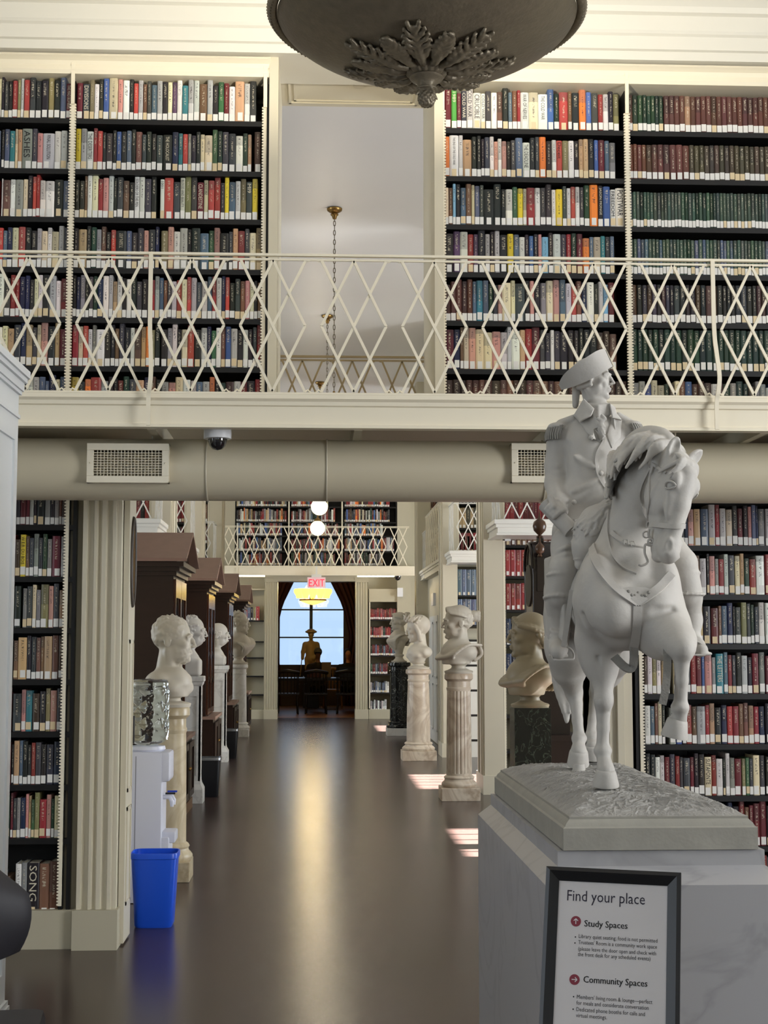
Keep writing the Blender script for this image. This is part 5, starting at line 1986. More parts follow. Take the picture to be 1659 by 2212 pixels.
row(fx(0, 240), A1[1], zUL[0], 'k6 K9 k8 r11 e7 A6 R12 K13 k12 k15 e12 k13 u13 m11', titles={13: 'THE MAD BOMBERS'})
row(fx(0, 450), A1[1], zUL[2], 'w3 n16 w11 a18 c10 k11 R8 r8 w12 w20 k20 u14')
for i in range(3, 7):
    fill(A1[0], A1[1], zUL[i], 'kKwwcrRmaAsupB')
for i, tok in enumerate(('k10 s17 k9 d11 A10 n10 k10 R10 k22 u11 K12 K13 p10 K14 B8 .4 e14 p12 w13 A16 k8 k18 u18 g11 p12 k19 K8 s11 r14 K10 c14 s12',
                         'k9 B9 a12 k9 K10 d10 B13 w14 A10 s10 w12 k10 w12 k12 K13 k14 .4 r13 A11 u10 n9 K10 A12 r12 c13 R10 A13 K12 w14 u11 r10 A13 B9 R10 k13 K13 n11 p12 c10 k9 n9',
                         'r14 c10 R11 A9 a8 w18 k13 k9 n9 K11 k13 w9 n14 s10 o10 e9 k11 .2 k14 A10 w11 k9 c13 R14 k15 A13 B9 g10 w11 n9 b12 A14 k12 w11 k10 K9 r9',
                         'y13 k11 o10 r18 A12 k9 k8 r9 d10 K12 s14 B9 n11 k10 A12 p12 c13 w13 A10 u11 A12 o9 k9 d10 N14 A12 m11 k14 r10')):
    row(A2[0], A2[1], zUL[3 + i], tok)
row(B1[0], fx(1340, 250), zUR[0], 'm14 G11 m9 K11 A13 w16 w9 K12 w12 n11 k12 u8 n10 r7 w17 c19 w19 b13 d11 R18 n8 k15 o14 b11 K14 r10 w11 k10 e12', titles={1: '1989', 3: 'COLD WAR', 4: 'COLD WAR', 5: 'CRUCIBLE', 6: 'COLD WAR', 14: 'WAR OF NERVES', 16: 'THE COLD WAR'})
row(B1[0], fx(1332, 350), zUR[1], 'o10 w19 w9 s18 k11 k9 k7 K11 w9 p8 w8 p10 k9 K10 u15 w15 k11 K9 o14 k12 w10 R12 e13 w12 k10 s9 s11 k12 b9 m13 u10 a13', titles={1: 'THE END OF THE COLD WAR', 15: 'THE DEADLINE', 21: 'Deceit'})
row(B1[0], B1[1], zUR[2], 'c8 n9 l7 k10 u12 n12 c7 u11 K9 k22 k16 k10 w15 g11 y12 c8 r18 w12 K12 K13 w9 y15 K9 w9 R10 w10 K9 d13 o18 k11 b16 w12 w20', titles={29: 'JASON MONGE', 31: 'FREEDOM', 32: 'POSTWAR'})
row(B1[0], fx(1330, 560), zUR[3], 'k16 v13 w15 r11 v9 k14 a9 k9 A10 k15 y12 u11 w11 k8 b9 k9 p7 l13 k9 A15 K11 r9 d11 m12 o13 u8 c14 t9 K9 u9')
row(B1[0], fx(1330, 670), zUR[4], 'N11 M11 M12 N11 M11 u8 t13 u12 d9 K10 p9 c18 c9 K20 k10 p9 k13 a12 c14 p13 u13 A12 R10 n11 B11 w15 k9 A10 l10 m13')
row(B1[0], fx(1335, 780), zUR[5], 'm17 B13 n7 c11 p14 c17 c17 p17 w14 A9 w17 s11 r14 m16 K11 K11 w8 K12 k16 k13 k10 k10 k13 k15 N13 N13 n14')
fill(B1[0], B1[1], zUR[6], 'NMNnN', .03, .045, hh=.235)
row(B2[0], B2[1], zUR[0], 'n12 d14 d13 d11 d11 d11 d10 d12 .2 ' + ' '.join(['M14'] * 4 + ['s15'] + ['M14'] * 38), hh=.215)
row(B2[0], B2[1], zUR[1], ' '.join(['M12'] * 4 + ['M16'] * 3 + ['M18'] * 4 + ['O14'] * 40), hh=.205)
fill(B2[0], B2[1], zUR[2], 'SSSDS', .017, .022, hh=.205)
fill(B2[0], B2[1], zUR[3], 'SSSSDu', .017, .024, hh=.205)
fill(B2[0], B2[1], zUR[4], 'kkkKNk', .022, .034, hh=.22)
fill(B2[0], B2[1], zUR[5], 'DDDd', .028, .036, hh=.235)
fill(B2[0], B2[1], zUR[6], 'DcdnNaAb', .026, .04)
for i, (pa, pb) in enumerate(((1385, 1472), (1385, 1472), (1385, 1495), (1452, 1482), (1442, 1476))):
    fill(max(fx(pa, 1300) + .005, xR0 + .024), fx(pb, 1300) - .012, zR[i], 'kKwcrnbA', hmin=.195, hmax=.228)
for i in range(3):
    fill(A1[0], fx(0, 300) - .003, zUL[i], 'kKwwcrRmaAsupB')
for i in range(6):
    fill(fx(1657, 1200 + 100 * i) + .004, 3.3, zR[i], 'kKwcrnbAm', hmin=.195, hmax=.228)
for i in range(8):
    fill(-2.4, at((33, 30, 28, 26, 24, 22, 20, 20)[i], (1100, 1200, 1310, 1430, 1540, 1650, 1760, 1930)[i], FW).x - .004, zL[i], 'kKnNrmaBd', hmax=.236)
fill(RC[0], RC[1], zR[6] , 'kKmrnBa')
fill(RC[0], RC[1], zR[7], 'kKmrnBa')

# ---- hall bookcases and their books
def hall_case(label, x0, x1, Yf, zs, ztop, zbot, fills, back=BACKP, strips=None, dep=.27, wr=(.022, .04), hh=None, xr=None):
    bookcase(label, x0, x1, zs, ztop, zbot, Yf, dep, strips=strips if strips is not None else ((x0 + .012, (1,)),), back=back)
    for i, z in enumerate(zs):
        if i < len(fills) and fills[i]:
            a, c = (x0 + .03, x1 - .03) if not xr or xr[i] is None else xr[i]
            f = fills[i]
            fill(a, c, z, f, *wr, Y=Yf + .03, hh=hh, dep=.18)


Y = 15.4
hx = lambda px, Y: at(px, 1400, Y).x
zz = lambda ys, Y: [at(1110, y, Y).z for y in ys]
hall_case('bookcase of bound red volumes on the first right divider', hx(1088, Y), 4.4, Y + .02, zz((1177, 1244, 1317, 1393, 1470, 1546, 1622), Y), GAL - .06, .12, ['nnMo', 'rrrr', 'rmrr', 'BBu', 'BBB', '', ''], wr=(.052, .06), hh=.285, dep=.28)
Y = 20.4
hall_case('bookcase of blue volumes on the second right divider', hx(985, Y), 4.4, Y + .02, zz((1214, 1286, 1350), Y), GAL - .06, at(1000, 1357, Y).z, ['NNM', 'uuu', 'uuu'], wr=(.06, .07), hh=.37, dep=.28)
o = thing('drawer_stack', 'white stack of wide drawers under the blue volumes', 'drawers', (hx(1015, Y), Y, 0))
for k in range(5):
    z1 = at(1000, 1386 + 54 * k, Y).z; z0 = at(1000, 1386 + 54 * (k + 1), Y).z
    dq = box(-.3, 2.4, .03, .3, max(z0 + .03, .0), z1).build('drawer', WHITE, o)
    box(-.3, 2.4, .025, .3, z1 - .0, z1 + .03).build('shelf_edge', SHELF, o)
Y = 25.5
hall_case('narrow dark bookcase on the third right divider', hx(899, Y), 4.4, Y + .02, [2.3 - .33 * i for i in range(6)], GAL - .06, .15, ['kKdB', 'kKd', 'kKBd', 'kdK', 'kKB', 'kd'])
for k, (Y, x) in enumerate(RDIV):
    zs = [GAL + .12 + .36 * i for i in range(7)]
    hall_case('gallery bookcase above the %s right divider' % ORD[k], x + .21, 4.4, Y + .02, zs, HALL_Z - .3, GAL + .07, ['rmrm', 'OnNs', 'kKdn', 'nMNk', 'rmk', 'kK', 'kn'], hh=.29, wr=(.04, .06))
for k, (Y, x) in enumerate(LDIV):
    zs = [GAL + .12 + .36 * i for i in range(7)]
    hall_case('gallery bookcase above the %s left divider' % ORD[k], -4.4, x - .21, Y + .02, zs, HALL_Z - .3, GAL + .07, ['kmKr', 'mnrM', 'kKdn', 'nMNk', 'rmk', 'kK', 'kn'], hh=.29, wr=(.03, .05), strips=((x - .222, (-1,)),))
# back wall, upper level
Y = BACK
x0, x1 = at(507, 1200, Y).x, at(857, 1200, Y).x
zs = [at(683, y, Y).z for y in (1221, 1190, 1157, 1127, 1094)]
zs += [zs[-1] + .33 * (i + 1) for i in range(7)]
bookcase('tall bookcase over the far gallery', x0, x1, zs, HALL_Z - .3, gz + .02, Y, .28, strips=[(at(q, 1150, Y).x, (-1, 1)) for q in (624, 739)], back=DARKC)
for i, z in enumerate(zs):
    for a, c in ((507, 622), (626, 737), (741, 855)):
        fill(at(a, 1150, Y).x + .03, at(c, 1150, Y).x - .03 - brng.choice((0, .1, .25)), z, 'kKwwcrmbdNaAsuorkk', .026, .045, Y=Y + .03, hmin=.22, hmax=.30)
# back wall, lower level: shelves beside the doorway
x0, x1 = at(795, 1400, Y).x, at(862, 1400, Y).x
zs = [at(830, y, Y).z for y in (1338, 1377, 1416, 1456, 1496, 1536)]
hall_case('cream bookcase right of the far doorway', x0 + .02, x1, Y + .0, zs, at(830, 1300, Y).z, .2, ['mrMr', 'kdrmpr', 'kurmr', 'mkudk', 'kwku', 'kwKk'], wr=(.026, .045), xr=[None, None, None, (x0 + .05, x0 + .42), (x0 + .05, x0 + .45), (x0 + .05, x0 + .4)])
struct(MB().box(x0 + .02, x1, Y + .02, Y + .3, at(830, 1300, Y).z, GAL).box(x0 + .02, x1, Y, Y + .3, 0, .2).build('trim_bookcase_right', CREAM_D))
x0, x1 = at(515, 1400, Y).x, at(572, 1400, Y).x
zs = [at(550, y, Y).z for y in (1340, 1385, 1420, 1460, 1500)]
bookcase('pale half-empty bookcase left of the far doorway', x0, x1, zs, at(830, 1275, Y).z, .2, Y, .28, back=CREAM_D, m_side=CREAM_D)
row(x0 + .12, x0 + .44, zs[0], 'r10 u10 k9 e9 r12', Y=Y + .03, hmin=.26, hmax=.3)
struct(MB().box(x0, x1, Y + .02, Y + .3, at(830, 1275, Y).z, GAL).box(x0, x1, Y, Y + .3, 0, .2).build('trim_bookcase_left', CREAM_D))

me = bpy.data.meshes.new('book_mass')
me.from_pydata(STUFF['v'], [], STUFF['f'])
uv = me.uv_layers.new(name='UVMap')
uv.data.foreach_set('uv', np.array(STUFF['uv'], np.float32).ravel())
ca = me.color_attributes.new('col', 'FLOAT_COLOR', 'CORNER')
ca.data.foreach_set('color', np.array(STUFF['col'], np.float32).ravel())
me.materials.append(BM)
mass = bpy.data.objects.new('book_rows', me)
COL.objects.link(mass)
tag(mass, 'many books of mixed colours filling the other shelves', 'books', kind='stuff')
for t in TITLES:
    title_text(*t, mass)

# ------------------------------------------------------------------ stone pedestal under the statue
GMARBLE = vein_mat('grey_marble', (164, 163, 164), (140, 139, 140), 1.8, .04, .35)
q = thing('statue_pedestal', 'large grey marble pedestal under the equestrian statue', 'pedestal', (.925, 4.6, 0))
x0, x1, y0, y1 = .600 - .925, 1.252 - .925, 3.775 - 4.6, 5.36 - 4.6
MB().box(x0, x1, y0, y1, 0, .972).build('die', GMARBLE, q)
a = .046
v = [(x0, y0, .972), (x1, y0, .972), (x1, y1, .972), (x0, y1, .972), (x0 + a, y0 + a * 2.1, 1.008), (x1 - a, y0 + a * 2.1, 1.008), (x1 - a, y1 - a * .3, 1.008), (x0 + a, y1 - a * .3, 1.008)]
MB().add(v, [(0, 1, 2, 3), (4, 5, 6, 7), (0, 1, 5, 4), (1, 2, 6, 5), (2, 3, 7, 6), (3, 0, 4, 7)]).build('chamfer', GMARBLE, q)
MB().box(x0 + a, x1 - a, y0 + a * 2.1, y1 - a * .3, 1.008, 1.048).build('step', GMARBLE, q)
MB().box(x0 - .03, x1 + .03, y0 - .03, y1 + .03, 0, .14).build('foot', GMARBLE, q)

# ------------------------------------------------------------------ sign on a stand
n_h = Vector((-.31, -.951, 0)).normalized()
lean = math.radians(19)
TL = at(1182, 1873, 3.30); TR = at(1472, 1887, 3.207)
uu = (TR - TL); SW = uu.length; uu.normalize()
vv = (n_h * math.sin(lean) - Vector((0, 0, 1)) * math.cos(lean)); vv = (vv - uu * vv.dot(uu)).normalized()
nn = uu.cross(-vv).normalized()
if nn.y > 0:
    nn = -nn
SH = .47
sg = thing('sign_stand', 'black framed wayfinding sign on a stand by the pedestal', 'sign', (0, 0, 0))


def sgp(u, v, w=0.0):
    return TL + uu * u + vv * v + nn * w


def sbox(u0, u1, v0, v1, w0, w1):
    P = [sgp(u, v, w) for w in (w0, w1) for v in (v0, v1) for u in (u0, u1)]
    return MB().add(P, [(0, 2, 3, 1), (4, 5, 7, 6), (0, 1, 5, 4), (2, 6, 7, 3), (0, 4, 6, 2), (1, 3, 7, 5)])


BLKF = mat('black_frame', (20, 20, 22), .35)
fw = .0295
for u0, u1, v0, v1, ax in ((0, SW, 0, fw, 0), (0, SW, SH - fw, SH, 0), (0, fw, 0, SH, 1), (SW - fw, SW, 0, SH, 1)):
    # mitred frame rail with a sloping inner edge
    if ax == 0:
        top = v0 == 0
        o_, i_ = (v0, v1) if top else (v1, v0)
        P = [(u0, o_, 0), (u1, o_, 0), (u1, o_, .012), (u0, o_, .012), (u0 + fw, i_, 0), (u1 - fw, i_, 0), (u1 - fw, i_, .006), (u0 + fw, i_, .006), (u0 + fw * .3, o_ + (i_ - o_) * .3, .016), (u1 - fw * .3, o_ + (i_ - o_) * .3, .016)]
    else:
        lft = u0 == 0
        o_, i_ = (u0, u1) if lft else (u1, u0)
        P = [(o_, v0, 0), (o_, v1, 0), (o_, v1, .012), (o_, v0, .012), (i_, v0 + fw, 0), (i_, v1 - fw, 0), (i_, v1 - fw, .006), (i_, v0 + fw, .006), (o_ + (i_ - o_) * .3, v0 + fw * .3, .016), (o_ + (i_ - o_) * .3, v1 - fw * .3, .016)]
    MB().add([sgp(*p_) for p_ in P], [(0, 1, 2, 3), (3, 2, 9, 8), (8, 9, 6, 7), (7, 6, 5, 4), (4, 5, 1, 0), (0, 3, 8, 7, 4), (1, 5, 6, 9, 2)]).build('frame_rail', BLKF, sg)
sheet = sbox(fw * .9, SW - fw * .9, fw * .9, SH - fw * .9, .001, .004).build('sheet', mat('sign_paper', (218, 214, 214), .55), sg)
sbox(.004, SW - .004, .004, SH - .004, -.012, .0).build('backing', BLKF, sg)
pb = sgp(SW / 2, SH * .6, -.012)
MB().tube([pb, Vector((pb.x + .01, pb.y + .02, .02))], .014, 12).build('pole', BLKF, sg, 40)
MB().lathe([(1e-5, .022), (.02, .022), (.15, .012), (.155, .004), (.155, 0)], (pb.x + .01, pb.y + .02), 32).build('base', BLKF, sg, 40)
INK = mat('sign_ink', (44, 40, 56), .6)
INKB = mat('sign_ink_bold', (24, 22, 26), .6)
RED = mat('sign_red', (140, 56, 70), .6)
o0 = sgp(0, 0, .0045)


def on_sign(px, py):
    d = ray(px, py)
    t = (o0 - EYE).dot(nn) / d.dot(nn)
    return EYE + d * t


def sign_text(s, xl, yl, xr, yr, hpx, m_, bold=0):
    a_, b_ = on_sign(xl, yl), on_sign(xr, yr)
    L = (b_ - a_).length
    o = text_mesh('lettering', s, 1.0, m_, sheet, Matrix.Identity(4), ext=0)
    if bold:
        pass
    xs = [v.co.x for v in o.data.vertices]; ys = [v.co.y for v in o.data.vertices]
    k = L / (max(xs) - min(xs))
    ky = hpx * SW / 290 / .73
    R = Matrix((uu, -vv, nn)).transposed().to_4x4()
    o.data.transform(Matrix.Translation(a_) @ R @ Matrix.Diagonal((k, ky, 1, 1)) @ Matrix.Translation((-min(xs), 0, 0)))
    if bold:
        c2 = o.copy(); c2.data = o.data.copy(); COL.objects.link(c2); c2.parent = sheet
        c2.data.transform(Matrix.Translation(uu * .0006 + nn * .0001))
    return o


sign_text('Find your place', 1225, 1945, 1393, 1953, 24, INK)
sign_text('Study Spaces', 1262, 2001, 1355, 2005, 14, INKB, 1)
for s_, xl, yl, xr, yr in (('Library quiet seating; food is not permitted', 1250, 2026, 1420, 2035), ("Trustees' Room is a community work space", 1249, 2039, 1419, 2049), ('(please leave the door open and check with', 1249, 2053, 1417, 2062), ('the front desk for any scheduled events)', 1248, 2065, 1405, 2074),
                           ("Members' living room & lounge\u2014perfect", 1246, 2157, 1409, 2166), ('for meals and considerate conversation', 1245, 2170, 1401, 2178), ('Dedicated phone booths for calls and', 1245, 2184, 1393, 2192), ('virtual meetings.', 1244, 2197, 1311, 2201)):
    sign_text(s_, xl, yl, xr, yr, 8.5, INKB)
sign_text('Community Spaces', 1260, 2122, 1398, 2130, 14, INKB, 1)
for px, py in ((1243, 2024), (1242, 2037), (1239, 2153), (1238, 2180)):
    c = on_sign(px, py)
    MB().add([c + (uu * math.cos(t) - vv * math.sin(t)) * .0016 for t in np.linspace(0, 2 * PI, 13)[:-1]], [tuple(range(12))]).build('bullet', INKB, sheet)
for px, py, up in ((1244, 1990, True), (1241, 2116, False)):
    c = on_sign(px, py)
    r_ = 11 * SW / 290
    dsk = MB().add([c + (uu * math.cos(t) - vv * math.sin(t)) * r_ for t in np.linspace(0, 2 * PI, 29)[:-1]], [tuple(range(28))]).build('arrow_disc', RED, sheet)
    A_, B_ = (-vv, uu) if up else (uu, vv)
    q = MB()
    c2 = c + nn * .0005
    s_ = r_
    for a_, b_ in (((-.55, 0), (.5, 0)), ((.5, 0), (.08, .42)), ((.5, 0), (.08, -.42))):
        p_ = c2 + A_ * a_[0] * s_ + B_ * a_[1] * s_; g_ = c2 + A_ * b_[0] * s_ + B_ * b_[1] * s_
        q.bar(p_, g_, .0019, .0002, nn)
    q.build('arrow', mat('sign_white', (230, 224, 224), .6), dsk)

# ------------------------------------------------------------------ bronze bowl chandelier
BC = (.428, 5.5)
o = thing('bowl_chandelier', 'large dark bronze bowl chandelier hanging in the foreground', 'chandelier', (BC[0], BC[1], 3.72))
RZ, RR, dz = 4.095 - 3.72, .612, .215
prof = []
for i in range(22):
    t = i / 21
    r_ = RR * .97 * math.sin(t * PI / 2) ** 1.0
    prof.append((max(r_, 1e-5), RZ - .012 - dz * math.cos(t * PI / 2) ** 1.35))
prof += [(RR * .955, RZ - .0), (RR * .93, RZ - .012)]
for i in range(12):
    t = 1 - i / 11
    prof.append((max(RR * .94 * math.sin(t * PI / 2), 1e-5), RZ - .004 - (dz - .012) * math.cos(t * PI / 2) ** 1.35 + .006))
MB().lathe(prof, (0, 0), 96).build('bowl', BRONZE, o, 60)
q = MB().tube([(RR * math.cos(t), RR * math.sin(t), RZ) for t in np.linspace(0, 2 * PI, 97)[:-1]], .020, 10, closed=True)
q.build('rim', BRONZE, o, 60)
q = MB()
for i in range(150):
    t = 2 * PI * i / 150
    q.tube([((RR + .012) * math.cos(t), (RR + .012) * math.sin(t), RZ + .018), ((RR + .02) * math.cos(t + .02), (RR + .02) * math.sin(t + .02), RZ), ((RR + .006) * math.cos(t + .04), (RR + .006) * math.sin(t + .04), RZ - .018)], .005, 5)
rb = q.build('rim_reeding', BRONZE, o, 60); rb['kind'] = 'stuff'


def dome_z(r):
    s_ = min(1, r / (RR * .97)); c_ = math.sqrt(max(0, 1 - s_ * s_))
    return RZ - .012 - dz * c_ ** 1.35


for sign_, base in ((1, None),):
    sc = Sculpt((-.36, -.36, .10), (.36, .36, .40), .0055)
    for i in range(14):
        t = 2 * PI * i / 14
        big = i % 2 == 0
        R1 = .33 if big else .26
        d2 = Vector((math.cos(t), math.sin(t), 0)); n2 = Vector((-d2.y, d2.x, 0))
        def DP(r, s, lift):
            p_ = d2 * r + n2 * s
            return Vector((p_.x, p_.y, dome_z(p_.length) - lift))
        w_ = [DP(.09 + (R1 - .09) * j / 7, 0, .010 + .006 * math.sin(j)) for j in range(8)]
        sc.chain(w_, [.016, .016, .016, .015, .014, .013, .011, .008], .008)
        for j in range(1, 7):
            r0 = .09 + (R1 - .09) * j / 7
            for s in (-1, 1):
                L_ = (.05 if big else .036) * math.sin(PI * (j + .8) / 8)
                sc.chain([DP(r0, 0, .010), DP(r0 + .03, s * L_ * .7, .014), DP(r0 + .052, s * L_, .008), DP(r0 + .05, s * L_ * 1.15, .016)], [.011, .010, .008, .005], .004)
        if not big:
            # curled scroll beside each small leaf
            c_ = [DP(.27 + .025 * math.cos(a_) * (1 - a_ / 9), .025 * math.sin(a_) * (1 - a_ / 9), .012) for a_ in np.linspace(0, 7, 18)]
            sc.chain(c_, [.008] * 18, .003)
    sc.mesh('acanthus_relief', BRONZE, o, 1)
def flut(t, r, z):
    return r * (1 + .07 * math.cos(18 * t))
MB().lathe([(.105, .185), (.112, .176), (.108, .166)], (0, 0), 48).build('ring', BRONZE, o, 60)
MB().lathe([(.100, .175), (.096, .150), (.072, .125), (.060, .118)], (0, 0), 90, fl=flut).build('gadroon', BRONZE, o, 60)
MB().lathe([(.062, .122), (.068, .114), (.062, .106), (.044, .100), (.038, .086), (.030, .074), (.034, .066)], (0, 0), 48).build('neck', BRONZE, o, 60)
sc = Sculpt((-.07, -.07, -.01), (.07, .07, .085), .0032)
sc.ell((0, 0, .034), (.029, .029, .036), .004)
for j in range(7):
    z = .006 + .0095 * j
    rr_ = .031 * math.sqrt(max(.05, 1 - ((z - .034) / .036) ** 2))
    for i in range(10):
        t = 2 * PI * (i + .5 * (j % 2)) / 10
        sc.ell((rr_ * math.cos(t), rr_ * math.sin(t), z), (.0075, .0075, .0085), .002)
for i in range(4):
    t = 2 * PI * i / 4 + .5
    sc.cap((.03 * math.cos(t), .03 * math.sin(t), .058), (.05 * math.cos(t), .05 * math.sin(t), .038), .009, .004, .006)
sc.ell((0, 0, .068), (.044, .044, .009), .004)
sc.mesh('pine_cone', BRONZE, o, 1)
q = MB()
for i in range(3):
    t = 2 * PI * i / 3 + .4
    MB().tube([(RR * .95 * math.cos(t), RR * .95 * math.sin(t), RZ), (.05 * math.cos(t), .05 * math.sin(t), ROOM_Z - 3.72 - .1)], .010, 8).build('chain_rod', BRONZE, o, 60)
MB().lathe([(.05, ROOM_Z - 3.72 - .14), (.12, ROOM_Z - 3.72 - .03), (.13, ROOM_Z - 3.72)], (0, 0), 32).build('ceiling_rose', BRONZE, o, 60)
lamp('chandelier_lamp', 'POINT', (BC[0], BC[1], 4.0), 190, (1.0, .91, .74), radius=.07)

# ------------------------------------------------------------------ globe pendants of the hall
GLOBE = mat('opal_globe', (255, 244, 214), .3, emit=(255, 236, 186), estr=3.2)


def pendant(x, Y, zg, r_, label):
    o = thing('globe_pendant', label, 'lamp', (x, Y, zg), group='globe pendants in a row along the hall')
    ht = HALL_Z - zg
    MB().lathe([(1e-5, ht - .13), (.02, ht - .12), (.028, ht - .09), (.045, ht - .075), (.03, ht - .06), (.05, ht - .05), (.08, ht - .03), (.085, ht - .01), (.06, ht)], (0, 0), 24).build('canopy', BRASS, o, 50)
    q = MB()
    z = r_ + .10
    k = 0
    while z < ht - .13:
        ax = Vector((1, 0, 0)) if k % 2 else Vector((0, 1, 0))
        q.tube([Vector((0, 0, z + .03)) + ax * .011 * math.cos(t) + Vector((0, 0, .032 * math.sin(t))) for t in np.linspace(0, 2 * PI, 9)[:-1]], .0045, 4, closed=True)
        z += .052
        k += 1
    c = q.build('chain', BRONZE, o, 60); c['kind'] = 'stuff'
    MB().lathe([(.05, r_ * .93), (.075, r_ * .92), (.06, r_ + .03), (.02, r_ + .06), (.012, r_ + .11)], (0, 0), 24).build('fitter', BRASS, o, 50)
    MB().sphere((0, 0, 0), r_, 28, 18).build('globe', GLOBE, o, 60)
    lamp('pendant_lamp', 'POINT', (x, Y, zg), 190, (1.0, .88, .66), radius=r_ * 1.03)
    return o


c = at(722, 447, 15.5); pendant(c.x, 15.2, 4.03, .15, 'brass chained globe pendant nearest the upper opening')
c = at(707, 685, 20.5); pendant(c.x, 20.3, 4.03, .15, 'brass chained globe pendant second from the front')
c = at(690, 1095, 25.6); pendant(c.x, 25.6, c.z, .15, 'glowing globe pendant just below the duct')
c = at(686, 1141, 28.9); pendant(c.x, 28.9, c.z, .15, 'glowing globe pendant before the far railing')

# ------------------------------------------------------------------ pedestals
WM = vein_mat('white_marble', (232, 230, 225), (206, 203, 198), 3, .04, .35)
CM = vein_mat('cream_marble', (206, 192, 162), (168, 148, 112), 2.6, .09, .3)
CM2 = vein_mat('brown_veined_marble', (214, 200, 180), (148, 120, 92), 2.2, .10, .3)
BMR = vein_mat('black_marble', (24, 26, 26), (170, 174, 166), 7, .014, .14)
GMR = vein_mat('green_black_marble', (18, 24, 21), (110, 128, 112), 7, .016, .14)


def round_ped(label, x, Y, H, r_, m, pl, flutes=0, r_top=None, plinth_m=None, ring=True):
    rt = r_top or r_ * .92
    o = thing('bust_pedestal', label, 'pedestal', (x, Y, 0), group='pedestals along the hall')
    ph = .13
    MB().bevbox(-pl, pl, -pl, pl, 0, ph, .006).build('plinth', plinth_m or m, o)
    b0 = ph
    MB().lathe([(r_ * 1.28, b0), (r_ * 1.38, b0 + .02), (r_ * 1.38, b0 + .035), (r_ * 1.26, b0 + .055), (r_ * 1.16, b0 + .065), (r_ * 1.13, b0 + .08), (r_ * 1.2, b0 + .095), (r_ * 1.13, b0 + .11), (r_, b0 + .12)], (0, 0), 40).build('base', m, o, 40)
    z0, z1 = b0 + .12, H - .16
    if flutes:
        def ff(t, r, z):
            return r * (1 - .065 * max(0, math.cos(flutes * t)) ** .6)
        MB().lathe([(r_, z0), (r_, z0 + .02)], (0, 0), 40).build('collar', m, o, 40)
        MB().lathe([(r_, z0 + .02), (r_ * .97, (z0 + z1) / 2), (rt, z1 - .02)], (0, 0), flutes * 8, fl=ff).build('shaft', m, o, 60)
    else:
        MB().lathe([(r_, z0), (r_ * .985, z0 + (z1 - z0) * .3), (r_ * .96, z0 + (z1 - z0) * .6), (rt, z1)], (0, 0), 40).build('shaft', m, o, 40)
    cp = [(rt, z1 - .02), (rt * 1.06, z1), (rt * 1.06, z1 + .012), (rt, z1 + .02), (rt, z1 + .08), (rt * 1.1, z1 + .09), (rt * 1.22, z1 + .105), (rt * 1.22, H - .012), (rt * 1.15, H)]
    MB().lathe(cp, (0, 0), 40).build('capital', m, o, 40)
    return o


def square_ped(label, x, Y, H, w, m):
    o = thing('bust_pedestal', label, 'pedestal', (x, Y, 0), group='pedestals along the hall')
    MB().bevbox(-w * 1.28, w * 1.28, -w * 1.28, w * 1.28, 0, .14, .004).build('plinth', m, o)
    pf = [(w * 1.28, .14), (w * 1.2, .16), (w * 1.06, .19), (w, .22)]
    v = []
    for r_, z in pf:
        v += [(-r_, -r_, z), (r_, -r_, z), (r_, r_, z), (-r_, r_, z)]
    f = [(4 * k + j, 4 * k + (j + 1) % 4, 4 * k + 4 + (j + 1) % 4, 4 * k + 4 + j) for k in range(3) for j in range(4)]
    MB().add(v, f).build('base_moulding', m, o)
    # shaft with a sunk panel on every side
    b = MB().box(-w + .014, w - .014, -w + .014, w - .014, .2, H - .1)
    b.build('shaft', m, o)
    q = MB()
    for rz in range(4):
        M_ = Matrix.Rotation(rz * PI / 2, 4, 'Z')
        t = MB()
        for a_, b_, c_, d_ in ((-w, -w * .62, .2, H - .1), (w * .62, w, .2, H - .1), (-w * .62, w * .62, .2, .27), (-w * .62, w * .62, H - .2, H - .1)):
            t.box(a_, b_, -w, -w + .02, c_, d_)
        t.xf(M_).build('panel_frame', m, o)
    pf = [(w, H - .10), (w * 1.1, H - .085), (w * 1.16, H - .06), (w * 1.24, H - .05), (w * 1.24, H - .01), (w * 1.2, H)]
    v = []
    for r_, z in pf:
        v += [(-r_, -r_, z), (r_, -r_, z), (r_, r_, z), (-r_, r_, z)]
    f = [(4 * k + j, 4 * k + (j + 1) % 4, 4 * k + 4 + (j + 1) % 4, 4 * k + 4 + j) for k in range(5) for j in range(4)] + [(20, 21, 22, 23)]
    MB().add(v, f).build('cap', m, o)
    return o


PLW = mat('bust_marble', (214, 210, 202), .5, noise=.06, nscale=8)
PLC = mat('bust_cream', (200, 192, 176), .5, noise=.08, nscale=8)
PLD = mat('bust_shaded_marble', (146, 134, 110), .5, noise=.08, nscale=8)  # shade on the bust by the clock is put into its colour


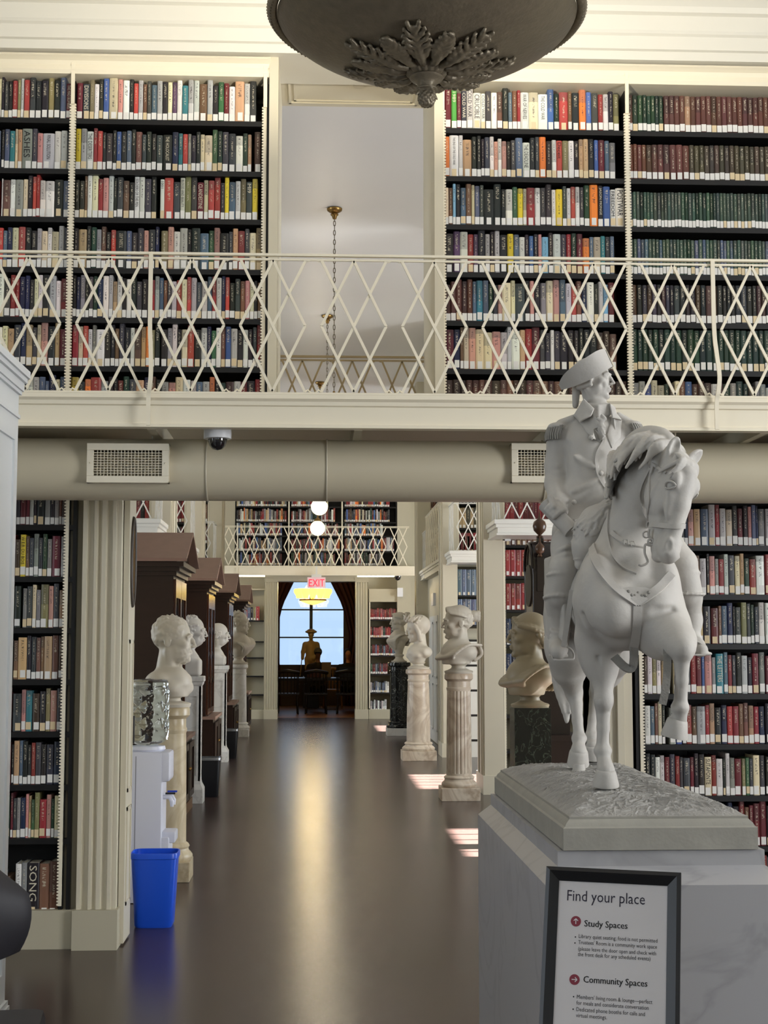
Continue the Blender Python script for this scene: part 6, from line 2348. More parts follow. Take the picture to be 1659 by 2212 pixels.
def bust(label, x, Y, z, H, face, hair, style, m, beard=False, hh=None, seed=1, old=0, tilt=0.0, twist=.6):
    """marble bust of total height H on its own round socle; face = angle of the look about z"""
    o = thing('bust', label, 'bust', (x, Y, z), face, group='marble busts along the hall')
    hh = hh or H * .48
    sc = Sculpt((-.62 * H, -.62 * H, -.01), (.62 * H, .62 * H, H * 1.06), hh * .019)
    zc = H - .5 * hh
    hc = Vector((.04 * hh, 0, zc))
    fr = rotm((1, 0, tilt))
    soc = {'herm': 0.0, 'round': .13, 'drape': .15}[style] * H
    head(sc, hc, fr, hh, hair, beard, rng=random.Random(seed), old=old, neck_to=Vector((-.12 * hh, 0, zc - .80 * hh)))
    zs = max(zc - .86 * hh, soc + .28 * hh)
    if style == 'herm':
        sc.ell((-.06 * hh, 0, zs + .02 * hh), (.30 * hh, .50 * hh, .26 * hh), .1 * hh)
        sc.rbox((-.05 * hh, 0, zs * .5), (.36 * hh, .46 * hh, zs * .5), .12 * hh, rd=.03)
        sc.rbox((.42 * hh, 0, zs * .72 + .12), (.22 * hh, .8 * hh, .25 * hh), .02, [Vector((.8, 0, .6)), Vector((0, 1, 0)), Vector((-.6, 0, .8))], sub=True)
    else:
        tw = twist * (-1 if abs(face) < 1 else 1)
        Q = Matrix.Rotation(tw, 3, 'Z')
        RT = [Q @ Vector((1, 0, 0)), Q @ Vector((0, 1, 0)), Vector((0, 0, 1))]
        T = lambda x_, y_, z_: Q @ Vector((x_, y_, z_))
        if style == 'round':
            sc.ell(T(-.06 * hh, 0, zs), (.36 * hh, .62 * hh, .27 * hh), .08 * hh, RT)
            sc.chain([T(.06 * hh, 0, zs - .04 * hh), T(.04 * hh, 0, zs - .25 * hh), T(0, 0, soc)], [.36 * hh, .30 * hh, .15 * hh], .08 * hh)
            for s in (-1, 1):
                sc.rbox(T(-.05 * hh, s * .80 * hh, zs - .05 * hh), (.6 * hh, .26 * hh, .7 * hh), .02, RT, sub=True)
                sc.ell(T(.22 * hh, s * .2 * hh, zs - .14 * hh), (.15 * hh, .19 * hh, .13 * hh), .1 * hh, RT)
        else:
            sc.ell(T(-.04 * hh, 0, zs), (.44 * hh, .60 * hh, .34 * hh), .08 * hh, RT)
            sc.chain([T(.08 * hh, 0, zs - .06 * hh), T(.08 * hh, 0, zs - .26 * hh), T(-.02 * hh, 0, soc)], [.46 * hh, .40 * hh, .16 * hh], .08 * hh)
            rg = random.Random(seed)
            for i in range(15):
                t = i / 14
                a_ = T(-.34 * hh, (.50 - .95 * t) * hh, zs + (.18 - .08 * t) * hh)
                m1 = T(.16 * hh, (.56 - .95 * t) * hh, zs + (.22 - .16 * t - .1 * abs(t - .5)) * hh)
                m2 = T(.48 * hh, (.38 - .70 * t) * hh, zs - (.10 + .10 * t) * hh)
                e_ = T(.30 * hh, (.16 - .30 * t) * hh, max(soc + .04, zs - (.44 + .2 * rg.random()) * hh))
                w_ = bez([Vector((p_.x * 1.12, p_.y * 1.12, p_.z + .02 * hh)) for p_ in (a_, m1, m2, e_)], 5)
                sc.chain(w_, [.042 * hh] * len(w_), .016 * hh)
            for i in range(8):
                y_ = (-.5 + .14 * i) * hh
                w_ = bez([T(-.34 * hh, y_ * 1.1, zs + .2 * hh), T(-.48 * hh, y_ * .95, zs - .05 * hh), T(-.34 * hh, y_ * .7, max(soc + .03, zs - .4 * hh))], 5)
                sc.chain(w_, [.05 * hh] * len(w_), .016 * hh)
    # flat underside
    sc.g[:, :, :max(1, int((soc - .005 + .01) / sc.vox))] = np.maximum(sc.g[:, :, :max(1, int((soc - .005 + .01) / sc.vox))], .01)
    sc.mesh('figure', m, o, 1)
    if soc > 0:
        k = hh
        MB().lathe([(.40 * k, 0), (.42 * k, .02), (.40 * k, .05 * k + .01), (.32 * k, .10 * k), (.22 * k, soc * .5), (.20 * k, soc * .72), (.26 * k, soc * .9), (.27 * k, soc), (.2 * k, soc + .01), (1e-5, soc + .01)], (0, 0), 36).build('socle', m, o, 40)
        if style == 'round':
            pass
    return o


# left row, looking towards the aisle
round_ped('cream marble column pedestal behind the water cooler', -1.0, 10.03, 1.165, .118, CM, .155, ring=True)
bust('marble bust of a bearded man with short curly hair, nearest on the left', -1.0, 10.03, 1.165, .63, .0, 'short', 'round', PLC, True, hh=.335, seed=4)
square_ped('white panelled square pedestal, nearer of the pair on the left', -1.27, 14.80, 1.27, .108, WM)
bust('white bust of a balding man with side hair', -1.27, 14.80, 1.27, .61, .0, 'side', 'herm', PLW, hh=.32, seed=6, old=.6)
square_ped('white panelled square pedestal, farther of the pair on the left', -1.34, 19.85, 1.30, .118, WM)
bust('white bust of a bald man, third on the left', -1.34, 19.85, 1.303, .58, .0, 'bald', 'herm', PLW, hh=.33, seed=8, old=.6)
round_ped('white round column pedestal farthest on the left', -1.345, 25.1, 1.24, .15, WM, .19)
bust('pale bust of a man in folded drapery, farthest on the left', -1.345, 25.1, 1.24, .92, .0, 'thin', 'drape', PLC, hh=.40, seed=9, old=.5)
# right row
round_ped('fluted cream marble column pedestal on the right', 1.48, 14.95, 1.29, .132, CM2, .198, flutes=20)
bust('marble bust of a woman with a bun and pleated drapery', 1.48, 14.95, 1.29, .71, PI, 'bun', 'drape', PLC, hh=.36, seed=11)
round_ped('brown veined marble column pedestal, middle on the right', 1.42, 20.02, 1.245, .165, CM2, .235, r_top=.145)
bust('marble bust of a hooded poet with a leafy wreath', 1.42, 20.02, 1.245, .74, PI, 'laurel', 'round', PLC, hh=.37, seed=12, old=.9, tilt=-.12)
round_ped('black veined marble column with white base, farthest on the right', 1.46, 25.35, 1.27, .165, BMR, .225, plinth_m=WM, r_top=.165)
bust('pale bust of a woman with upswept hair and draped shoulder', 1.46, 25.35, 1.27, .88, PI, 'highbun', 'drape', PLC, hh=.33, seed=13)
o = thing('bust_pedestal', 'square green black marble pedestal behind the horse', 'pedestal', (1.71, 11.5, 0), group='pedestals along the hall')
MB().bevbox(-.145, .145, -.145, .145, .1, 1.092, .004).build('shaft', GMR, o)
MB().bevbox(-.17, .17, -.17, .17, 0, .1, .004).build('plinth', GMR, o)
bust('shadowed bust with wavy knotted hair beside the tall clock', 1.71, 11.5, 1.092, .76, PI, 'wrap', 'drape', PLD, hh=.37, seed=15)

# ------------------------------------------------------------------ gabled cabinets on the left
MAHOG = mat('dark_mahogany', (44, 27, 20), .3, noise=.25, nscale=6, stretch=(1, 1, 8))
ROOFW = mat('dusty_mahogany', (146, 118, 104), .55, noise=.12, nscale=10)  # light from above put into the colour of roofs and base tops
CABG = mat('cabinet_glass', (12, 12, 16), .05, spec=.7)


def cabinet(label, Yc):
    o = thing('gabled_cabinet', label, 'cabinet', (-1.31, Yc, 0), group='gabled cabinets along the left')
    box(-.62, .10, -.6, .6, 0, .10).build('plinth', mat('oak_plinth', (120, 84, 50), .4), o)
    box(-.62, .09, -.58, .58, .10, .70).build('base_body', MAHOG, o)
    box(-.62, .12, -.61, .61, .70, .735).build('base_top', ROOFW, o)
    for s in (-1, 1):
        d_ = MB().box(.088, .105, s * .29 - .26, s * .29 + .26, .14, .66).build('base_door', MAHOG, o)
        q = MB()
        for a_, b_, c_, e_ in ((s * .29 - .26, s * .29 - .20, .14, .66), (s * .29 + .20, s * .29 + .26, .14, .66), (s * .29 - .2, s * .29 + .2, .14, .2), (s * .29 - .2, s * .29 + .2, .6, .66)):
            q.box(.104, .118, a_, b_, c_, e_)
        q.build('door_frame', MAHOG, d_)
        MB().sphere((.125, s * .05, .42), .014, 10, 8).build('knob', BRASS, d_, 60)
    q = MB().box(-.62, .0, -.56, -.53, .735, 2.22).box(-.62, .0, .53, .56, .735, 2.22).box(-.62, -.58, -.53, .53, .735, 2.22).box(-.58, 0, -.53, .53, 2.18, 2.22)
    q.build('upper_body', MAHOG, o)
    for s in (-1, 1):
        y0, y1 = (s * .27 - .26, s * .27 + .26)
        d_ = MB()
        for a_, b_, c_, e_ in ((y0, y0 + .05, .75, 2.19), (y1 - .05, y1, .75, 2.19), (y0 + .05, y1 - .05, .75, .82), (y0 + .05, y1 - .05, 2.02, 2.19)):
            d_.box(-.005, .022, a_, b_, c_, e_)
        d_ = d_.build('glass_door', mat('mahogany', (74, 40, 24), .22, noise=.25, nscale=8), o)
        box(.002, .006, y0 + .05, y1 - .05, .82, 2.02).build('pane', CABG, d_)
        for z in (1.12, 1.42, 1.72):
            MB().bar((.012, y0 + .05, z), (.012, (y0 + y1) / 2, z + .08), .012, .012, (1, 0, 0)).bar((.012, (y0 + y1) / 2, z + .08), (.012, y1 - .05, z), .012, .012, (1, 0, 0)).build('muntin', MAHOG, d_)
        MB().bar((.012, (y0 + y1) / 2, .82), (.012, (y0 + y1) / 2, 2.02), .012, .012, (1, 0, 0)).build('muntin', MAHOG, d_)
    q = MB()
    for e_, z0, z1 in ((.03, 2.22, 2.26), (.06, 2.26, 2.30), (.10, 2.30, 2.345)):
        q.box(-.62, e_, -.56 - e_, .56 + e_, z0, z1)
    q.build('cornice', MAHOG, o)
    # roof: two sloping boards and a recessed gable
    zr = 2.63
    for s in (-1, 1):
        a_ = Vector((0, s * .70, 2.345)); r_ = Vector((0, 0, zr)); nrm = Vector((0, s * (zr - 2.345), .70)).normalized() * .03
        P_ = []
        for x in (-.62, .13):
            for p_ in (a_, r_, r_ + nrm, a_ + nrm):
                P_.append((x, p_.y, p_.z))
        MB().add(P_, [(0, 1, 2, 3), (7, 6, 5, 4), (0, 4, 5, 1), (1, 5, 6, 2), (2, 6, 7, 3), (3, 7, 4, 0)]).build('roof_slope', ROOFW, o)
    MB().extrude([(-.66, 2.345), (.66, 2.345), (0, zr)], -.62, .04, 'x').build('gable', MAHOG, o)
    return o


for Yc, n_ in ((13.80, 'nearest'), (17.85, 'second'), (21.9, 'third'), (26.25, 'farthest')):
    cabinet('dark wooden gabled cabinet, %s in the row on the left' % n_, Yc)

# ------------------------------------------------------------------ bins
def bin_(label, x, Y, w, d, h, m, rim=None, taper=.8, name='waste_bin'):
    o = thing(name, label, 'bin', (x, Y, 0))

    def ring(a, b, z, n=40, e=5.5):
        P_ = []
        for i in range(n):
            t = 2 * PI * i / n
            c_, s_ = math.cos(t), math.sin(t)
            P_.append((a * math.copysign(abs(c_) ** (2 / e), c_), b * math.copysign(abs(s_) ** (2 / e), s_), z))
        return P_
    def skin(rings, caps=()):
        v = sum(rings, []); n = len(rings[0]); f = []
        for k in range(len(rings) - 1):
            f += [(k * n + i, k * n + (i + 1) % n, (k + 1) * n + (i + 1) % n, (k + 1) * n + i) for i in range(n)]
        if 0 in caps:
            f.append(tuple(range(n))[::-1])
        if 1 in caps:
            f.append(tuple(range((len(rings) - 1) * n, len(rings) * n)))
        return MB().add(v, f)
    a, b = w / 2, d / 2
    T = taper
    skin([ring(a * T * .94, b * T * .94, 0), ring(a * T, b * T, .012), ring(a * .955, b * .955, h - .03), ring(a * .955 - .004, b * .955 - .004, h - .03), ring(a * T - .006, b * T - .006, .018)], (0, 1)).build('body', m, o, 50)
    skin([ring(a * .95, b * .95, h - .034), ring(a, b, h - .03), ring(a, b, h - .004), ring(a * .985, b * .985, h), ring(a * .94, b * .94, h), ring(a * .935, b * .935, h - .034)], ()).build('rim', rim or m, o, 50)
    return o


bin_('blue plastic waste bin in front of the water cooler', -.915, 8.42, .272, .235, .415, mat('blue_plastic', (34, 90, 224), .33))
BLP = mat('black_plastic', (24, 24, 27), .35)
STL = mat('steel_rim', (150, 152, 156), .25, .9)
bin_('black waste bin with steel rim, nearer one on the left', -1.12, 15.35, .26, .22, .41, BLP, STL)
bin_('black waste bin with steel rim, farther one on the left', -1.20, 20.4, .24, .22, .41, BLP, STL)

# ------------------------------------------------------------------ water cooler
WPL = mat('cooler_white', (226, 228, 240), .28)
o = thing('water_cooler', 'white water cooler with a clear upturned bottle', 'cooler', (-1.065, 9.25, 0))
MB().bevbox(-.15, .11, -.15, .15, 0, .925, .02).build('cabinet', WPL, o, 40)
MB().bevbox(.09, .155, -.14, .14, .74, .925, .02).build('tap_head', WPL, o, 40)
MB().bevbox(.09, .155, -.13, .13, 0, .40, .015).build('lower_front', WPL, o, 40)
MB().bevbox(.10, .19, -.10, .10, .36, .43, .012).build('drip_tray', WPL, o, 40)
for s in (-1, 1):
    t_ = MB().tube([(.10, s * .06, .64), (.15, s * .06, .64), (.165, s * .06, .61), (.165, s * .06, .58)], [.014, .015, .014, .010], 12).build('tap', WPL, o, 50)
    MB().box(.125, .185, s * .06 - .014, s * .06 + .014, .658, .668).build('tap_lever', BLP if s < 0 else mat('blue_tap', (40, 70, 180), .4), t_)
for z0, z1, m_ in ((.78, .84, mat('navy_print', (30, 36, 90), .5)), (.70, .74, mat('navy_print', (30, 36, 90), .5))):
    box(-.12, -.10, -.152, -.149, z0, z1).build('printed_mark', m_, o)
box(-.055, -.050, -.1515, -.149, .05, .9).build('panel_seam', mat('seam', (150, 150, 160), .5), o)
MB().lathe([(.105, .925), (.115, .935), (.11, .955), (.07, .96)], (0, 0), 32).build('collar', WPL, o, 40)
WATER = mat('bottle_water', (226, 236, 240), .02, trans=1, ior=1.33)


def dia(t, r, z):
    u_ = t * 8 / (2 * PI); w_ = (z - .99) / .105
    a_ = abs(((u_ + w_) % 1) - .5); b_ = abs(((u_ - w_) % 1) - .5)
    return r * (1 + .09 * (min(a_, b_) * 2) ** .6 * max(0, min(1, (z - 1.0) / .03)) * max(0, min(1, (1.335 - z) / .03)) - .0)


pf = [(.03, .93), (.03, .955), (.06, .962), (.105, .978), (.122, .99)]
pf += [(.126, .995 + .345 * i / 46) for i in range(47)]
pf += [(.128, 1.352), (.120, 1.368), (.10, 1.374), (.04, 1.372), (1e-5, 1.37)]
MB().lathe(pf, (0, 0), 96, fl=dia).build('bottle', WATER, o, 60, label='clear diamond-patterned water bottle')

# ------------------------------------------------------------------ tall clock
CLK = mat('clock_wood', (30, 21, 18), .25, noise=.2, nscale=6)
o = thing('tall_clock', 'dark tall case clock with ball finials behind the statue', 'clock', (2.10, 12.9, 0))
box(-.22, .22, -.32, .32, 0, .12).build('foot', CLK, o)
box(-.19, .19, -.29, .29, .12, .75).build('base', CLK, o)
box(-.22, .22, -.32, .32, .75, .80).build('base_moulding', CLK, o)
box(-.14, .14, -.21, .21, .80, 1.78).build('waist', CLK, o)
d_ = box(-.152, -.135, -.16, .16, .9, 1.7).build('waist_door', CLK, o)
box(-.156, -.15, -.1, .1, 1.0, 1.6).build('door_glass', CABG, d_)
box(-.21, .21, -.30, .30, 1.78, 1.84).build('hood_moulding', CLK, o)
box(-.18, .18, -.27, .27, 1.84, 2.26).build('hood', CLK, o)
q = MB().lathe([(1e-5, 0), (.26, 0), (.26, .34), (1e-5, .34)], (0, 0), 36).xf(Matrix.Translation((-.17, 0, 2.26)) @ Matrix.Rotation(PI / 2, 4, 'Y'))
q.build('arched_top', CLK, o, 40)
q = MB().tube([(-.185, .24 * math.cos(t), 2.26 + .24 * math.sin(t)) for t in np.linspace(0, PI, 20)], .014, 8)
q.build('arch_trim', CLK, o, 60)
q = MB().lathe([(1e-5, 0), (.19, 0), (.19, .01), (1e-5, .012)], (0, 0), 36).xf(Matrix.Translation((-.18, 0, 2.12)) @ Matrix.Rotation(-PI / 2, 4, 'Y'))
q.build('dial', mat('clock_dial', (58, 52, 42), .6), o, 40)
for s in (-1, 1):
    MB().lathe([(.024, 1.84), (.018, 1.87), (.018, 2.2), (.024, 2.26)], (-.17, s * .25), 16).build('colonnette', CLK, o, 50)
for x, y, z, k in ((-.12, -.26, 2.36, .8), (-.12, .26, 2.36, .8), (-.08, 0, 2.55, 1.15)):
    box(x - .03, x + .03, y - .03, y + .03, z - .3 if k < 1 else z - .06, z).build('finial_block', CLK, o)
    MB().lathe([(.012, z), (.03 * k, z + .01), (.014, z + .03), (.02, z + .035), (.046 * k, z + .06 * k), (.055 * k, z + .095 * k), (.046 * k, z + .13 * k), (.016, z + .155 * k), (.008, z + .18 * k), (.003, z + .24 * k)], (x, y), 20).build('finial', mat('finial_wood', (78, 54, 38), .3), o, 50)

# paper notice on the first divider
c = at(1096, 1155, 15.35)
tag(box(c.x - .03, c.x + .035, 15.33, 15.334, c.z - .07, c.z + .07).build('paper_notice', mat('paper', (226, 226, 224), .6)), 'white paper notice hung on the first right divider', 'notice')

# ------------------------------------------------------------------ seats at the edges of the picture
FAB = mat('black_fabric', (38, 37, 42), .6, noise=.15, nscale=60)
o = thing('office_chair', 'black curved office chair back at the left edge', 'chair', (-.985, 4.05, 0), .12)
b = MB()
n, k = 24, 10
v = []
for lay in (0, 1):
    for j in range(k + 1):
        z = j / k
        for i in range(n + 1):
            t = -1 + 2 * i / n
            wd = .225 * (1 - .18 * (2 * z - .75) ** 2) * (1 - .30 * max(0, z - .72) / .28) * (1 - .12 * (1 - z))
            x = wd * t
            y = -.10 * (1 - t * t) - .03 * math.sin(z * PI) + (0 if lay == 0 else .035 * (1 - t * t) ** .5 * (math.sin(z * PI) ** .4) + .006)
            zz_ = .735 + .285 * z - .05 * t * t * (z - .4) * 1.2 + .03 * (z < .1) * 0
            v.append((x, y, zz_))
f = []
W1 = n + 1
tot = W1 * (k + 1)
for lay in (0, 1):
    for j in range(k):
        for i in range(n):
            q_ = lay * tot + j * W1 + i
            f.append((q_, q_ + 1, q_ + W1 + 1, q_ + W1))
for i in range(n):
    for j in (0, k):
        q_ = j * W1 + i
        f.append((q_, q_ + 1, tot + q_ + 1, tot + q_))
for j in range(k):
    for i in (0, n):
        q_ = j * W1 + i
        f.append((q_, q_ + W1, tot + q_ + W1, tot + q_))
b.add(v, f).build('backrest', FAB, o, 50)
MB().bevbox(-.23, .23, -.04, .38, .44, .52, .03).build('seat', FAB, o, 40)
MB().bar((0, .0, .47), (0, -.12, .80), .07, .02, (0, 1, 0)).build('back_bracket', BLP, o)
MB().lathe([(.03, .10), (.03, .44)], (0, .17), 16).build('column', BLP, o, 40)
for i in range(5):
    t = 2 * PI * i / 5
    MB().bar((0, .17, .11), (.24 * math.cos(t), .17 + .24 * math.sin(t), .065), .045, .03).build('base_leg', BLP, o)
    MB().sphere((.25 * math.cos(t), .17 + .25 * math.sin(t), .03), .03, 12, 8).build('caster', BLP, o, 60)
RUP = mat('red_upholstery', (176, 40, 54), .5)
o = thing('red_chair', 'red upholstered chair at the right edge behind the pedestal', 'chair', (2.30, 6.55, 0))
MB().bevbox(-.27, .27, -.26, -.16, .40, .755, .03).build('backrest', RUP, o, 40)
MB().bevbox(-.27, .27, -.2, .28, .32, .46, .03).build('seat', RUP, o, 40)
for sx_ in (-1, 1):
    for sy_ in (-1, 1):
        MB().lathe([(.014, 0), (.02, .34)], (sx_ * .22, .02 + sy_ * .21), 10).build('leg', MAHOG, o, 40)

# ------------------------------------------------------------------ far end: exit sign, camera, reading room
EX = mat('exit_red', (225, 40, 60), .4, emit=(235, 30, 55), estr=1.6)
a_, b_ = at(664, 1247, 29.85), at(703, 1270, 29.85)
o = thing('exit_sign', 'lit exit sign with red letters over the far doorway', 'sign', ((a_.x + b_.x) / 2, 29.85, b_.z))
w, h = (b_.x - a_.x) / 2, a_.z - b_.z
MB().box(-w, w, -.01, .01, 0, h).build('panel', mat('exit_panel', (206, 190, 190), .3, emit=(220, 170, 175), estr=.35), o)
MB().box(-w * .55, w * .55, -.03, .03, h, h + .06).build('mount', WHITE, o)
MB().box(-.02, .02, -.02, .02, h + .06, 3.2 - b_.z).build('stem', WHITE, o)
t_ = text_mesh('lettering', 'EXIT', 1.0, EX, o, Matrix.Identity(4), ext=.004)
xs = [v.co.x for v in t_.data.vertices]
k = 1.72 * w / (max(xs) - min(xs))
t_.data.transform(Matrix.Translation((-.82 * w, -.013, h * .14)) @ Matrix.Rotation(PI / 2, 4, 'X') @ Matrix.Diagonal((k, h * .72 / .73, 1, 1)) @ Matrix.Translation((-min(xs), 0, 0)))
c = at(861, 1248, 29.9)
o = thing('wall_camera', 'small dark dome camera under the far gallery', 'camera', (c.x, 30.2, c.z))
MB().lathe([(1e-5, -.05), (.05, -.03), (.07, .02), (.075, .05), (.075, .09)], (0, 0), 20).build('dome', mat('smoked_dome', (25, 25, 28), .06), o, 50)
MB().lathe([(.085, .05), (.09, .12)], (0, 0), 20).build('housing', WHITE, o, 50)
c = at(864, 1280, BACK - .03)
tag(box(c.x - .06, c.x + .06, BACK - .1, BACK - .02, c.z - .09, c.z + .1).build('wall_monitor', mat('white_plastic', (232, 233, 236), .3)), 'small white monitor box on the far right pier', 'box')

# chandelier of yellow glass shades
YG = mat('yellow_glass', (250, 226, 110), .4, emit=(255, 214, 70), estr=4.0)
c = at(676, 1283, 33.5)
o = thing('glass_chandelier', 'yellow glass chandelier in the reading room doorway', 'chandelier', (c.x, 33.5, c.z))
for i in range(12):
    t = 2 * PI * i / 12
    MB().lathe([(.055, -.10), (.065, -.04), (.11, .03), (.115, .09), (.10, .115), (.06, .12)], (.33 * math.cos(t), .33 * math.sin(t)), 14).build('shade', YG, o, 50)
MB().lathe([(1e-5, -.26), (.10, -.24), (.24, -.19), (.30, -.16), (.30, -.14)], (0, 0), 28).build('bowl', mat('amber_glass', (240, 196, 120), .4, emit=(255, 200, 110), estr=1.6), o, 50)
MB().tube([(.30 * math.cos(t), .30 * math.sin(t), -.14) for t in np.linspace(0, 2 * PI, 33)[:-1]], .018, 6, closed=True).build('ring', BRASS, o, 60)
MB().tube([(0, 0, -.14), (0, 0, 4.2 - c.z)], .016, 8).build('stem', BRASS, o, 60)
lamp('reading_lamp', 'POINT', (c.x, 33.5, c.z + .3), 70, (1, .8, .45), radius=.3)

# curtains
CUR = mat('brown_curtain', (70, 34, 26), .8)
for s, xs_ in ((-1, ((-1.55, -.98), (-1.55, -.80), (-1.4, -1.12), (-1.36, -1.0))), (1, ((1.5, .72), (1.5, .60), (1.35, .98), (1.3, .86)))):
    b = MB()
    n, k = 40, 20
    zt, zb_ = 3.35, .01
    for j in range(k + 1):
        z = zt + (zb_ - zt) * j / k
        zq = np.interp(z, [.3, 1.0, 1.75, 2.6, 3.35], [-.90, -.92, -1.06, -.86, -.50] if s < 0 else [.74, .70, .86, .66, .28])
        for i in range(n + 1):
            x = (-1.75 if s < 0 else 1.65) + (zq - (-1.75 if s < 0 else 1.65)) * i / n
            b.v.append((x, 37.2 + .05 * math.sin(i * 1.5), z))
    W1 = n + 1
    b.f = [(j * W1 + i, j * W1 + i + 1, (j + 1) * W1 + i + 1, (j + 1) * W1 + i) for j in range(k) for i in range(n)]
    b.mi = [0] * len(b.f)
    cu = b.build('curtain', CUR, None, 60)
    md = cu.modifiers.new('thick', 'SOLIDIFY'); md.thickness = .02
    tag(cu, 'dark brown gathered curtain %s of the far window' % ('left' if s < 0 else 'right'), 'curtain', 'curtains of the far window')

# table and chairs
DW = mat('reading_wood', (30, 20, 16), .35)
o = thing('reading_table', 'long dark table seen through the far doorway', 'table', (0, 34.0, 0))
MB().bevbox(-1.5, 1.5, -.5, .5, .74, .80, .01).build('tabletop', DW, o)
for x in (-1.3, 1.3):
    for y in (-.4, .4):
        MB().lathe([(.03, 0), (.05, .3), (.04, .74)], (x, y), 12).build('leg', DW, o, 40)


def arm_chair(label, x, Y, rz=0, m=DW):
    o = thing('arm_chair', label, 'chair', (x, Y, 0), rz, group='dark chairs at the reading table')
    MB().bevbox(-.26, .26, -.24, .26, .43, .47, .01).build('seat', m, o)
    cr = [(.25 * math.cos(t), -.22 - .12 * math.sin(t) + .12, .98 - .05 * abs(math.cos(t))) for t in np.linspace(0, PI, 15)]
    MB().tube(cr, .04, 8).build('crest_rail', m, o, 50)
    for i in range(9):
        t = PI * (i + .5) / 9
        MB().tube([(.24 * math.cos(t), -.2 - .04 * math.sin(t), .47), (.25 * math.cos(t), -.10 - .12 * math.sin(t), .95)], .014, 6).build('spindle', m, o, 50)
    for s in (-1, 1):
        MB().tube([(s * .25, -.1, .70), (s * .25, .2, .68)], .022, 8).build('armrest', m, o, 50)
        MB().tube([(s * .22, .2, 0), (s * .21, .2, .43)], .02, 8).build('leg', m, o, 50)
        MB().tube([(s * .24, -.22, 0), (s * .21, -.2, .43)], .02, 8).build('leg', m, o, 50)
    return o


for px, n_ in ((622, 'left'), (683, 'middle'), (750, 'right')):
    arm_chair('dark spindle-backed armchair, %s of three at the reading table' % n_, at(px, 1450, 33.2).x, 33.1)
arm_chair('tan wooden armchair beyond the reading table', at(720, 1450, 35).x, 36.0, PI, mat('tan_wood', (150, 104, 50), .4))
# placard and red bag on the table
c = at(705, 1455, 34.0)
q = thing('table_placard', 'tan placard standing on the reading table', 'placard', (c.x, 34.1, .80))
MB().box(-.11, .11, -.004, .004, .01, .36).build('board', mat('tan_board', (132, 108, 78), .6), q)
MB().box(-.12, .12, -.03, .03, 0, .012).build('stand', DW, q)
c = at(678, 1450, 34.0)
q = thing('laptop', 'open brown-lidded laptop in the middle of the table', 'laptop', (c.x, 33.85, .80))
MB().bevbox(-.18, .18, 0, .24, 0, .018, .004).build('keyboard_deck', DW, q)
MB().bevbox(-.18, .18, -.012, .0, .01, .20, .004).build('lid', mat('lid_brown', (84, 44, 36), .5), q)
c = at(748, 1440, 34.0)
q = thing('laptop', 'open black laptop at the right of the table', 'laptop', (c.x + .02, 33.85, .80))
MB().bevbox(-.19, .19, 0, .24, 0, .018, .004).build('keyboard_deck', BLP, q)
MB().bevbox(-.19, .19, -.012, .0, .01, .25, .004).build('lid', BLP, q)


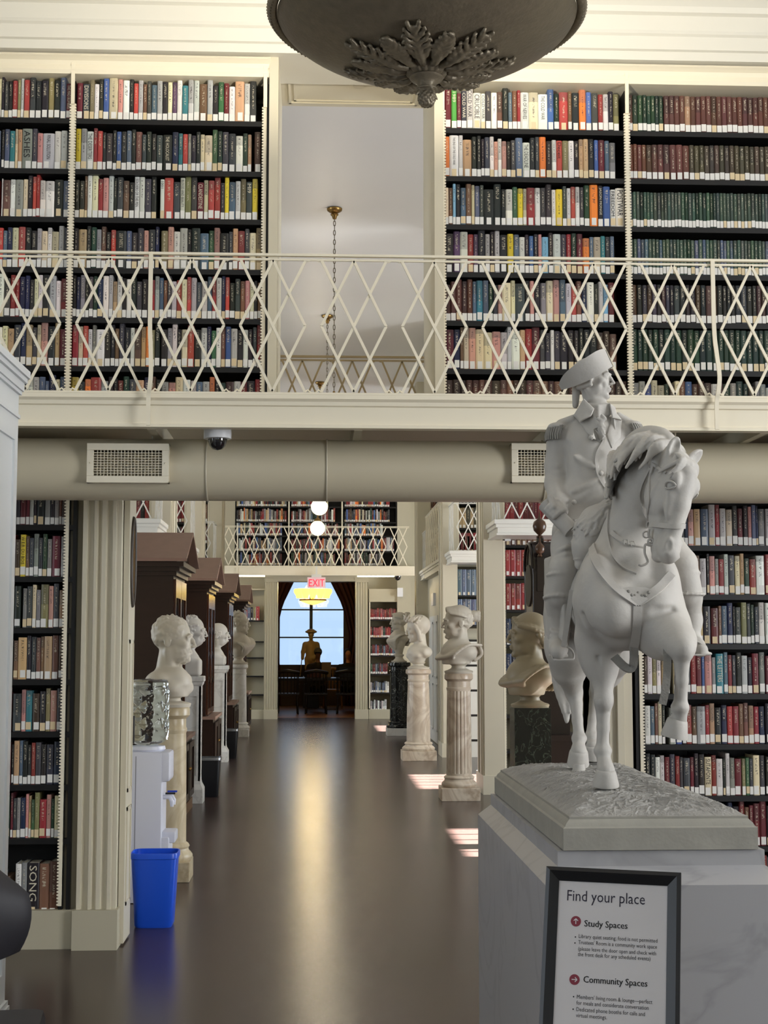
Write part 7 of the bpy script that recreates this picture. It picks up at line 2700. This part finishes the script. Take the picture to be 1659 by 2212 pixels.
def person(label, px, py, Y, skin, cloth, cap=None, hs=.235):
    c = at(px, py, Y)
    o = thing('person', label, 'person', (c.x, Y, 0))
    z = c.z
    sc = Sculpt((-.42, -.55, .35), (.42, .40, z + .2), .013)
    hc = Vector((0, 0, z))
    head(sc, hc, rotm((0, -1, -.25)), hs, 'bald', rng=random.Random(1), neck_to=Vector((0, .03, z - .24)))
    sc.chain([(0, .05, z - .36), (0, .06, z - .6), (0, .05, .52)], [.15, .14, .15], .05)
    sc.cap((-.19, .05, z - .33), (.19, .05, z - .33), .075, .075, .05)
    for s in (-1, 1):
        sc.chain([(s * .21, .05, z - .34), (s * .27, .0, z - .52), (s * .22, -.25, .86), (s * .10, -.42, .85)], [.06, .05, .042, .032], .03)
        sc.ell((s * .08, -.46, .845), (.04, .05, .02), .02)
        for i in range(4):
            sc.cap((s * (.06 + .016 * i), -.48, .85), (s * (.055 + .016 * i), -.53, .835), .011, .009, .006)
        sc.cap((s * .05, -.45, .85), (s * .03, -.48, .84), .012, .010, .006)
        sc.chain([(s * .10, .05, .5), (s * .12, -.35, .52), (s * .12, -.36, .40)], [.09, .07, .06], .04)
    b = sc.mesh('body', skin, o, 1)
    sc = Sculpt((-.42, -.50, .35), (.42, .40, z - .1), .013)
    sc.chain([(0, .05, z - .36), (0, .06, z - .6), (0, .05, .52)], [.165, .155, .165], .05)
    sc.cap((-.19, .05, z - .33), (.19, .05, z - .33), .088, .088, .05)
    sc.cap((0, .04, z - .26), (0, .05, z - .34), .075, .1, .03)
    for s in (-1, 1):
        sc.chain([(s * .21, .05, z - .34), (s * .27, .0, z - .52), (s * .22, -.25, .86), (s * .12, -.38, .855)], [.072, .062, .054, .045], .03)
        sc.chain([(s * .10, .05, .5), (s * .12, -.35, .52), (s * .12, -.36, .40)], [.1, .08, .07], .04)
    sc.mesh('clothing', cloth, b, 1)
    if cap:
        sc = Sculpt((-.2, -.25, z - .1), (.2, .2, z + .2), .01)
        sc.ell((0, .02, z + .045), (.10, .115, .105), .02)
        sc.ell((0, -.10, z + .04), (.075, .07, .014), .02)
        sc.mesh('cap', cap, b, 1)
    else:
        sc = Sculpt((-.2, -.25, z - .15), (.2, .2, z + .2), .01)
        sc.ell((0, .035, z + .045), (.098, .108, .10), .02)
        sc.mesh('hair', mat('dark_hair', (24, 18, 16), .6), b, 1)
    return o


SK = mat('skin', (150, 104, 80), .5)
DKC = mat('dark_sweater', (26, 20, 22), .8)
person('seated person in a grey cap and dark top behind the table', 687, 1412, 35.0, SK, DKC, mat('grey_cap', (70, 68, 74), .8))
person('seated person with short dark hair behind the black laptop', 752, 1413, 35.0, mat('skin_warm', (176, 118, 84), .5), DKC)

# figure statue before the window
c = at(672, 1360, 36.2)
o = thing('figure_statue', 'standing figure statue with a hat against the far window', 'statue', (c.x, 36.2, 0))
FGM = mat('tan_stone', (168, 140, 96), .6, noise=.1, nscale=10)
zt = c.z
MB().bevbox(-.2, .2, -.2, .2, 0, .78, .01).build('stand', DW, o)
sc = Sculpt((-.36, -.25, .76), (.36, .25, zt + .03), .011)
head(sc, Vector((0, 0, zt - .14)), rotm((0, -1, 0)), .21, 'thin', rng=random.Random(1), neck_to=Vector((0, .02, zt - .34)))
sc.ell((0, .01, zt - .055), (.15, .14, .045), .02); sc.ell((0, .01, zt - .03), (.10, .10, .05), .02)
sc.chain([(0, .02, zt - .42), (0, .02, zt - .58), (0, .02, zt - .72)], [.13, .12, .14], .05)
sc.cap((-.13, .02, zt - .36), (.13, .02, zt - .36), .06, .06, .04)
for s in (-1, 1):
    sc.chain([(s * .16, .02, zt - .37), (s * .2, .0, zt - .56), (s * (.21 if s < 0 else .06), -.1, zt - .72)], [.055, .05, .04], .03)
    sc.chain([(s * .08, .02, zt - .74), (s * .085, 0, zt - .95), (s * .09, .02, .82)], [.085, .065, .045], .03)
    sc.ell((s * .095, -.04, .80), (.04, .09, .03), .02)
sc.ell((0, 0, .77), (.2, .16, .03), .02)
sc.mesh('figure', FGM, o, 1)
MB().tube([(-.27, -.06, .79), (-.22, -.08, zt - .66)], .011, 8).build('staff', FGM, o, 50)
